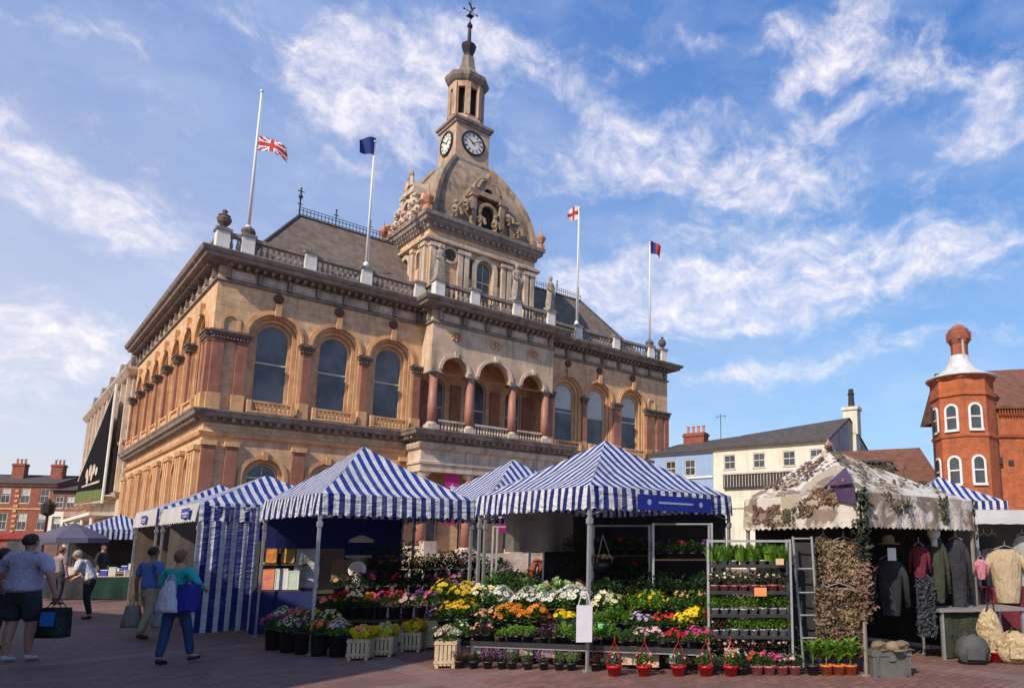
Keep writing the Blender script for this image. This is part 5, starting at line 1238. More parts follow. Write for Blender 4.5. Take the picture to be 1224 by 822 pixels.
oliv = M('olive_cloth', (.05,.055,.035), (.03,.035,.02), 4, .85, .01); khak = M('khaki_cloth', (.46,.36,.23), (.36,.27,.17), 4, .85, .01); grb = M('slate_cloth', (.06,.065,.08), (.04,.045,.055), 4, .85)
hang('dark_jacket', 'black jacket under the tan hat inside the camouflage stall', 1062, 668, 735, 34, 10.4, bl2, kind='jacket')
hang('olive_coat', 'dark olive coat hanging with the white sleeved top in the camouflage stall', 1118, 645, 720, 22, 10.8, oliv, kind='jacket')
hang('maroon_jacket', 'maroon jacket with pale stripe hanging in the middle of the camouflage stall', 1098, 652, 690, 20, 10.6, mar, kind='jacket')
hang('black_coat', 'long black coat hanging nearest the right pole of the camouflage stall', 1142, 645, 728, 26, 11.0, bl2, kind='jacket')
hang('slate_trousers', 'slate grey trousers hanging below the maroon jacket', 1105, 690, 760, 20, 10.6, grb, kind='net')
hang('checked_top', 'small red and white checked top hanging outside the right end of the camouflage stall', 1172, 668, 692, 13, 11.2, M_stripe('x', (.5,.42,.44), (.35,.03,.08), .05) if False else M('red_white_check', (.55,.3,.33), (.35,.04,.09), 30, .8), kind='jacket')
hang('khaki_shirt', 'khaki T-shirt on display at the right edge under the white awning', 1201, 656, 720, 40, 11.6, khak, kind='tee')
m = MB(); p = at(1062,650,10.3); m.lathe([(.17,0),(.16,.01),(.09,.02),(.085,.1),(.05,.13),(.01,.135)], (0,0,0), 14); o = m.build('sun_hat', M('tan_felt', (.28,.2,.12), (.2,.14,.08), 5, .9), None, True); tag(o, 'tan brimmed hat on top of the dark jacket inside the camouflage stall', 'hat'); orient(o, p, 0)
m = MB(); m.box(-.06,.06,-.004,.004,-.09,.09); o = m.build('price_card', whitem); tag(o, 'white card pinned below the tan hat in the camouflage stall', 'sign'); orient(o, at(1066,662,10.15), 0)
m = MB(); m.sphere((0,0,0), .1, 8); m.tube([(0,0,-.09),(0,0,-.2)], .05, 8); o = m.build('mannequin', M('pale_plastic', (.55,.52,.5), (.45,.42,.4), 4, .5), None, True); tag(o, 'pale dummy head with scarf among the hanging coats', 'dummy'); orient(o, at(1116,637,10.7), 0)
# trunk with camo caps
t = thing('storage_trunk', 'grey metal trunk with camouflage caps on its lid in front of the army surplus stall', 'trunk', gr(1067,809), .1)
m = MB(); m.box(-.25,.25,0,.34,0,.3); m.box(-.265,.265,-.015,.355,.26,.33)
for x in (-.2,.18): m.box(x,x+.025,-.022,-.002,.02,.26)
m.box(-.04,.04,-.03,-.015,.2,.27); m.build('trunk_box', M('grey_metal', (.13,.125,.12), (.09,.085,.08), 6, .6), t)
for (dx, dy, lab, mt) in ((-.12,.12,'sandy camouflage cap at the left on the grey trunk',camd),(.04,.05,'drab cap hanging over the front of the grey trunk',hess),(.18,.14,'sandy camouflage cap at the right on the grey trunk',camd)):
    q = thing('army_hat', lab, 'hat', gr(1067,809)+Vector((dx,dy,.33)), .3, 'hats on the trunk'); m = MB(); m.lathe([(.1,0),(.1,.05),(.08,.09),(.02,.11)], (0,0,0), 12); m.build('crown', mt, q, True); m = MB(); m.box(-.07,.07,-.17,-.08,0,.012); m.build('peak', mt, q)
# surplus table and bags on the right
t = thing('folding_table', 'grey topped folding table inside the right end of the army surplus stall', 'table', at(1162,723,11.0)-Vector((0,0,at(1162,723,11.0).z)), .2)
m = MB(); zt_ = .72; m.box(-.75,.75,-.3,.35,zt_-.04,zt_); m.build('tabletop', M('grey_laminate', (.25,.23,.21), (.2,.18,.17), 4, .5), t)
for x in (-.7,.66):
    for y in (-.26,.28): m = MB(); m.box(x,x+.04,y,y+.04,0,zt_-.04); m.build('leg', alu, t)
m = MB(); sheet(m, (-.7,-.2,0), (.2,-.2,0), .02, .66, 12, .03); m.build('camo_skirt', oliv, t)
def sack(label, px, py, Y, rx, rz_, mat, name='camo_bag', seed=0):
    m = MB(); rnd = random.Random(seed); n = 9
    rings = []
    for j in range(n+1):
        v = j/n; r = rx*math.sin(PI*min(.97,.12+.85*v))**.6
        rings.append([m.vert((r*math.cos(2*PI*i/12)*(1+rnd.uniform(-.09,.09)), .7*r*math.sin(2*PI*i/12)*(1+rnd.uniform(-.09,.09)), rz_*v)) for i in range(12)])
    for a, b in zip(rings, rings[1:]):
        for i in range(12): m.fi([a[i],a[(i+1)%12],b[(i+1)%12],b[i]])
    m.fi(rings[0][::-1]); m.fi(rings[-1]); t = thing(name, label, 'bag', gr(px,py), rnd.uniform(-.3,.3)); m.build('body', mat, t, True)
    m = MB(); m.tube([(-rx*.3,-.05,rz_*.95),(-rx*.15,-.08,rz_*1.12),(rx*.15,-.08,rz_*1.12),(rx*.3,-.05,rz_*.95)], .012, 5); m.build('handle', black_c, t)
    m = MB(); m.box(-rx*.5,rx*.5,-rx*.78,-rx*.6,rz_*.2,rz_*.55); m.build('pocket', mat, t)
sandc = M_camo('sandy_camo', [(.45,.34,.2),(.28,.2,.1),(.52,.42,.28)], 7)
sack('upright sandy camouflage rucksack between the grey holdall and the right edge', 1185, 790, 10.4, .22, .75, sandc, 'rucksack', 1)
sack('bulky sandy camouflage bag lying at the right edge of the square', 1214, 792, 10.2, .28, .45, sandc, 'camo_bag', 2)
sack('sandy camouflage kitbag behind the bulky bag at the right edge', 1216, 772, 10.9, .26, .6, camd, 'camo_bag', 3)
sack('slumped dark grey holdall left of the sandy rucksack', 1163, 793, 10.4, .24, .42, M('dark_grey_cloth', (.08,.085,.085), (.05,.05,.05), 4, .8), 'holdall', 4)
sack('second dark grey holdall standing behind the slumped one', 1152, 784, 10.7, .2, .45, M('charcoal_cloth', (.05,.05,.055), (.03,.03,.03), 4, .8), 'holdall', 5)
m = MB(); m.box(-.45,.45,-.2,.2,0,.9); o = MB()
t = thing('display_stand', 'maroon draped stand below the khaki shirt at the right edge', 'stand', Vector((at(1205,740,11.9).x, 11.9, 0)), 0)
m = MB(); sheet(m, (-.45,-.25,0), (.6,-.25,0), .3, .98, 14, .03); m.box(-.45,.6,-.22,.3,.93,.97); m.build('cloth', mar, t); m = MB()
for x in (-.42,.55): m.box(x,x+.04,-.2,-.16,0,.95); m.box(x,x+.04,.22,.26,0,.95)
m.build('leg', alu, t)
# white awning stall at the right
t = thing('awning_stall', 'stall with a plain cream awning at the right edge behind the army surplus bags', 'market stall', (5.35,12.1,0), .12)
m = MB(); valance(m, (0,0,0), (4.2,0,0), 2.25, 2.02, (0,-1,0), 0, .3, .01); valance(m, (0,2.4,0), (0,0,0), 2.25, 2.02, (-1,0,0), 0, .3, .01)
g = []
for i in range(9): g.append([m.vert((4.2*i/8, 2.4*j/5, 2.25+.16*j/5-.05*math.sin(PI*j/5)+random.uniform(-.008,.008))) for j in range(6)])
for a, b in zip(g, g[1:]):
    for k in range(5): m.fi([a[k],b[k],b[k+1],a[k+1]])
m.build('awning', white_c, t)
for x, y in ((0.05,.05),(4.1,.05),(.05,2.35),(4.1,2.35)): m = MB(); m.box(x-.02,x+.02,y-.02,y+.02,0,2.24); m.build('leg', alu, t)
m = MB(); sheet(m, (.05,2.3,0), (4.1,2.3,0), .05, 2.3); m.build('back_sheet', M('grey_green_sheet', (.10,.10,.09), (.06,.06,.055), 1, .9), t)
for k, (lab, px, mt) in enumerate((('dark coat hanging at the left end under the cream awning',1176,bl2),('grey green jacket hanging just left of the khaki shirt',1186,oliv),('pale grey cloth hanging at the extreme right under the awning',1222,M('pale_grey_cloth', (.32,.33,.31), (.25,.26,.25), 4, .8)))):
    hang('hanging_coat', lab, px, 640, 716, 15 if k < 2 else 22, 12.6, mt, kind='jacket')
# far left market umbrellas and tables
for (px, Y, zt2, r, lab) in ((86,27,2.15,1.2,'grey violet market umbrella near the far striped stall'),(70,31,2.1,1.2,'darker market umbrella behind the grey violet one at the far left')):
    p = at(px,650,Y); t = thing('market_umbrella', lab, 'umbrella', (p.x,Y,0), .3, 'umbrellas on the far left of the square')
    m = MB(); m.lathe([(r,zt2-.38),(r*.98,zt2-.2),(r*.5,zt2+.12),(.03,zt2+.38)], (0,0,0), 8); m.build('canopy', M('grey_violet_canvas', (.15,.14,.20), (.11,.10,.15), 2, .8, translucent=.2), t)
    m = MB(); m.tube([(0,0,0),(0,0,zt2+.45)], .03, 6); m.build('pole', alu, t); m = MB(); m.box(-.3,.3,-.3,.3,0,.08); m.build('base', blackpl, t)
for (px, py, w_, lab, mt) in ((86,716,1.4,'dark table heaped with bric-a-brac beside the man in the white shirt',M('dark_cloth_a',(.05,.045,.05),(.03,.03,.03),3,.9)),(137,716,1.5,'dark green draped table behind the man in the blue shirt',M('dark_green_cloth',(.015,.05,.035),(.01,.03,.02),3,.9)),(160,705,1.6,'black draped table under the far striped stall',bl2)):
    p = gr(px,py); t = thing('market_table', lab, 'table', p, .2, 'market tables at the far left')
    m = MB(); m.box(-w_/2,w_/2,-.3,.4,.68,.72); m.build('tabletop', wood_p, t); m = MB(); sheet(m, (-w_/2,-.31,0), (w_/2,-.31,0), .05, .7, 14, .03); sheet(m, (-w_/2,-.31,0), (-w_/2,.4,0), .05, .7, 8, .02); m.build('cloth', mt, t)
    for x in (-w_/2+.02,w_/2-.06): m = MB(); m.box(x,x+.04,.3,.34,0,.68); m.build('leg', alu, t)
    for k in range(6):
        q = thing('goods_box', ('pale box','blue box','cream dish','brown case','white box','small grey case')[k]+' on the '+lab.split(' beside')[0].split(' behind')[0].split(' under')[0], 'box', p+Vector((-w_/2+.15+k*w_*.16, -.05, .72)), .2*k)
        m = MB(); hh = .08+.09*((k*7)%3); m.box(-.09,.09,-.08,.08,0,hh); m.build('carton', (whitem, bluep, cream_r, darkwood, white_c, grey_r)[k], q); m = MB(); m.box(-.095,.095,-.085,.085,hh,hh+.02); m.build('lid', (cream_r, whitem, white_c, wood_p, grey_r, blackpl)[k], q)
# lamp / sign post at far left
p = at(53,640,40); t = thing('street_lamp', 'dark post with a boxy head in front of the far left shops', 'street lamp', (p.x,40,0), 0)
m = MB(); m.lathe([(.12,0),(.1,.9),(.06,1.0),(.055,3.4)], (0,0,0), 10); m.build('post', ironm, t); m = MB(); m.box(-.3,.3,-.2,.2,1.9,3.6) if False else m.lathe([(.12,3.35),(.3,3.5),(.34,4.0),(.12,4.2),(.03,4.35)], (0,0,0), 8); m.build('lantern', ironm, t)
# stock behind the curtain stall: framed prints and bags
t = thing('display_shelf', 'shelf of framed prints and bags above a navy cloth beside the striped curtain', 'shelf', (at(332,700,13.45).x,13.45,0), .1)
m = MB(); m.box(-.42,.42,0,.3,.78,.82); m.box(-.42,.42,.26,.3,.82,1.75); m.box(-.42,-.38,0,.3,.78,1.75); m.box(-.42,.42,0,.3,1.28,1.31); m.build('shelf_board', darkwood, t)
m = MB(); sheet(m, (-.45,-.02,0), (.95,-.02,0), .03, .8, 16, .02); m.build('cloth', navy, t)
bc = [((.55,.05,.2),(.6,.35,.02)),((.7,.4,.02),(.1,.08,.08)),((.65,.28,.03),(.3,.05,.03)),((.65,.65,.6),(.5,.5,.5)),((.6,.58,.55),(.3,.5,.35)),((.25,.02,.05),(.2,.02,.04))]
for k, (dx, dz, w_, h_, ci, lab) in enumerate(((-.2,1.33,.2,.3,2,'orange framed print on the top shelf at the left'),(.12,1.33,.24,.34,1,'yellow and black print on the top shelf at the right'),(-.22,.83,.22,.42,0,'pink and yellow print standing on the lower shelf'),(.03,.83,.2,.38,3,'white paper carrier in the middle of the lower shelf'),(.26,.83,.18,.34,4,'white and green carrier at the right of the lower shelf'),(-.36,.83,.06,.5,5,'narrow maroon roll at the left end of the shelf'))):
    q = thing('framed_print' if k < 3 else 'paper_carrier' if k < 5 else 'cloth_roll', lab, ('picture','bag','roll')[0 if k<3 else 1 if k<5 else 2], Vector((at(332,700,13.45).x+dx, 13.5, dz)), .1)
    m = MB(); m.box(-w_/2,w_/2,0,.05,0,h_); m.build('front', M('print_%d'%k, *bc[ci], 7, .6), q)
    m = MB(); m.box(-w_/2-.012,-w_/2,-.01,.05,0,h_); m.box(w_/2,w_/2+.012,-.01,.05,0,h_); m.box(-w_/2-.012,w_/2+.012,-.01,.05,h_,h_+.012); m.build('edge', darkwood if k<3 else whitem, q)
# weighing scale
p = at(426,706,12.9); t = thing('weighing_scale', 'white dial weighing scale with a pan on the flower sellers counter', 'scales', p, .1)
m = MB(); m.box(-.16,.16,-.1,.1,0,.05); m.box(-.07,.07,-.06,.06,.05,.26); m.build('base', whitem, t); m = MB(); m.X = Matrix.Translation((0,-.03,.38)) @ Matrix.Rotation(PI/2,4,'X'); m.lathe([(.155,-.04),(.16,0),(.15,.04),(.14,.045)], (0,0,0), 20); d_ = m.build('dial', whitem, t)
m = MB(); m.X = Matrix.Translation((0,-.08,.38)) @ Matrix.Rotation(PI/2,4,'X'); m.lathe([(.12,0),(.12,.004)], (0,0,0), 20); m.build('dial_plate', M('pale_pink_dial', (.6,.5,.45), (.55,.4,.36), 6, .5), d_)
m = MB(); m.tube([(0,0,.5),(0,0,.56)], .02, 6); m.lathe([(.1,.56),(.22,.6),(.23,.64)], (0,0,0), 16); m.build('pan', alu, t)
p = at(420,720,13.1); t = thing('counter', 'brown counter carrying the weighing scale inside the left flower stall', 'counter', (p.x,13.1,0), .1)
m = MB(); m.box(-.6,.5,-.25,.3,at(426,706,12.9).z-.04,at(426,706,12.9).z-.001); m.build('top', darkwood, t); m = MB(); m.box(-.55,.45,-.2,.25,0,at(426,706,12.9).z-.04); m.build('front_panel', M('maroon_panel', (.09,.02,.035), (.06,.015,.02), 2, .8), t)
m = MB(); m.box(-.3,.3,-.18,.18,0,.38); o = m.build('cardboard_box', M('cardboard', (.25,.15,.09), (.2,.12,.07), 3, .9)); tag(o, 'brown cardboard box at the back of the left flower stall behind the scale', 'box'); orient(o, at(418,692,14.0), .2)
t = thing('hanging_lamp', 'pale shaded lamp hanging above the weighing scale', 'lamp', at(432,646,13.2), 0); m = MB(); m.lathe([(.22,-.03),(.2,.03),(.08,.08),(.03,.1)], (0,0,0), 14); m.build('lamp_shade', M('cream_shade', (.45,.36,.26), (.36,.28,.2), 4, .7), t); m = MB(); m.tube([(0,0,.1),(0,0,.55)], .008, 4); m.build('cord', blackpl, t)
# ================================================================ PLANTS
G_ = {'green': M_leaf('leaf_green', (.07,.17,.025), (.035,.10,.02)), 'lime': M_leaf('leaf_lime', (.20,.36,.04), (.11,.24,.03), .35), 'dark': M_leaf('leaf_dark', (.04,.085,.028), (.022,.05,.018)),
      'grey': M_leaf('leaf_grey', (.13,.15,.10), (.08,.10,.06)), 'bronze': M_leaf('leaf_bronze', (.11,.055,.045), (.05,.06,.025)), 'mid': M_leaf('leaf_mid', (.11,.22,.035), (.05,.13,.03))}
cols = {'white':(.80,.80,.74),'cream':(.80,.74,.5),'yellow':(.85,.62,.02),'gold':(.78,.48,.02),'orange':(.85,.25,.02),'red':(.62,.015,.02),'pink':(.82,.13,.33),'palepink':(.80,.45,.52),'purple':(.22,.05,.26),'mauve':(.42,.17,.36),'magenta':(.62,.03,.22),'maroon':(.16,.015,.04),'coral':(.85,.2,.12),'apricot':(.8,.42,.22),'lilac':(.5,.38,.6),'palegreen':(.62,.8,.42)}
PM = {k: M_leaf('petal_'+k, c, tuple(x*.8 for x in c), .3, 3) for k, c in cols.items()}
yel_eye = M('flower_eye', (.35,.2,.02), (.25,.12,.02), 20, .8)
redpot = M('red_pot', (.55,.02,.02), (.45,.015,.02), 6, .35, spec=.5); terrapot = M('orange_pot', (.62,.17,.05), (.5,.13,.04), 6, .5); pinkpot = M('pink_pot', (.55,.2,.19), (.45,.15,.15), 6, .5); whitepot = M('white_pot', (.6,.58,.55), (.5,.48,.46), 6, .5)
yelwrap = M('yellow_paper', (.75,.60,.02), (.6,.45,.01), 4, .5, .01, translucent=.3)
def leafq(m, p, d, L, w_, fold=.3):
    d = d.normalized(); s = d.cross(Vector((0,0,1))); s = s.normalized() if s.length > .05 else Vector((1,0,0)); up = s.cross(d).normalized()
    mid = p + d*L*.5 + up*L*.12; tip = p + d*L - up*L*.08
    m.face([p, mid + s*w_*.5 + up*w_*fold*.5, tip, mid]); m.face([p, mid, tip, mid - s*w_*.5 + up*w_*fold*.5])
def foliage(kind, rad, h, n, seed, ls=.05):
    rnd = random.Random(seed); m = MB()
    if kind == 'mound':
        for _ in range(n):
            a = rnd.uniform(0,2*PI); r = rad*math.sqrt(rnd.random()); z = h*(1-(r/rad)**2*.55)*rnd.uniform(.25,1)
            d = Vector((math.cos(a)*rnd.uniform(.3,1), math.sin(a)*rnd.uniform(.3,1), rnd.uniform(-.1,1))); leafq(m, Vector((r*math.cos(a), r*math.sin(a), z)), d, ls*rnd.uniform(.7,1.3), ls*.55)
        for _ in range(8):
            a = rnd.uniform(0,2*PI); m.tube([(0,0,0),(rad*.6*math.cos(a),rad*.6*math.sin(a),h*.7)], .003, 3)
    elif kind == 'blade':
        for _ in range(n):
            a = rnd.uniform(0,2*PI); r = rad*.6*math.sqrt(rnd.random()); hh = h*rnd.uniform(.55,1.05); o = Vector((r*math.cos(a), r*math.sin(a), 0)); out = Vector((math.cos(a),math.sin(a),0))*rad*rnd.uniform(.1,.9); w_ = ls*.22
            s = Vector((-math.sin(a+.7),math.cos(a+.7),0))*w_; p1 = o+out*.35+Vector((0,0,hh*.6)); p2 = o+out+Vector((0,0,hh))
            m.face([o-s, o+s, p1+s, p1-s]); m.face([p1-s, p1+s, p2])
    elif kind == 'spike':
        for _ in range(n//10):
            a = rnd.uniform(0,2*PI); r = rad*rnd.random(); top = Vector((r*1.2*math.cos(a), r*1.2*math.sin(a), h*rnd.uniform(.6,1))); base = Vector((r*.4*math.cos(a), r*.4*math.sin(a),0))
            for k in range(10):
                p = base.lerp(top, .15+.85*k/10); q = rnd.uniform(0,2*PI); leafq(m, p, Vector((math.cos(q),math.sin(q),.6)), ls*.7, ls*.25)
    elif kind == 'broad':
        for k in range(n):
            a = rnd.uniform(0,2*PI); z = h*rnd.uniform(.3,1); leafq(m, Vector((rad*.25*math.cos(a), rad*.25*math.sin(a), z*.75)), Vector((math.cos(a),math.sin(a),rnd.uniform(.2,1.4))), ls*rnd.uniform(1.2,2.4), ls*.7)
        for _ in range(5): a = rnd.uniform(0,2*PI); m.tube([(0,0,0),(rad*.2*math.cos(a),rad*.2*math.sin(a),h*.8)], .005, 3)
    return m
def bloom(kind, rad, h, n, seed, fs=.03):
    """kind daisy: rayed discs; ball: many short petals; dot: tiny florets along spikes"""
    rnd = random.Random(seed); m = MB()
    for _ in range(n):
        a = rnd.uniform(0,2*PI); r = rad*math.sqrt(rnd.random()); z = h*(1-(r/rad)**2*.4)*rnd.uniform(.88,1.05)
        c = Vector((r*math.cos(a), r*math.sin(a), z)); nrm = Vector((math.cos(a)*r/rad*1.1, math.sin(a)*r/rad*1.1-.25, .75)).normalized(); u = nrm.orthogonal().normalized(); v = nrm.cross(u); s = fs*rnd.uniform(.75,1.25)
        if kind == 'daisy':
            k = 8; m.cur = 0
            for i in range(k):
                q = 2*PI*i/k; d = u*math.cos(q)+v*math.sin(q); e = -u*math.sin(q)+v*math.cos(q); m.face([c, c+d*s*.6+e*s*.24, c+d*s+nrm*s*.12, c+d*s*.6-e*s*.24])
            m.cur = 1; m.face([c+nrm*.004+(u*math.cos(2*PI*i/6)+v*math.sin(2*PI*i/6))*s*.25 for i in range(6)]); m.cur = 0
        elif kind == 'ball':
            for i in range(16):
                th_ = rnd.uniform(0,2*PI); ph = rnd.uniform(0,1.4); d = (u*math.cos(th_)*math.sin(ph)+v*math.sin(th_)*math.sin(ph)+nrm*math.cos(ph)); e = d.orthogonal().normalized(); m.face([c, c+d*s*.7+e*s*.3, c+d*s, c+d*s*.7-e*s*.3])
        elif kind == 'cup':
            for i in range(5):
                q = 2*PI*i/5; d = u*math.cos(q)+v*math.sin(q); e = -u*math.sin(q)+v*math.cos(q); m.face([c, c+d*s*.5+e*s*.42, c+d*s+nrm*s*.3, c+d*s*.5-e*s*.42])
        elif kind == 'dot':
            t_ = Vector((c.x*1.2, c.y*1.2, h*rnd.uniform(.75,1.1)))
            for i in range(7):
                p = t_ - Vector((0,0,.016*i)); q = rnd.uniform(0,2*PI); d = Vector((math.cos(q),math.sin(q),.4)); e = d.orthogonal().normalized(); m.face([p, p+d*s*.5+e*s*.3, p+d*s*.8, p+d*s*.5-e*s*.3])
    return m
def potmesh(r, h):
    m = MB(); m.lathe([(r*.72,0),(r*.95,h*.82),(r*1.04,h*.82),(r*1.06,h),(r*.96,h),(r*.9,h*.88),(.005,h*.86)], (0,0,0), 14); return m
protos = {}
def plant(key, label, loc, group=None, rz=None, scale=1, cat='potted plant', name='potted_plant'):
    """key: (pot mat, pot r, pot h, foliage mat, foliage kind, rad, h, n, leaf, bloom colour, bloom kind, n blooms, size, variant)"""
    rz = random.uniform(0,2*PI) if rz is None else rz
    if key in protos:
        o = dup(protos[key], loc, rz, label, scale)
        if group: o['group'] = group
        o['category'] = cat; return o
    pm, pr_, ph, fm, fk, fr_, fh, fn, fl, bc_, bk_, bn_, bs, var = key
    t = thing(name, label, cat, loc, rz, group); t.scale = (scale,)*3
    potmesh(pr_, ph).build('pot', {'black':blackpl,'red':redpot,'orange':terrapot,'pink':pinkpot,'white':whitepot,'green':M_pg}[pm], t, True)
    f = foliage(fk, fr_, fh, fn, var*7+1, fl).build('foliage', G_[fm], t); f.location.z = ph*.85
    if bc_:
        b = bloom(bk_, fr_*1.02, fh*1.04, bn_, var*5+3, bs).build('blossoms', [PM[bc_], yel_eye], t); b.location.z = ph*.85
    protos[key] = t; return t
M_pg = M('green_pot', (.03,.10,.05), (.02,.07,.03), 6, .4)
ORD = ['first','second','third','fourth','fifth','sixth','seventh','eighth','ninth','tenth','eleventh','twelfth','thirteenth','fourteenth','fifteenth','sixteenth','seventeenth','eighteenth','nineteenth','twentieth']
# ---- long low plant table
TA, TB = Vector((-3.28,10.32,0)), Vector((.56,9.38,0)); TD = (TB-TA).normalized(); TN = Vector((-TD.y, TD.x, 0)); TL = (TB-TA).length; trz = math.atan2(TD.y, TD.x)
t = thing('plant_table', 'long low stepped plant table with black edges running behind the corner pole', 'table', TA, trz)
for k in range(4):
    m = MB(); z = .28+.15*k; y0 = .02+.36*k; m.box(0,TL,y0,y0+.355,z-.025,z); m.box(0,TL,y0-.012,y0-.001,z-.03,z+(.04 if k == 0 else .015)); m.build('tray', blackpl, t)
for x in (.1,1.3,2.6,TL-.14):
    for y in (.06,1.4): m = MB(); m.box(x,x+.06,y,y+.06,0,.255 if y < 1 else .7); m.build('leg', darkwood, t)
m = MB(); m.box(.0,TL,.01,.03,.235,.25); m.build('front_rail', alu, t)
def tpos(px, k, dz=0):
    """position on tier k (0 front) seen at column px"""
    off = TA + TN*(.18+.36*k); a = (px-CXP)/FX; # solve off + TD*u with x/y ratio (small pitch correction)
    r = a/ (math.cos(TH)); u = (r*off.y-off.x)/(TD.x-r*TD.y); p = off+TD*u; p.z = .28+.15*k+dz; return p
def row(k, x0, x1, step, fn, jit=.05):
    x = x0; i = 0
    while x <= x1:
        p = tpos(x, k); p += TN*random.uniform(-jit,jit)+TD*random.uniform(-.03,.03); p.z += .001; fn(i, x, p); x += step; i += 1
def mk(fm, fk, fr_, fh, fn, fl, bc_, bk_, bn_, bs, pot='black', pr_=.055, ph=.09): return lambda v: (pot, pr_, ph, fm, fk, fr_, fh, fn, fl, bc_, bk_, bn_, bs, v)
# front tier
segs0 = [(536,572,13,'small yellow flowered green plant',mk('mid','mound',.085,.13,120,.045,'cream','cup',10,.016)),
         (580,598,12,'bronze leaved plant with creamy buds',mk('bronze','mound',.085,.12,110,.045,'apricot','cup',8,.018)),
         (606,645,12,'leafy green plant below the orange daisies',mk('lime','mound',.085,.12,130,.045,None,None,0,0)),
         (655,669,13,'dark purple leaved plant',mk('bronze','mound',.09,.15,120,.045,'purple','cup',14,.018)),
         (681,690,9,'bright lime leaved plant',mk('lime','mound',.085,.13,130,.045,None,None,0,0)),
         (716,733,12,'pale lime mounded plant',mk('lime','mound',.10,.17,150,.05,None,None,0,0)),
         (745,757,12,'rounded olive green plant',mk('mid','mound',.10,.18,150,.04,None,None,0,0)),
         (769,795,12,'busy lizzie with pale pink flowers',mk('mid','mound',.095,.13,130,.045,'palepink','cup',26,.022)),
         (805,817,12,'busy lizzie with scarlet flowers',mk('mid','mound',.095,.13,130,.045,'red','cup',26,.022)),
         (829,853,11,'bright leaved plant with magenta flowers',mk('lime','mound',.095,.13,130,.045,'magenta','cup',22,.022))]
ordw = lambda i: ORD[i]
def doseg(k, x0, x1, st, lab, mkf, tier, cnt={}):
    st = st*(.82 if k in (1,2) else .9)
    n = int((x1-x0)/st)+1
    def fn(i, x, p):
        l = f'{lab}, {ordw(i)} from the left on the {tier}' if n > 1 else f'{lab} on the {tier}'
        plant(mkf(i%3), l, p, f'plants on the {tier} of the long table', scale=random.uniform(.75,1.25)*{'front tier':1.2,'second tier':1.3,'third tier':1.5,'back tier':1.45}[tier])
    row(k, x0, x1, st, fn)
for s_ in segs0: doseg(0, *s_, 'front tier')
segs1 = [(536,575,13,'tall yellow daisy plant',mk('green','mound',.10,.19,110,.045,'gold','daisy',26,.026)),
         (588,600,12,'pale peach daisy plant',mk('green','mound',.10,.17,110,.045,'apricot','daisy',22,.026)),
         (606,648,10,'bright orange daisy plant',mk('mid','mound',.10,.16,110,.045,'orange','daisy',30,.03)),
         (657,668,11,'deep maroon flowered plant',mk('bronze','mound',.10,.16,110,.045,'maroon','daisy',24,.026)),
         (676,690,12,'vivid yellow daisy plant',mk('mid','mound',.10,.18,110,.045,'yellow','daisy',34,.03)),
         (716,756,13,'feathery lime plant on the right half',mk('lime','mound',.10,.16,140,.04,None,None,0,0)),
         (764,776,12,'lilac pink flowered plant',mk('mid','mound',.10,.17,110,.045,'lilac','cup',26,.024)),
         (789,800,11,'white and crimson flowered plant',mk('mid','mound',.10,.17,110,.045,'red','daisy',24,.026)),
         (811,832,10,'strong yellow pansy plant',mk('lime','mound',.10,.16,110,.045,'yellow','cup',34,.03)),
         (842,853,11,'scarlet geranium',mk('mid','mound',.10,.17,110,.045,'red','ball',9,.035))]
for s_ in segs1: doseg(1, *s_, 'second tier')
segs2 = [(540,575,11,'golden coreopsis plant',mk('green','mound',.11,.22,110,.045,'yellow','daisy',26,.026)),
         (586,600,12,'cream topped chrysanthemum',mk('green','mound',.12,.18,110,.045,'cream','ball',16,.035)),
         (606,700,11,'white flowered plant',mk('mid','mound',.11,.19,110,.045,'white','daisy',34,.032)),
         (716,745,9,'butter yellow primrose plant',mk('mid','mound',.10,.15,110,.045,'cream','cup',32,.032)),
         (758,800,13,'yellow green spurge plant',mk('lime','mound',.12,.16,150,.045,'gold','cup',8,.018)),
         (812,848,12,'mixed leafy bedding plant',mk('mid','mound',.11,.16,130,.045,'apricot','cup',6,.02))]
for s_ in segs2: doseg(2, *s_, 'third tier')
segs3 = [(548,580,14,'pale pink begonia',mk('green','mound',.11,.18,110,.05,'palepink','ball',10,.035)),
         (594,640,13,'leafy dark plant',mk('green','mound',.13,.2,120,.06,None,None,0,0)),
         (650,700,12,'white and pale green hydrangea',mk('mid','mound',.12,.16,110,.05,'palegreen','ball',12,.045)),
         (715,850,17,'dark leaved shrub',mk('dark','mound',.14,.22,130,.06,None,None,0,0))]
for s_ in segs3: doseg(3, *s_, 'back tier')
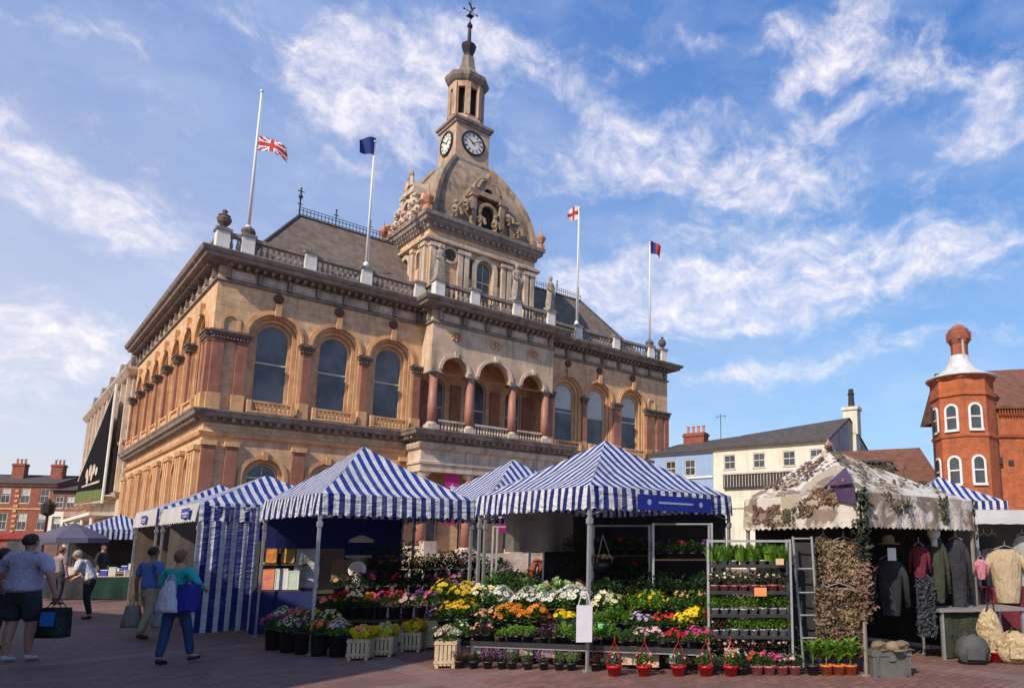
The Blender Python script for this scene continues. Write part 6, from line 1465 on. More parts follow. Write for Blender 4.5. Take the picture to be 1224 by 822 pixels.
# ---- ground row in front of the table
gl = [(549,'heather with brown purple tips','bronze','mauve'),(566,'trailing dark heather','green','maroon'),(583,'reddish heather','bronze','mauve'),(600,'lilac heather beside the pale green card','grey','mauve'),(612,'bright mauve heather','green','mauve'),(631,'pink mauve heather','green','mauve'),(650,'rosy heather by the cream card','grey','mauve'),(668,'green tipped heather','mid','palepink'),(683,'lime and pink heather beside the corner pole','lime','palepink'),(712,'dark heather just right of the corner pole','bronze','maroon')]
for i, (px, lab, fm, bc_) in enumerate(gl):
    p = gr(px, 798+.02*(px-549)); plant(('black',.07,.1,fm,'spike',.11,.17,420,.04,bc_,'dot',26,.018,i%2), lab+' on the ground before the table', p, 'heathers on the ground', scale=1.0)
for i, (px, fm, lab) in enumerate(((734,'grey','straggly plant in a red pot, leftmost of the five red hanging pots'),(770,'mid','green leafed plant in a red pot before the blank cream cards'),(811,'grey','plant in a red pot with a pale green card, middle of the five'),(844,'mid','plant in a wide red pot, fourth of the five red hanging pots'),(874,'green','bushy plant in a red pot beside the trolley, rightmost of the five'))):
    p = gr(px, 807); t = plant(('red',.1,.13,fm,'mound',.15,.18,200,.045,'palepink' if i%2 else 'apricot','cup',6,.02,i), lab, p, 'plants in red hanging pots', cat='potted plant')
    m = MB(); m.tube([(-.1,0,.12),(-.05,0,.34),(0,0,.42),(.05,0,.34),(.1,0,.12)], .006, 4); m.tube([(0,0,.42),(0,0,.5)], .006, 4); m.build('hanging_handle', redpot, t)
# pots at the right: begonias and tall leafy pots
for i, px in enumerate((905,920,935,950)):
    plant(('pink',.085,.12,'green','mound',.12,.16,150,.05,('coral','pink','palepink','palepink')[i],'ball' if i<2 else 'cup',9 if i<2 else 20,.05 if i<2 else .024,i), ('coral begonia in a pink pot, leftmost in the row below the trolley','hot pink begonia in a pink pot','pale flowered begonia in a pink pot','straggly pink begonia in a pink pot nearest the leafy orange pots')[i], gr(px,806), 'begonias in pink pots')
for i, px in enumerate((912,928,944)):
    plant(('black',.085,.12,'bronze','mound',.14,.26,200,.05,'palepink','cup',16,.022,i), ('bronze leaved plant behind the coral begonia','bronze leaved plant behind the pale begonia','taller bronze plant at the foot of the steel ladder rack')[i], gr(px,797), 'bronze plants behind the begonias')
for i, px in enumerate((972,988,1003,1017)):
    plant(('orange' if i else 'black',.085,.13,'lime','broad',.14,.34,46,.085,None,None,0,0,i), ('tall bright green leafy plant in a black pot','tall bright green leafy plant in an orange pot next to the black pot','bright green leafy plant in the middle orange pot','tallest bright green leafy plant in the rightmost orange pot')[i], gr(px,806), 'tall leafy plants below the camouflage net')
p = gr(887,806); plant(('black',.08,.1,'dark','mound',.12,.2,160,.05,'white','cup',5,.02,5), 'dark plant with a few white flowers beside the rightmost red pot', p)
p = gr(1190,791); plant(('red',.11,.16,'dark','mound',.12,.16,140,.05,None,None,0,0,9), 'dark plant in a single red pot among the sandy camouflage bags', p)
# ---- steel trolley with shelves of green plants
q0 = gr(897,806)+Vector((0,.28,0)); t = thing('plant_trolley', 'steel plant trolley with five shelves of leafy green plants right of the table', 'trolley', q0, -.05)
sh = [at(897,y,q0.y).z for y in (675,706,733,758,783)]
for x in (-.52,.58):
    for y in (-.18,.2): m = MB(); m.box(x-.015,x+.015,y-.015,y+.015,.0,1.74); m.build('post', alu, t)
for z in sh: m = MB(); m.box(-.5,.56,-.2,.22,z-.02,z); m.box(-.5,.56,-.212,-.2,z-.03,z+.015); m.build('shelf', blackpl, t)
m = MB(); m.box(-.52,.58,-.2,-.17,1.7,1.73); m.build('top_rail', alu, t)
for k, z in enumerate(sh):
    kinds = [('lime','blade',.15,.22,80,.05,None),('grey','mound',.08,.13,110,.04,'cream'),('lime','mound',.09,.15,130,.045,None),('lime','mound',.08,.13,130,.045,None),('bronze','mound',.085,.13,110,.045,'palepink')][k]
    for i in range(8):
        fm, fk, fr_, fh, fn, fl, bc_ = kinds
        if k == 3 and i < 2: fm, bc_ = 'bronze', 'palepink'
        if k == 0 and i%3 == 2: fm, fk, fn, fl = 'mid', 'broad', 40, .05
        pot = 'white' if k in (0,2,3) else 'pink' if k == 1 else 'black'
        p = q0 + Vector((-.44+.13*i, -.09+.0*i, z+.001)); plant((pot,.045,.06,fm,fk,fr_,fh,fn,fl,bc_,'cup' if bc_ else None,8 if bc_ else 0,.016,i%3+k*10), f'leafy plant in a {pot} pot, {ordw(i)} from the left on the {("top","second","third","fourth","lowest")[k]} trolley shelf', p, f'plants on the {("top","second","third","fourth","lowest")[k]} trolley shelf', scale=random.uniform(1.15,1.4)*(.85 if k == 0 else 1.1))
    for i in range(7):
        fm, fk, fr_, fh, fn, fl, bc_ = kinds
        p = q0 + Vector((-.40+.14*i, .1, z+.001)); plant(('black',.045,.06,'dark' if k else 'mid',fk,fr_,fh,fn,fl,None,None,0,0,k*10+5), f'darker plant at the back of the {("top","second","third","fourth","lowest")[k]} trolley shelf, {ordw(i)} from the left', p, f'back plants on the {("top","second","third","fourth","lowest")[k]} trolley shelf')
# empty ladder rack
q1 = q0+Vector((.66,.05,0)); t = thing('ladder_rack', 'bare steel ladder like rack leaning between the trolley and the camouflage net', 'rack', q1, 0)
for x, dx in ((0,.1),(.26,.06)): m = MB(); m.tube([(x,0,1.78),(x+dx,0,.02)], .018, 6); m.build('post', alu, t)
for z in (1.75,1.34,1.02,.72,.42): m = MB(); f = (1.78-z)/1.76; m.tube([(.1*f,0,z),(.26+.06*f,0,z)], .012, 5); m.build('rung', alu, t)
m = MB(); sheet(m, (.02,.25,0), (.4,.25,0), .1, 1.7, 6, .02); m.build('black_liner', black_c, t)
# ---- trolleys and dark plants deeper inside stall B
def bigshelf(label, px, Y, w_, zs_, seed):
    p = at(px,700,Y); base = Vector((p.x,Y,0)); t = thing('plant_trolley', label, 'trolley', base, .05)
    for x in (-w_/2,w_/2):
        for y in (-.2,.2): m = MB(); m.box(x-.016,x+.016,y-.016,y+.016,0,2.0); m.build('post', alu, t)
    for z in zs_: m = MB(); m.box(-w_/2,w_/2,-.21,.21,z-.02,z); m.build('shelf', darkwood, t)
    m = MB(); m.tube([(-w_/2,-.2,1.98),(w_/2,-.2,1.98)], .015, 5); m.build('top_rail', alu, t)
    return base
nm = ('red','orange','purple','magenta')
for (px, Y, w_, zs_, lab, nick) in ((815,11.0,.9,(.5,1.0,1.45),'steel trolley with sparse dark plants left of the bright green trolley','sparse trolley'),(742,11.9,.95,(.6,1.1,1.5),'dim steel trolley at the back of the right flower stall','dim back trolley'),(620,12.7,.9,(.55,.95),'low steel trolley of shaded plants seen left of the corner pole','low shaded trolley')):
    b_ = bigshelf(lab, px, Y, w_, zs_, px)
    for k, z in enumerate(zs_):
        for i in range(5):
            if nick == 'sparse trolley' and k == 1 and i in (1,2,3): continue
            bc_ = nm[(i+k)%4] if (i*3+k)%2 == 0 else None
            plant(('black',.07,.1,'dark','mound',.13,.2,150,.055,bc_,'cup' if bc_ else None,8 if bc_ else 0,.028,(i+k)%3), f'{"dark plant with "+bc_+" flowers" if bc_ else "dark leafy plant"}, {ordw(i)} along, {("lower","middle","upper")[k]} shelf of the {nick}', b_+Vector((-w_*.4+w_*.2*i,-.05,z+.001)), f'plants on the {nick}')
# cyclamen row behind the white flowers and a clipped dark bay
for i, px in enumerate((636,650,664,678,690,706)):
    Y = 11.6+.02*i; p = at(px,706,Y); p.z = .78
    plant(('black',.07,.1,'green','blade' if i%2 else 'mound',.12,.22,100,.06,('coral','palepink','coral','palepink','magenta','magenta')[i],'cup',12,.032,i%2), ('coral lily just above the white flowers','pale pink cyclamen beside the coral lily','coral cyclamen in the middle of the raised row','pink cyclamen left of the corner pole','crimson cyclamen nearest the corner pole on its left','magenta flowered plant just right of the corner pole')[i], p, 'raised row behind the white flowers')
m = MB()
t = thing('staging_bench', 'dark wooden bench behind the stepped table carrying the cyclamen row', 'bench', Vector((at(650,700,11.7).x,11.75,0)), -.1); m.box(-1.2,1.3,-.25,.25,.72,.775); m.build('top', darkwood, t)
for x in (-1.1,1.15):
    for y in (-.2,.18): m = MB(); m.box(x,x+.05,y,y+.05,0,.72); m.build('leg', darkwood, t)
def bay(label, p, r, h, fm='dark', stem=.6):
    t = thing('clipped_tree', label, 'tree', p, 0); m = MB(); m.tube([(0,0,.2),(0,0,stem+.2)], .02, 6, .012); m.build('trunk', darkwood, t); potmesh(.15,.26).build('pot', blackpl, t, True)
    m = MB(); rnd = random.Random(int(p.x*100))
    for _ in range(900):
        v = Vector((rnd.gauss(0,1),rnd.gauss(0,1),rnd.gauss(0,1))).normalized()*r*rnd.uniform(.6,1.05); leafq(m, v+Vector((0,0,stem+h)), v+Vector((0,0,.05)), .06, .03)
    m.build('crown', G_[fm], t)
bay('round headed dark bay tree under the canopy left of the corner pole', Vector((at(690,660,12.6).x,12.6,0)), .32, .75, 'dark', .75)
bay('round dark green tree in shade behind the flowers near the middle posts', Vector((at(597,680,13.4).x,13.4,0)), .25, .55, 'dark', .6)
# hanging flower basket
t = thing('hanging_basket', 'hanging basket of pale and red flowers at the back of the right flower stall', 'basket', at(720,672,11.4), 0)
m = MB(); m.lathe([(.02,-.16),(.12,-.1),(.17,0)], (0,0,0), 12); m.build('basket', blackpl, t, True); bloom('cup', .2, .12, 30, 4, .035).build('blossoms', [PM['apricot'], yel_eye], t); foliage('mound', .22, .14, 140, 3, .05).build('foliage', G_['dark'], t); m = MB()
for q in (0,2.1,4.2): m.tube([(.16*math.cos(q),.16*math.sin(q),0),(0,0,.45)], .004, 3)
m.build('chain', alu, t)
# ---- price cards
cg = M('green_card', (.18,.65,.22), (.14,.55,.18), 2, .6); cyl_ = M('lime_card', (.6,.7,.08), (.5,.6,.06), 2, .6); ccr = M('cream_card', (.66,.48,.36), (.56,.40,.29), 2, .7); cor = M('orange_card', (.75,.28,.1), (.65,.22,.08), 2, .6); cpg = M('pale_green_card', (.35,.62,.42), (.3,.5,.36), 2, .6)
inkm = M('marker_ink', (.08,.1,.08), (.05,.06,.05), 2, .7)
def card(px, py, Y, w_, h_, mat, label, stick=True):
    p = at(px,py,Y); t = thing('price_card', label, 'sign', p, random.uniform(-.2,.2), 'price cards on the plant stall'); m = MB(); m.box(-w_/2,w_/2,-.003,.003,-h_/2,h_/2); m.build('card', mat, t)
    if stick: m = MB(); m.box(-.006,.006,.004,.01,-h_/2-.14,h_/2-.02); m.build('stick', wood_p, t)
for a in ((725,715,10.9,.13,.12,cg,'bright green card above the butter yellow primroses'),(721,750,10.0,.15,.12,cg,'larger bright green card low on the front tier'),(759,722,10.7,.12,.1,cyl_,'lime yellow card standing over the spurge'),(809,724,10.6,.14,.12,cpg,'pale green card standing over the scarlet flowers'),(660,722,11.2,.12,.1,cpg,'pale green card among the white flowers'),(679,725,11.1,.1,.09,cyl_,'lime card beside the paper bag')): card(*a)
for a in ((752,783,9.75,.2,.24,ccr,'blank cream card hanging below the tray beside the leftmost red pot',False),(778,785,9.72,.22,.26,ccr,'large cream card hanging behind the second red pot',False),(655,778,10.0,.19,.16,ccr,'cream card hanging above the rosy heather',False),(629,776,10.05,.18,.15,ccr,'cream card hanging above the bright mauve heather',False),(612,774,10.1,.15,.08,cpg,'pale green card clipped under the tray',False),(569,776,10.25,.13,.1,whitem,'white card clipped under the left of the tray',False),(805,787,9.5,.1,.12,cpg,'pale green card tucked into the middle red pot',True),(875,782,9.5,.2,.18,ccr,'cream card behind the rightmost red pot',False),(932,671,9.33,.11,.08,M('peach_card',(.7,.5,.25),(.6,.4,.2),2,.6),'peach card on the top trolley shelf',False),(909,707,9.33,.16,.11,cor,'orange card hanging from the second trolley shelf',False)): card(*a)
# ---- left flower stall: buckets and crates
def bucket(label, p, fm, bc_, bk_, nb, bs, h=.34, r=.14, fh=.26, fr_=.18, mat=None, wrap=None, group='black flower buckets on the ground', extra=None, seed=0):
    t = thing('flower_bucket', label, 'flower bucket', p, random.uniform(0,6), group)
    m = MB(); m.lathe([(r*.78,0),(r*.98,h*.93),(r*1.06,h*.94),(r*1.06,h),(r*.96,h),(r*.9,h*.85),(.01,h*.84)], (0,0,0), 16); m.build('bucket', mat or blackpl, t, True)
    f = foliage('mound', fr_, fh, 170, seed+1, .06).build('foliage', G_[fm], t); f.location.z = h*.8
    b = bloom(bk_, fr_*1.05, fh*1.08, nb, seed+2, bs).build('blossoms', [PM[bc_], yel_eye], t); b.location.z = h*.8
    if extra: b = bloom('cup', fr_, fh*1.1, int(nb*.5), seed+9, bs*.9).build('filler_blossoms', [PM[extra], yel_eye], t); b.location.z = h*.8
    if wrap:
        m = MB(); n = 18; 
        r0, r1 = [], []
        for i in range(n): q = 2*PI*i/n; r0.append(m.vert((r*.7*math.cos(q), r*.7*math.sin(q), h*.9))); k = 1.25+.18*math.sin(i*2.3); r1.append(m.vert((r*k*math.cos(q), r*k*math.sin(q), h*.9+fh*(.62+.12*math.cos(i*1.7)))))
        for i in range(n): m.fi([r0[i], r0[(i+1)%n], r1[(i+1)%n], r1[i]])
        m.build('paper_wrap', wrap, t)
    return t
for i, (px, py, lab, fm, bc_, bk_, nb, bs, ex) in enumerate(((326,776,'black bucket of hot pink carnations, leftmost on the ground','green','pink','ball',14,.05,'mauve'),(344,779,'black bucket of pale green and cream sprays','mid','cream','cup',40,.022,'palegreen'),(362,781,'black bucket of dusky mauve sprays behind the front pole','green','mauve','cup',30,.026,'palepink'),(381,783,'black bucket of orange and coral daisies right of the front pole','green','orange','daisy',26,.04,'coral'),(403,784,'large black bucket of lime and pale pink stems beside the slatted crates','lime','palepink','cup',36,.03,'cream'))):
    bucket(lab, gr(px,py), fm, bc_, bk_, nb, bs, extra=ex, seed=i*3)
for i, (px, py, lab, bc_, ex) in enumerate(((335,768,'second row black bucket of mixed pale sprays','palegreen','cream'),(352,770,'second row black bucket of coral pink roses','coral','pink'),(372,772,'second row black bucket of amber daisies','gold','orange'),(392,773,'second row black bucket of lime chrysanthemums','palegreen','yellow'))):
    bucket(lab, gr(px,py), 'mid', bc_, 'daisy', 24, .035, h=.42, extra=ex, seed=30+i*3)
def crate(label, p, bc_, wrap, rz=.0, kind='ball', h=.3, fm='mid', ex=None, seed=0, w_=.3):
    t = thing('slatted_crate', label, 'crate', p, rz, 'pale slatted flower crates')
    m = MB(); a = w_/2
    for sgn in (-1,1):
        for k in range(5): x = -a+.03+(w_-.06)*k/4; m.box(x-.022,x+.022, sgn*a-.006, sgn*a+.006, .0 if k in (0,4) else .03, h)
        for k in range(5): x = -a+.03+(w_-.06)*k/4; m.box(sgn*a-.006, sgn*a+.006, x-.022, x+.022, .03, h)
    for z in (.06,h-.05): m.box(-a-.012,a+.012,-a-.014,-a-.007,z,z+.04); m.box(-a-.012,a+.012,a+.007,a+.014,z,z+.04)
    m.build('slats', wood_p, t); m = MB(); m.box(-a+.02,a-.02,-a+.02,a-.02,.02,h-.06); m.build('inner_liner', blackpl, t)
    f = foliage('mound', a*1.15, .2, 150, seed+1, .05).build('foliage', G_[fm], t); f.location.z = h*.85
    b = bloom(kind, a*1.15, .22, 20, seed+2, .04).build('blossoms', [PM[bc_], yel_eye], t); b.location.z = h*.85
    if ex: b = bloom('cup', a*1.0, .24, 10, seed+5, .04).build('filler_blossoms', [PM[ex], yel_eye], t); b.location.z = h*.85
    if wrap:
        m = MB(); n = 16; r0, r1 = [], []
        for i in range(n): q = 2*PI*i/n; r0.append(m.vert((a*.8*math.cos(q), a*.8*math.sin(q), h*.95))); k = 1.2+.25*math.sin(i*1.9); r1.append(m.vert((a*k*math.cos(q), a*k*math.sin(q), h+.13+.05*math.cos(i*2.9))))
        for i in range(n): m.fi([r0[i], r0[(i+1)%n], r1[(i+1)%n], r1[i]])
        m.build('paper_wrap', wrap, t)
crate('slatted crate of yellow wrapped bouquets, front left of the crates', gr(431,787), 'yellow', yelwrap, .1, ex='pink', seed=1)
crate('slatted crate of yellow and lime bouquets, second from the left', gr(459,783), 'palegreen', yelwrap, .1, fm='lime', ex='yellow', seed=2)
crate('slatted crate with golden sprays, third from the left', gr(493,777), 'gold', yelwrap, .1, ex='orange', seed=3)
crate('smaller slatted crate with dark purple flowers behind the golden one', gr(480,768), 'purple', None, .1, ex='magenta', seed=4, w_=.24)
crate('tall slatted crate of purple and pink flowers in the gap by the table', gr(517,774), 'mauve', None, .1, h=.45, ex='palepink', seed=5, w_=.24)
crate('slatted crate tucked against the left end of the long table', gr(534,796), 'cream', None, .1, h=.36, ex='palepink', seed=6, fm='green', w_=.28)
# stepped staging inside the left stall
for k, (x0, x1, Y, z, lab) in enumerate(((385,530,12.1,.42,'low dark staging plank behind the slatted crates'),(395,560,12.7,.72,'middle dark staging plank inside the left flower stall'),(440,585,13.3,1.0,'high dark staging plank at the back of the left flower stall'))):
    a = at(x0,700,Y); b = at(x1,700,Y+.3); c = (a+b)/2; L = (b-a).length; rz_ = math.atan2(b.y-a.y, b.x-a.x)
    t = thing('staging', lab, 'bench', (c.x,c.y,0), rz_); m = MB(); m.box(-L/2,L/2,-.2,.2,z-.04,z); m.build('plank', darkwood, t)
    for x in (-L/2+.05,L/2-.1):
        for y in (-.15,.1): m = MB(); m.box(x,x+.05,y,y+.05,0,z-.04); m.build('leg', darkwood, t)
    palette = [['coral','red','cream','orange','magenta','red','palepink','purple','pink','maroon'],['apricot','maroon','magenta','maroon','red','cream','maroon','pink','mauve','maroon'],['maroon','orange','purple','gold','gold','gold','maroon','apricot','palegreen','maroon']][k]
    fmk = ['green','dark','dark'][k]; n = 9
    for i in range(n):
        q = a.lerp(b, (i+.6)/(n+.3)); q.z = z+.001
        bucket(f'{palette[i].replace("palepink","pale pink").replace("palegreen","pale green")} flowers in a short black bucket, {ordw(i)} from the left on the {("low","middle","high")[k]} plank', q, fmk, palette[i], 'ball' if i%2 else 'daisy', 10 if k else 14, .045, h=.2, r=.1, fh=.24+.03*(i%3), fr_=.17, group=f'buckets on the {("low","middle","high")[k]} staging', seed=100+k*20+i)
# dark evergreen shrubs along the back of the flower stalls
for i, (px, Y, r, h, lab) in enumerate(((448,14.2,.34,.5,'dark shrub at the back left beside the weighing scale'),(480,14.3,.36,.6,'broad dark shrub behind the amber flowers'),(515,14.2,.36,.45,'dark reddish shrub behind the high staging'),(545,14.0,.36,.5,'dark leafy shrub right of the reddish one'),(572,14.0,.3,.4,'dark shrub beside the middle posts'))):
    p = Vector((at(px,680,Y).x,Y,0)); t = thing('potted_shrub', lab, 'shrub', p, i, 'dark shrubs behind the cut flowers'); potmesh(.18,.3).build('pot', blackpl, t, True)
    m = MB(); rnd = random.Random(i+50)
    for _ in range(700):
        v = Vector((rnd.gauss(0,.5),rnd.gauss(0,.5),rnd.uniform(-.9,.9))); v = Vector((v.x*r, v.y*r, v.z*h)); leafq(m, v+Vector((0,0,h+.6)), Vector((rnd.gauss(0,1),rnd.gauss(0,1),rnd.uniform(-.3,1))), .09, .045)
    m.build('foliage', G_['dark' if i != 2 else 'bronze'], t); m = MB(); m.tube([(0,0,.2),(.03,0,.9)], .025, 5); m.build('stem', darkwood, t)
# ================================================================ PEOPLE
def ensure_skin(name, V, E, rad, mat, parent=None, root=0, sub=2):
    me = bpy.data.meshes.new(name); me.from_pydata([tuple(v) for v in V], E, []); o = bpy.data.objects.new(name, me); COL.objects.link(o); me.materials.append(mat)
    s = o.modifiers.new('Skin', 'SKIN'); s.use_smooth_shade = True
    if len(me.skin_vertices) == 0:
        with bpy.context.temp_override(object=o, active_object=o, selected_objects=[o]): bpy.ops.mesh.customdata_skin_add()
    for i, r in enumerate(rad):
        sv = me.skin_vertices[0].data[i]; rr = r if isinstance(r, tuple) else (r, r); sv.radius = rr; sv.use_root = (i == root)
    m = o.modifiers.new('Subdivision', 'SUBSURF'); m.levels = sub; m.render_levels = sub
    if parent: o.parent = parent
    return o
def clothfold(m):
    nt = m.node_tree; b = [n for n in nt.nodes if n.type == 'BSDF_PRINCIPLED'][0]; tc = nt.nodes.new('ShaderNodeTexCoord'); mp = nt.nodes.new('ShaderNodeMapping'); mp.inputs['Scale'].default_value = (1,1,.45); mp.inputs['Rotation'].default_value = (.5,.4,0); nt.links.new(tc.outputs['Object'], mp.inputs[0])
    for l in list(b.inputs['Normal'].links): nt.links.remove(l)
    bump(nt, b, noise(nt, mp.outputs[0], 7, 3, .6, 1.6), .05, 1.0)
skin_a = M('skin', (.50,.27,.18), (.44,.22,.15), 9, .55); skin_b = M('tanned_skin', (.36,.18,.11), (.30,.15,.09), 9, .55)
hair_d = M('dark_brown_hair', (.03,.018,.012), (.05,.03,.02), 40, .6); hair_b = M('brown_hair', (.14,.07,.035), (.2,.1,.05), 40, .6); hair_g = M('grey_hair', (.35,.31,.27), (.25,.22,.19), 40, .6)
eyem = M('eye', (.03,.02,.02), (.05,.03,.02), 5, .3)
def lerp(a, b, t): return Vector(a)*(1-t)+Vector(b)*t
def person(label, loc, face, H, J, top, bottom, shoes, skin=skin_a, hair=hair_d, hairlen=0, bulk=1.0, shorts=False, sleeve='short', belly=0, group=None, jacket=False):
    """J: joints for a 1.75 m figure facing -Y; missing joints take a relaxed standing pose"""
    k = H/1.75
    D_ = dict(pel=(0,0,.95), waist=(0,.0,1.08), chest=(0,.01,1.28), neck=(0,.01,1.47), head=(0,-.01,1.63), shL=(.19,.01,1.42), elL=(.25,.03,1.14), wrL=(.25,-.04,.89), shR=(-.19,.01,1.42), elR=(-.25,.03,1.14), wrR=(-.25,-.04,.89),
             hipL=(.095,0,.92), knL=(.11,-.02,.50), anL=(.11,.03,.09), hipR=(-.095,0,.92), knR=(-.11,-.02,.50), anR=(-.11,.03,.09)); D_.update(J)
    P = {a: Vector(b) for a, b in D_.items()}
    t = thing('person', label, 'person', loc, face, group); t.scale = (k,)*3
    b = bulk; w = 1+(b-1)*.9
    for s_ in 'LR': P['sh'+s_].x *= 1+(b-1)*.7; P['hip'+s_].x *= 1+(b-1)*.5; P['el'+s_].x *= 1+(b-1)*.6; P['wr'+s_].x *= 1+(b-1)*.5
    V, E, Rr = [], [], []
    def add(p, r, par=None):
        V.append(Vector(p)); Rr.append(r); i = len(V)-1
        if par is not None: E.append((par, i))
        return i
    pel = add(P['pel'], (.135*w,.10*w)); wa = add(P['waist'], (.12*w,.095*w), pel); ch = add(P['chest'], (.14*w,.105*w), wa); up = add(lerp(P['chest'],P['neck'],.62), (.10*w,.08*w), ch); nk = add(P['neck'], .055, up)
    fw_ = Vector(J.get('look', (0,-1,0))).normalized(); side = fw_.cross(Vector((0,0,1))).normalized(); ax_ = (P['head']-P['neck']).normalized()
    n1 = add(P['head']-ax_*.10+fw_*.005, .054, nk); n2 = add(P['head']-ax_*.055+fw_*.012, (.068,.078), n1); n3 = add(P['head']+ax_*.0, (.082,.096), n2); n4 = add(P['head']+ax_*.055, (.080,.092), n3); add(P['head']+ax_*.098, (.052,.06), n4)
    for s_, e in (('L',1),('R',-1)):
        sh = add(P['sh'+s_], .062*w, up); el = add(P['el'+s_], .043*b**.5, sh); wr = add(P['wr'+s_], .028, el)
        d = (P['wr'+s_]-P['el'+s_]).normalized(); pm_ = add(P['wr'+s_]+d*.055, (.034,.018), wr); q = d.orthogonal().normalized(); fwd = Vector((0,-1,0)); acr = (fwd-d*fwd.dot(d)).normalized(); inn = d.cross(acr)*(1 if e > 0 else -1)
        if inn.x*e > 0: inn = -inn
        tip = P['wr'+s_]+d*.09
        for i, L in enumerate((.062,.072,.067,.052)):
            o_ = acr*(.027-.018*i); f1 = add(tip+o_, .010, pm_); f2 = add(tip+o_*1.1+d*L*.5+inn*.012, .0085, f1); add(tip+o_*1.1+d*L*.85+inn*.035, .007, f2)
        th1 = add(P['wr'+s_]+d*.035+acr*.035, .012, wr); add(P['wr'+s_]+d*.075+acr*.052+inn*.012, .009, th1)
    for s_ in 'LR':
        hp = add(lerp(P['hip'+s_],P['kn'+s_],.2), .086*w, pel); kn = add(P['kn'+s_], .058*b**.6, hp); cf = add(lerp(P['kn'+s_],P['an'+s_],.35)+Vector((0,.015,0)), .056*b**.6, kn); an = add(P['an'+s_], .036, cf)
        fd = Vector(J.get('foot'+s_, (0,-1,-.15))).normalized(); add(P['an'+s_]+fd*.13+Vector((0,0,-.035)), (.035,.024), an)
    ensure_skin('body', V, E, Rr, skin, t)
    # top
    V, E, Rr = [], [], []; g = .014; bz = belly
    wst = add(P['pel']+Vector((0,0,-.03)), (.152*w+g,.128*w+g+bz)); w2 = add(lerp(P['pel'],P['waist'],.45), (.15*w+g,.126*w+g+bz), wst); x1 = add(P['waist'], (.145*w+g,.12*w+g+bz), w2); x2 = add(P['chest'], (.152*w+g,.118*w+g), x1); x3 = add(lerp(P['chest'],P['neck'],.62), (.105*w+g,.085*w+g), x2); add(lerp(P['chest'],P['neck'],.9), .068+g*.4, x3)
    for s_ in 'LR':
        a = add(P['sh'+s_], .066*w+g, x3)
        if sleeve == 'short': q_ = add(lerp(P['sh'+s_],P['el'+s_],.45), .060*b**.5+g, a); add(lerp(P['sh'+s_],P['el'+s_],.85), .058*b**.5+g*1.2, q_)
        else: c = add(P['el'+s_], .05*b**.5+g, a); add(lerp(P['el'+s_],P['wr'+s_],.88), .038+g*.6, c)
    ensure_skin('jacket' if jacket else 'shirt', V, E, Rr, top, t)
    V, E, Rr = [], [], []
    a = add(P['pel']+Vector((0,0,.0)), (.135*w+g,.112*w+g)); add(lerp(P['pel'],P['waist'],.7), (.125*w+g,.10*w+g), a)
    for s_ in 'LR':
        h_ = add(lerp(P['hip'+s_],P['kn'+s_],.22), .092*w+g*.5, a)
        if shorts: c = add(lerp(P['hip'+s_],P['kn'+s_],.6), .085*b**.6+g, h_); add(lerp(P['hip'+s_],P['kn'+s_],.97), .082*b**.6+g, c)
        else: c = add(P['kn'+s_], .068*b**.6+g*.6, h_); dd = add(lerp(P['kn'+s_],P['an'+s_],.5), .060+g*.5, c); add(lerp(P['kn'+s_],P['an'+s_],.97), .052+g*.5, dd)
    ensure_skin('shorts' if shorts else 'trousers', V, E, Rr, bottom, t)
    for s_ in 'LR':
        fd = Vector(J.get('foot'+s_, (0,-1,-.15))).normalized(); an = P['an'+s_]
        ensure_skin('shoe', [an-fd*.045+Vector((0,0,-.035)), an+fd*.06+Vector((0,0,-.042)), an+fd*.165+Vector((0,0,-.05))], [(0,1),(1,2)], [(.042,.046),(.046,.04),(.04,.028)], shoes, t, sub=1)
    # hair
    hv = P['head']; m = MB(); n = 14; c0 = hv-fw_*.012+Vector((0,0,.022)); g = []
    for j in range(n+1):
        th_ = PI*j/n; ring = []
        for i in range(20):
            ph = 2*PI*i/20; d = side*(math.sin(th_)*math.cos(ph)*.090)+fw_*(math.sin(th_)*math.sin(ph)*.106)+Vector((0,0,math.cos(th_)*.102)); jt = 1+random.uniform(-.03,.03)
            if d.z < -.03 and hairlen: d.z *= 1+hairlen*9
            ring.append(c0+d*jt)
        g.append(ring)
    ids = [[m.vert(p) for p in r] for r in g]
    for j in range(n):
        for i in range(20):
            c = (g[j][i]+g[j+1][(i+1)%20])/2-c0; f_ = c.dot(fw_)
            if (f_ > .035 and c.z < .045) or (f_ > -.02 and c.z < -.035) or (c.z < -.065 and not hairlen): continue
            m.fi([ids[j][i], ids[j][(i+1)%20], ids[j+1][(i+1)%20], ids[j+1][i]])
    m.build('hair', hair, t, True)
    m = MB()
    for e in (-1,1): m.sphere(hv+side*e*.086+fw_*.002+Vector((0,0,-.008)), .022, 6, 1.4)
    m.build('ears', skin, t, True)
    m = MB(); c_ = hv+fw_*.088; m.face([c_+Vector((0,0,.015)), c_+fw_*.028+Vector((0,0,-.028)), c_-side*.016+Vector((0,0,-.034))]); m.face([c_+Vector((0,0,.015)), c_+fw_*.028+Vector((0,0,-.028)), c_+side*.016+Vector((0,0,-.034))]); m.face([c_+fw_*.028+Vector((0,0,-.028)), c_+side*.016+Vector((0,0,-.034)), c_-side*.016+Vector((0,0,-.034))]); m.build('nose', skin, t)
    m = MB()
    for e in (-1,1): m.sphere(hv+fw_*.082+side*e*.031+Vector((0,0,.008)), .012, 6)
    m.build('eyes', eyem, t)
    m = MB(); c_ = hv+fw_*.086+Vector((0,0,-.055)); m.face([c_-side*.025, c_+side*.025, c_+side*.015+Vector((0,0,-.01)), c_-side*.015+Vector((0,0,-.01))]); m.build('mouth', M('lip', (.4,.15,.12), (.35,.12,.1), 5, .5), t)
    return t
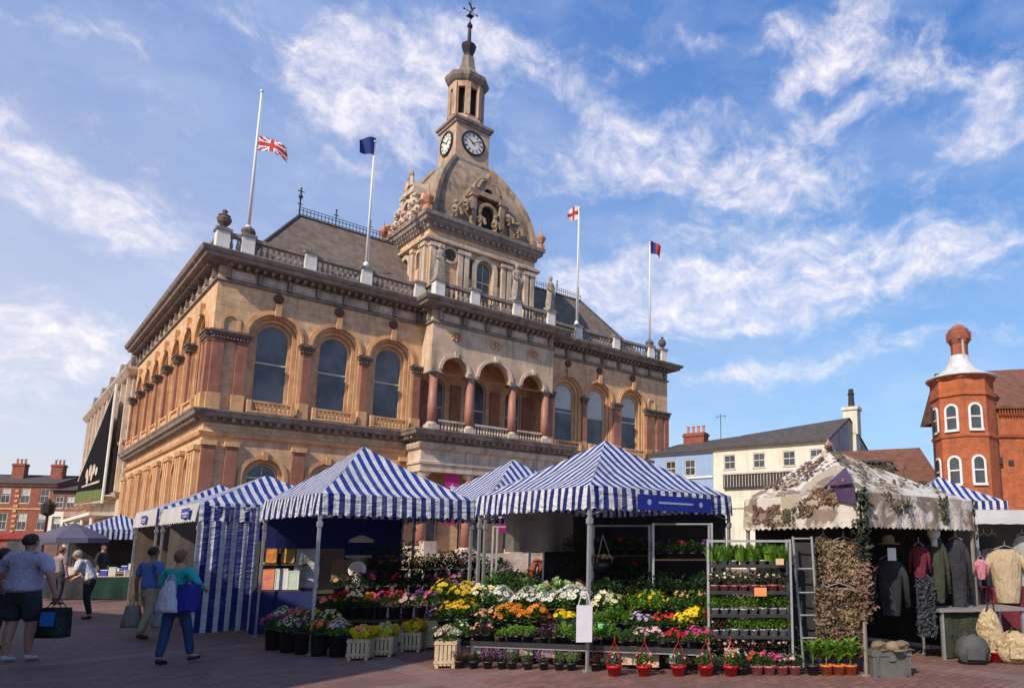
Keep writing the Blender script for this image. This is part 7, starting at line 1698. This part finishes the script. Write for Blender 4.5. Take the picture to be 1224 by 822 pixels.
def bag(label, top, w_, h_, d_, mat, flare=1.0, hh=.14, name='shopping_bag', rz=0, print_m=None):
    """top: world point of the hand; bag hangs below"""
    t = thing(name, label, 'bag', top, rz); m = MB(); n = 8; rings = []
    for j in range(n+1):
        v = j/n; ww = w_/2*(1-(flare-1)*v*2.0) if flare != 1 else w_/2*(1-.04*math.sin(PI*v)); dd = d_/2*(1-.35*v**2); z = -hh-h_*(1-v); jt = lambda: random.uniform(-.008,.008)
        rings.append([m.vert((x+jt(), y+jt(), z)) for x, y in ((-ww,-dd),(0,-dd*1.15),(ww,-dd),(ww*1.02,0),(ww,dd),(0,dd*1.15),(-ww,dd),(-ww*1.02,0))])
    for a, b in zip(rings, rings[1:]):
        for i in range(8): m.fi([a[i],a[(i+1)%8],b[(i+1)%8],b[i]])
    m.fi(rings[0][::-1]); m.build('bag_body', mat, t, True); m = MB(); tw = w_*(1 if flare == 1 else .5)
    for y in (-d_*.25, d_*.25): m.tube([(-tw*.28,y,-hh),(-.02,y*.3,-.01),(.02,y*.3,-.01),(tw*.28,y,-hh)], .007, 5)
    m.build('handle', mat, t)
    if print_m:
        m = MB(); m.box(-w_*.32,w_*.25,-d_/2*1.22,-d_/2*1.16,-hh-h_*.6,-hh-h_*.12); m.build('print', print_m, t)
    return t
# facing: rotation 0 looks towards the camera (-Y); R(180) walks away
lav = M('lavender_cloth', (.50,.45,.56), (.42,.38,.48), 3, .85, .01); dshort = M('charcoal_shorts_cloth', (.04,.045,.05), (.03,.035,.04), 5, .85, .01); wsh = M('white_trainer', (.6,.58,.55), (.5,.48,.46), 6, .6)
g1 = gr(17,790)
person('heavy man in a lavender T-shirt and dark shorts seen from behind at the left', g1, R(178), 1.83, dict(hipL=(.10,0,.92), anL=(.10,.06,.09), knL=(.11,0,.5), anR=(-.12,-.06,.09), knR=(-.12,-.06,.5), wrL=(.36,-.02,.88), elL=(.33,.03,1.13), wrR=(-.36,-.02,.90), elR=(-.33,.05,1.14)), lav, dshort, wsh, hair=hair_d, bulk=1.42, shorts=True, belly=.05)
bag('dark shopping bag with a bright blue print carried by the heavy man', g1+Vector((.53,-.02,.90)), .36, .42, .2, M('dark_green_bag', (.015,.03,.03), (.01,.02,.02), 4, .5), print_m=M('blue_bag_print', (.03,.2,.55), (.02,.12,.4), 9, .5))
person('person in an orange top cut off by the left edge beyond the heavy man', gr(-12,775), R(150), 1.62, {}, M('orange_cloth', (.5,.16,.06), (.4,.12,.05), 4, .85), bl2, bl2, hair=hair_d, hairlen=.08)
dj = dict(hipR=(-.10,0,.92), knR=(-.13,-.10,.52), anR=(-.20,-.02,.09), anL=(.15,.15,.09), knL=(.12,.02,.5), pel=(0,.03,.95), waist=(0,-.03,1.08), chest=(0,-.14,1.26), neck=(0,-.26,1.42), head=(0,-.34,1.56), shL=(.19,-.2,1.38), shR=(-.19,-.2,1.38), elL=(.24,-.22,1.1), elR=(-.24,-.24,1.1), wrL=(.20,-.42,.98), wrR=(-.20,-.42,.98))
person('man in a white shirt and black trousers bending forward at the bric-a-brac table', gr(102,739), R(-75), 1.62, dj, M('white_shirt_cloth', (.66,.66,.68), (.56,.56,.6), 4, .8, .01), bl2, bl2, hair=hair_g)
person('person in a mottled grey T-shirt standing near the far left umbrellas', gr(66,722), R(170), 1.62, {}, M('mottled_grey_cloth', (.30,.26,.28), (.2,.15,.17), 12, .85), M('dark_grey_trousers', (.05,.05,.055), (.03,.03,.035), 5, .85), bl2, hair=hair_b)
g5 = gr(172,764); blueT = M('blue_polo_cloth', (.10,.19,.42), (.07,.14,.33), 4, .85, .01); khT = M('khaki_trouser_cloth', (.42,.33,.21), (.33,.26,.16), 5, .85, .01)
person('man in a blue polo shirt and khaki trousers walking away with carrier bags', g5, R(165), 1.64, dict(knL=(.10,-.12,.5), anL=(.10,.0,.09), knR=(-.10,.05,.5), anR=(-.10,.2,.13), wrL=(.3,0,.84), wrR=(-.30,-.02,.84), elL=(.27,.05,1.12), elR=(-.28,.05,1.12)), blueT, khT, M('brown_shoe', (.08,.045,.03), (.05,.03,.02), 6, .5), skin=skin_b, hair=hair_d, bulk=1.08)
greyb = M('thin_plastic_bag', (.42,.36,.30), (.34,.28,.24), 5, .4, .02, translucent=.3)
bag('brownish carrier bag swinging low at the left of the man in the blue polo', g5+Vector((-.27,.02,.79)), .30, .38, .16, greyb, 1.2, .2, 'carrier_bag'); bag('pale grey carrier bag between the man in blue and the woman in teal', g5+Vector((.30,-.03,.79)), .26, .40, .16, M('pale_plastic_bag', (.42,.42,.44), (.34,.34,.36), 5, .4, .02, translucent=.3), 1.2, .18, 'carrier_bag')
g6 = gr(203,793); teal = M('teal_cloth', (.02,.42,.38), (.015,.32,.30), 4, .8, .01); jean = M('blue_denim', (.035,.07,.17), (.025,.05,.12), 8, .85)
person('woman in a teal jacket and jeans walking away with bags over her shoulder', g6, R(172), 1.60, dict(knL=(.09,.05,.5), anL=(.10,.12,.09), knR=(-.12,-.14,.52), anR=(-.16,-.20,.10), footR=(-.3,-1,.1), elR=(-.36,.02,1.2), wrR=(-.30,-.20,1.12), elL=(.30,.02,1.17), wrL=(.19,-.20,1.2)), teal, jean, M('dark_shoe', (.03,.025,.03), (.02,.02,.02), 6, .5), hair=hair_b, hairlen=.03, bulk=1.02, sleeve='long', jacket=True)
bag('white triangular plastic bag slung on the back of the woman in teal', g6+Vector((.02,-.19,1.25)), .34, .44, .14, M('white_plastic_bag', (.62,.60,.62), (.5,.46,.5), 5, .4, .02), 1.35, .08, 'carrier_bag')
bag('royal blue shopping bag at the right shoulder of the woman in teal', g6+Vector((.26,-.14,1.17)), .27, .38, .16, M('royal_blue_bag', (.015,.03,.30), (.01,.02,.22), 5, .5), name='shopping_bag', hh=.06, print_m=None)
person('flower seller with pale cap and rust coloured top behind the white flowers', Vector((at(652,670,13.3).x,13.3,0)), R(20), 1.68, dict(elR=(-.3,-.05,1.15), wrR=(-.2,-.25,1.1), elL=(.28,-.02,1.14), wrL=(.15,-.25,1.08)), M('rust_cloth', (.3,.09,.04), (.22,.06,.03), 4, .85), bl2, bl2, hair=hair_g)
c_ = thing('cap', 'pale cap worn by the flower seller', 'cap', Vector((at(652,670,13.3).x,13.3,0))+Vector((0,0,1.635)), R(20)); m = MB(); m.lathe([(.10,0),(.103,.04),(.08,.09),(.01,.115)], (0,0,0), 14); m.build('crown', whitem, c_, True); m = MB(); m.box(-.07,.07,-.19,-.09,.0,.012); m.build('peak', whitem, c_)
person('shopper in a dark coat far off between the umbrellas and the striped stall', gr(118,705), R(90), 1.7, {}, bl2, bl2, bl2, hair=hair_d, sleeve='long')
person('woman in a red top far off by the shop fronts at the left', gr(82,690), R(30), 1.62, {}, M('red_top_cloth', (.3,.03,.04), (.22,.02,.03), 4, .85), bl2, bl2, hair=hair_d, hairlen=.1)

for nm_ in ('lavender_cloth','charcoal_shorts_cloth','blue_polo_cloth','khaki_trouser_cloth','teal_cloth','blue_denim','white_shirt_cloth','black_cloth','maroon_cloth','olive_cloth','khaki_cloth','slate_cloth','rust_cloth','orange_cloth','mottled_grey_cloth','royal_blue_bag','white_plastic_bag','thin_plastic_bag','dark_green_bag'):
    clothfold(bpy.data.materials[nm_])
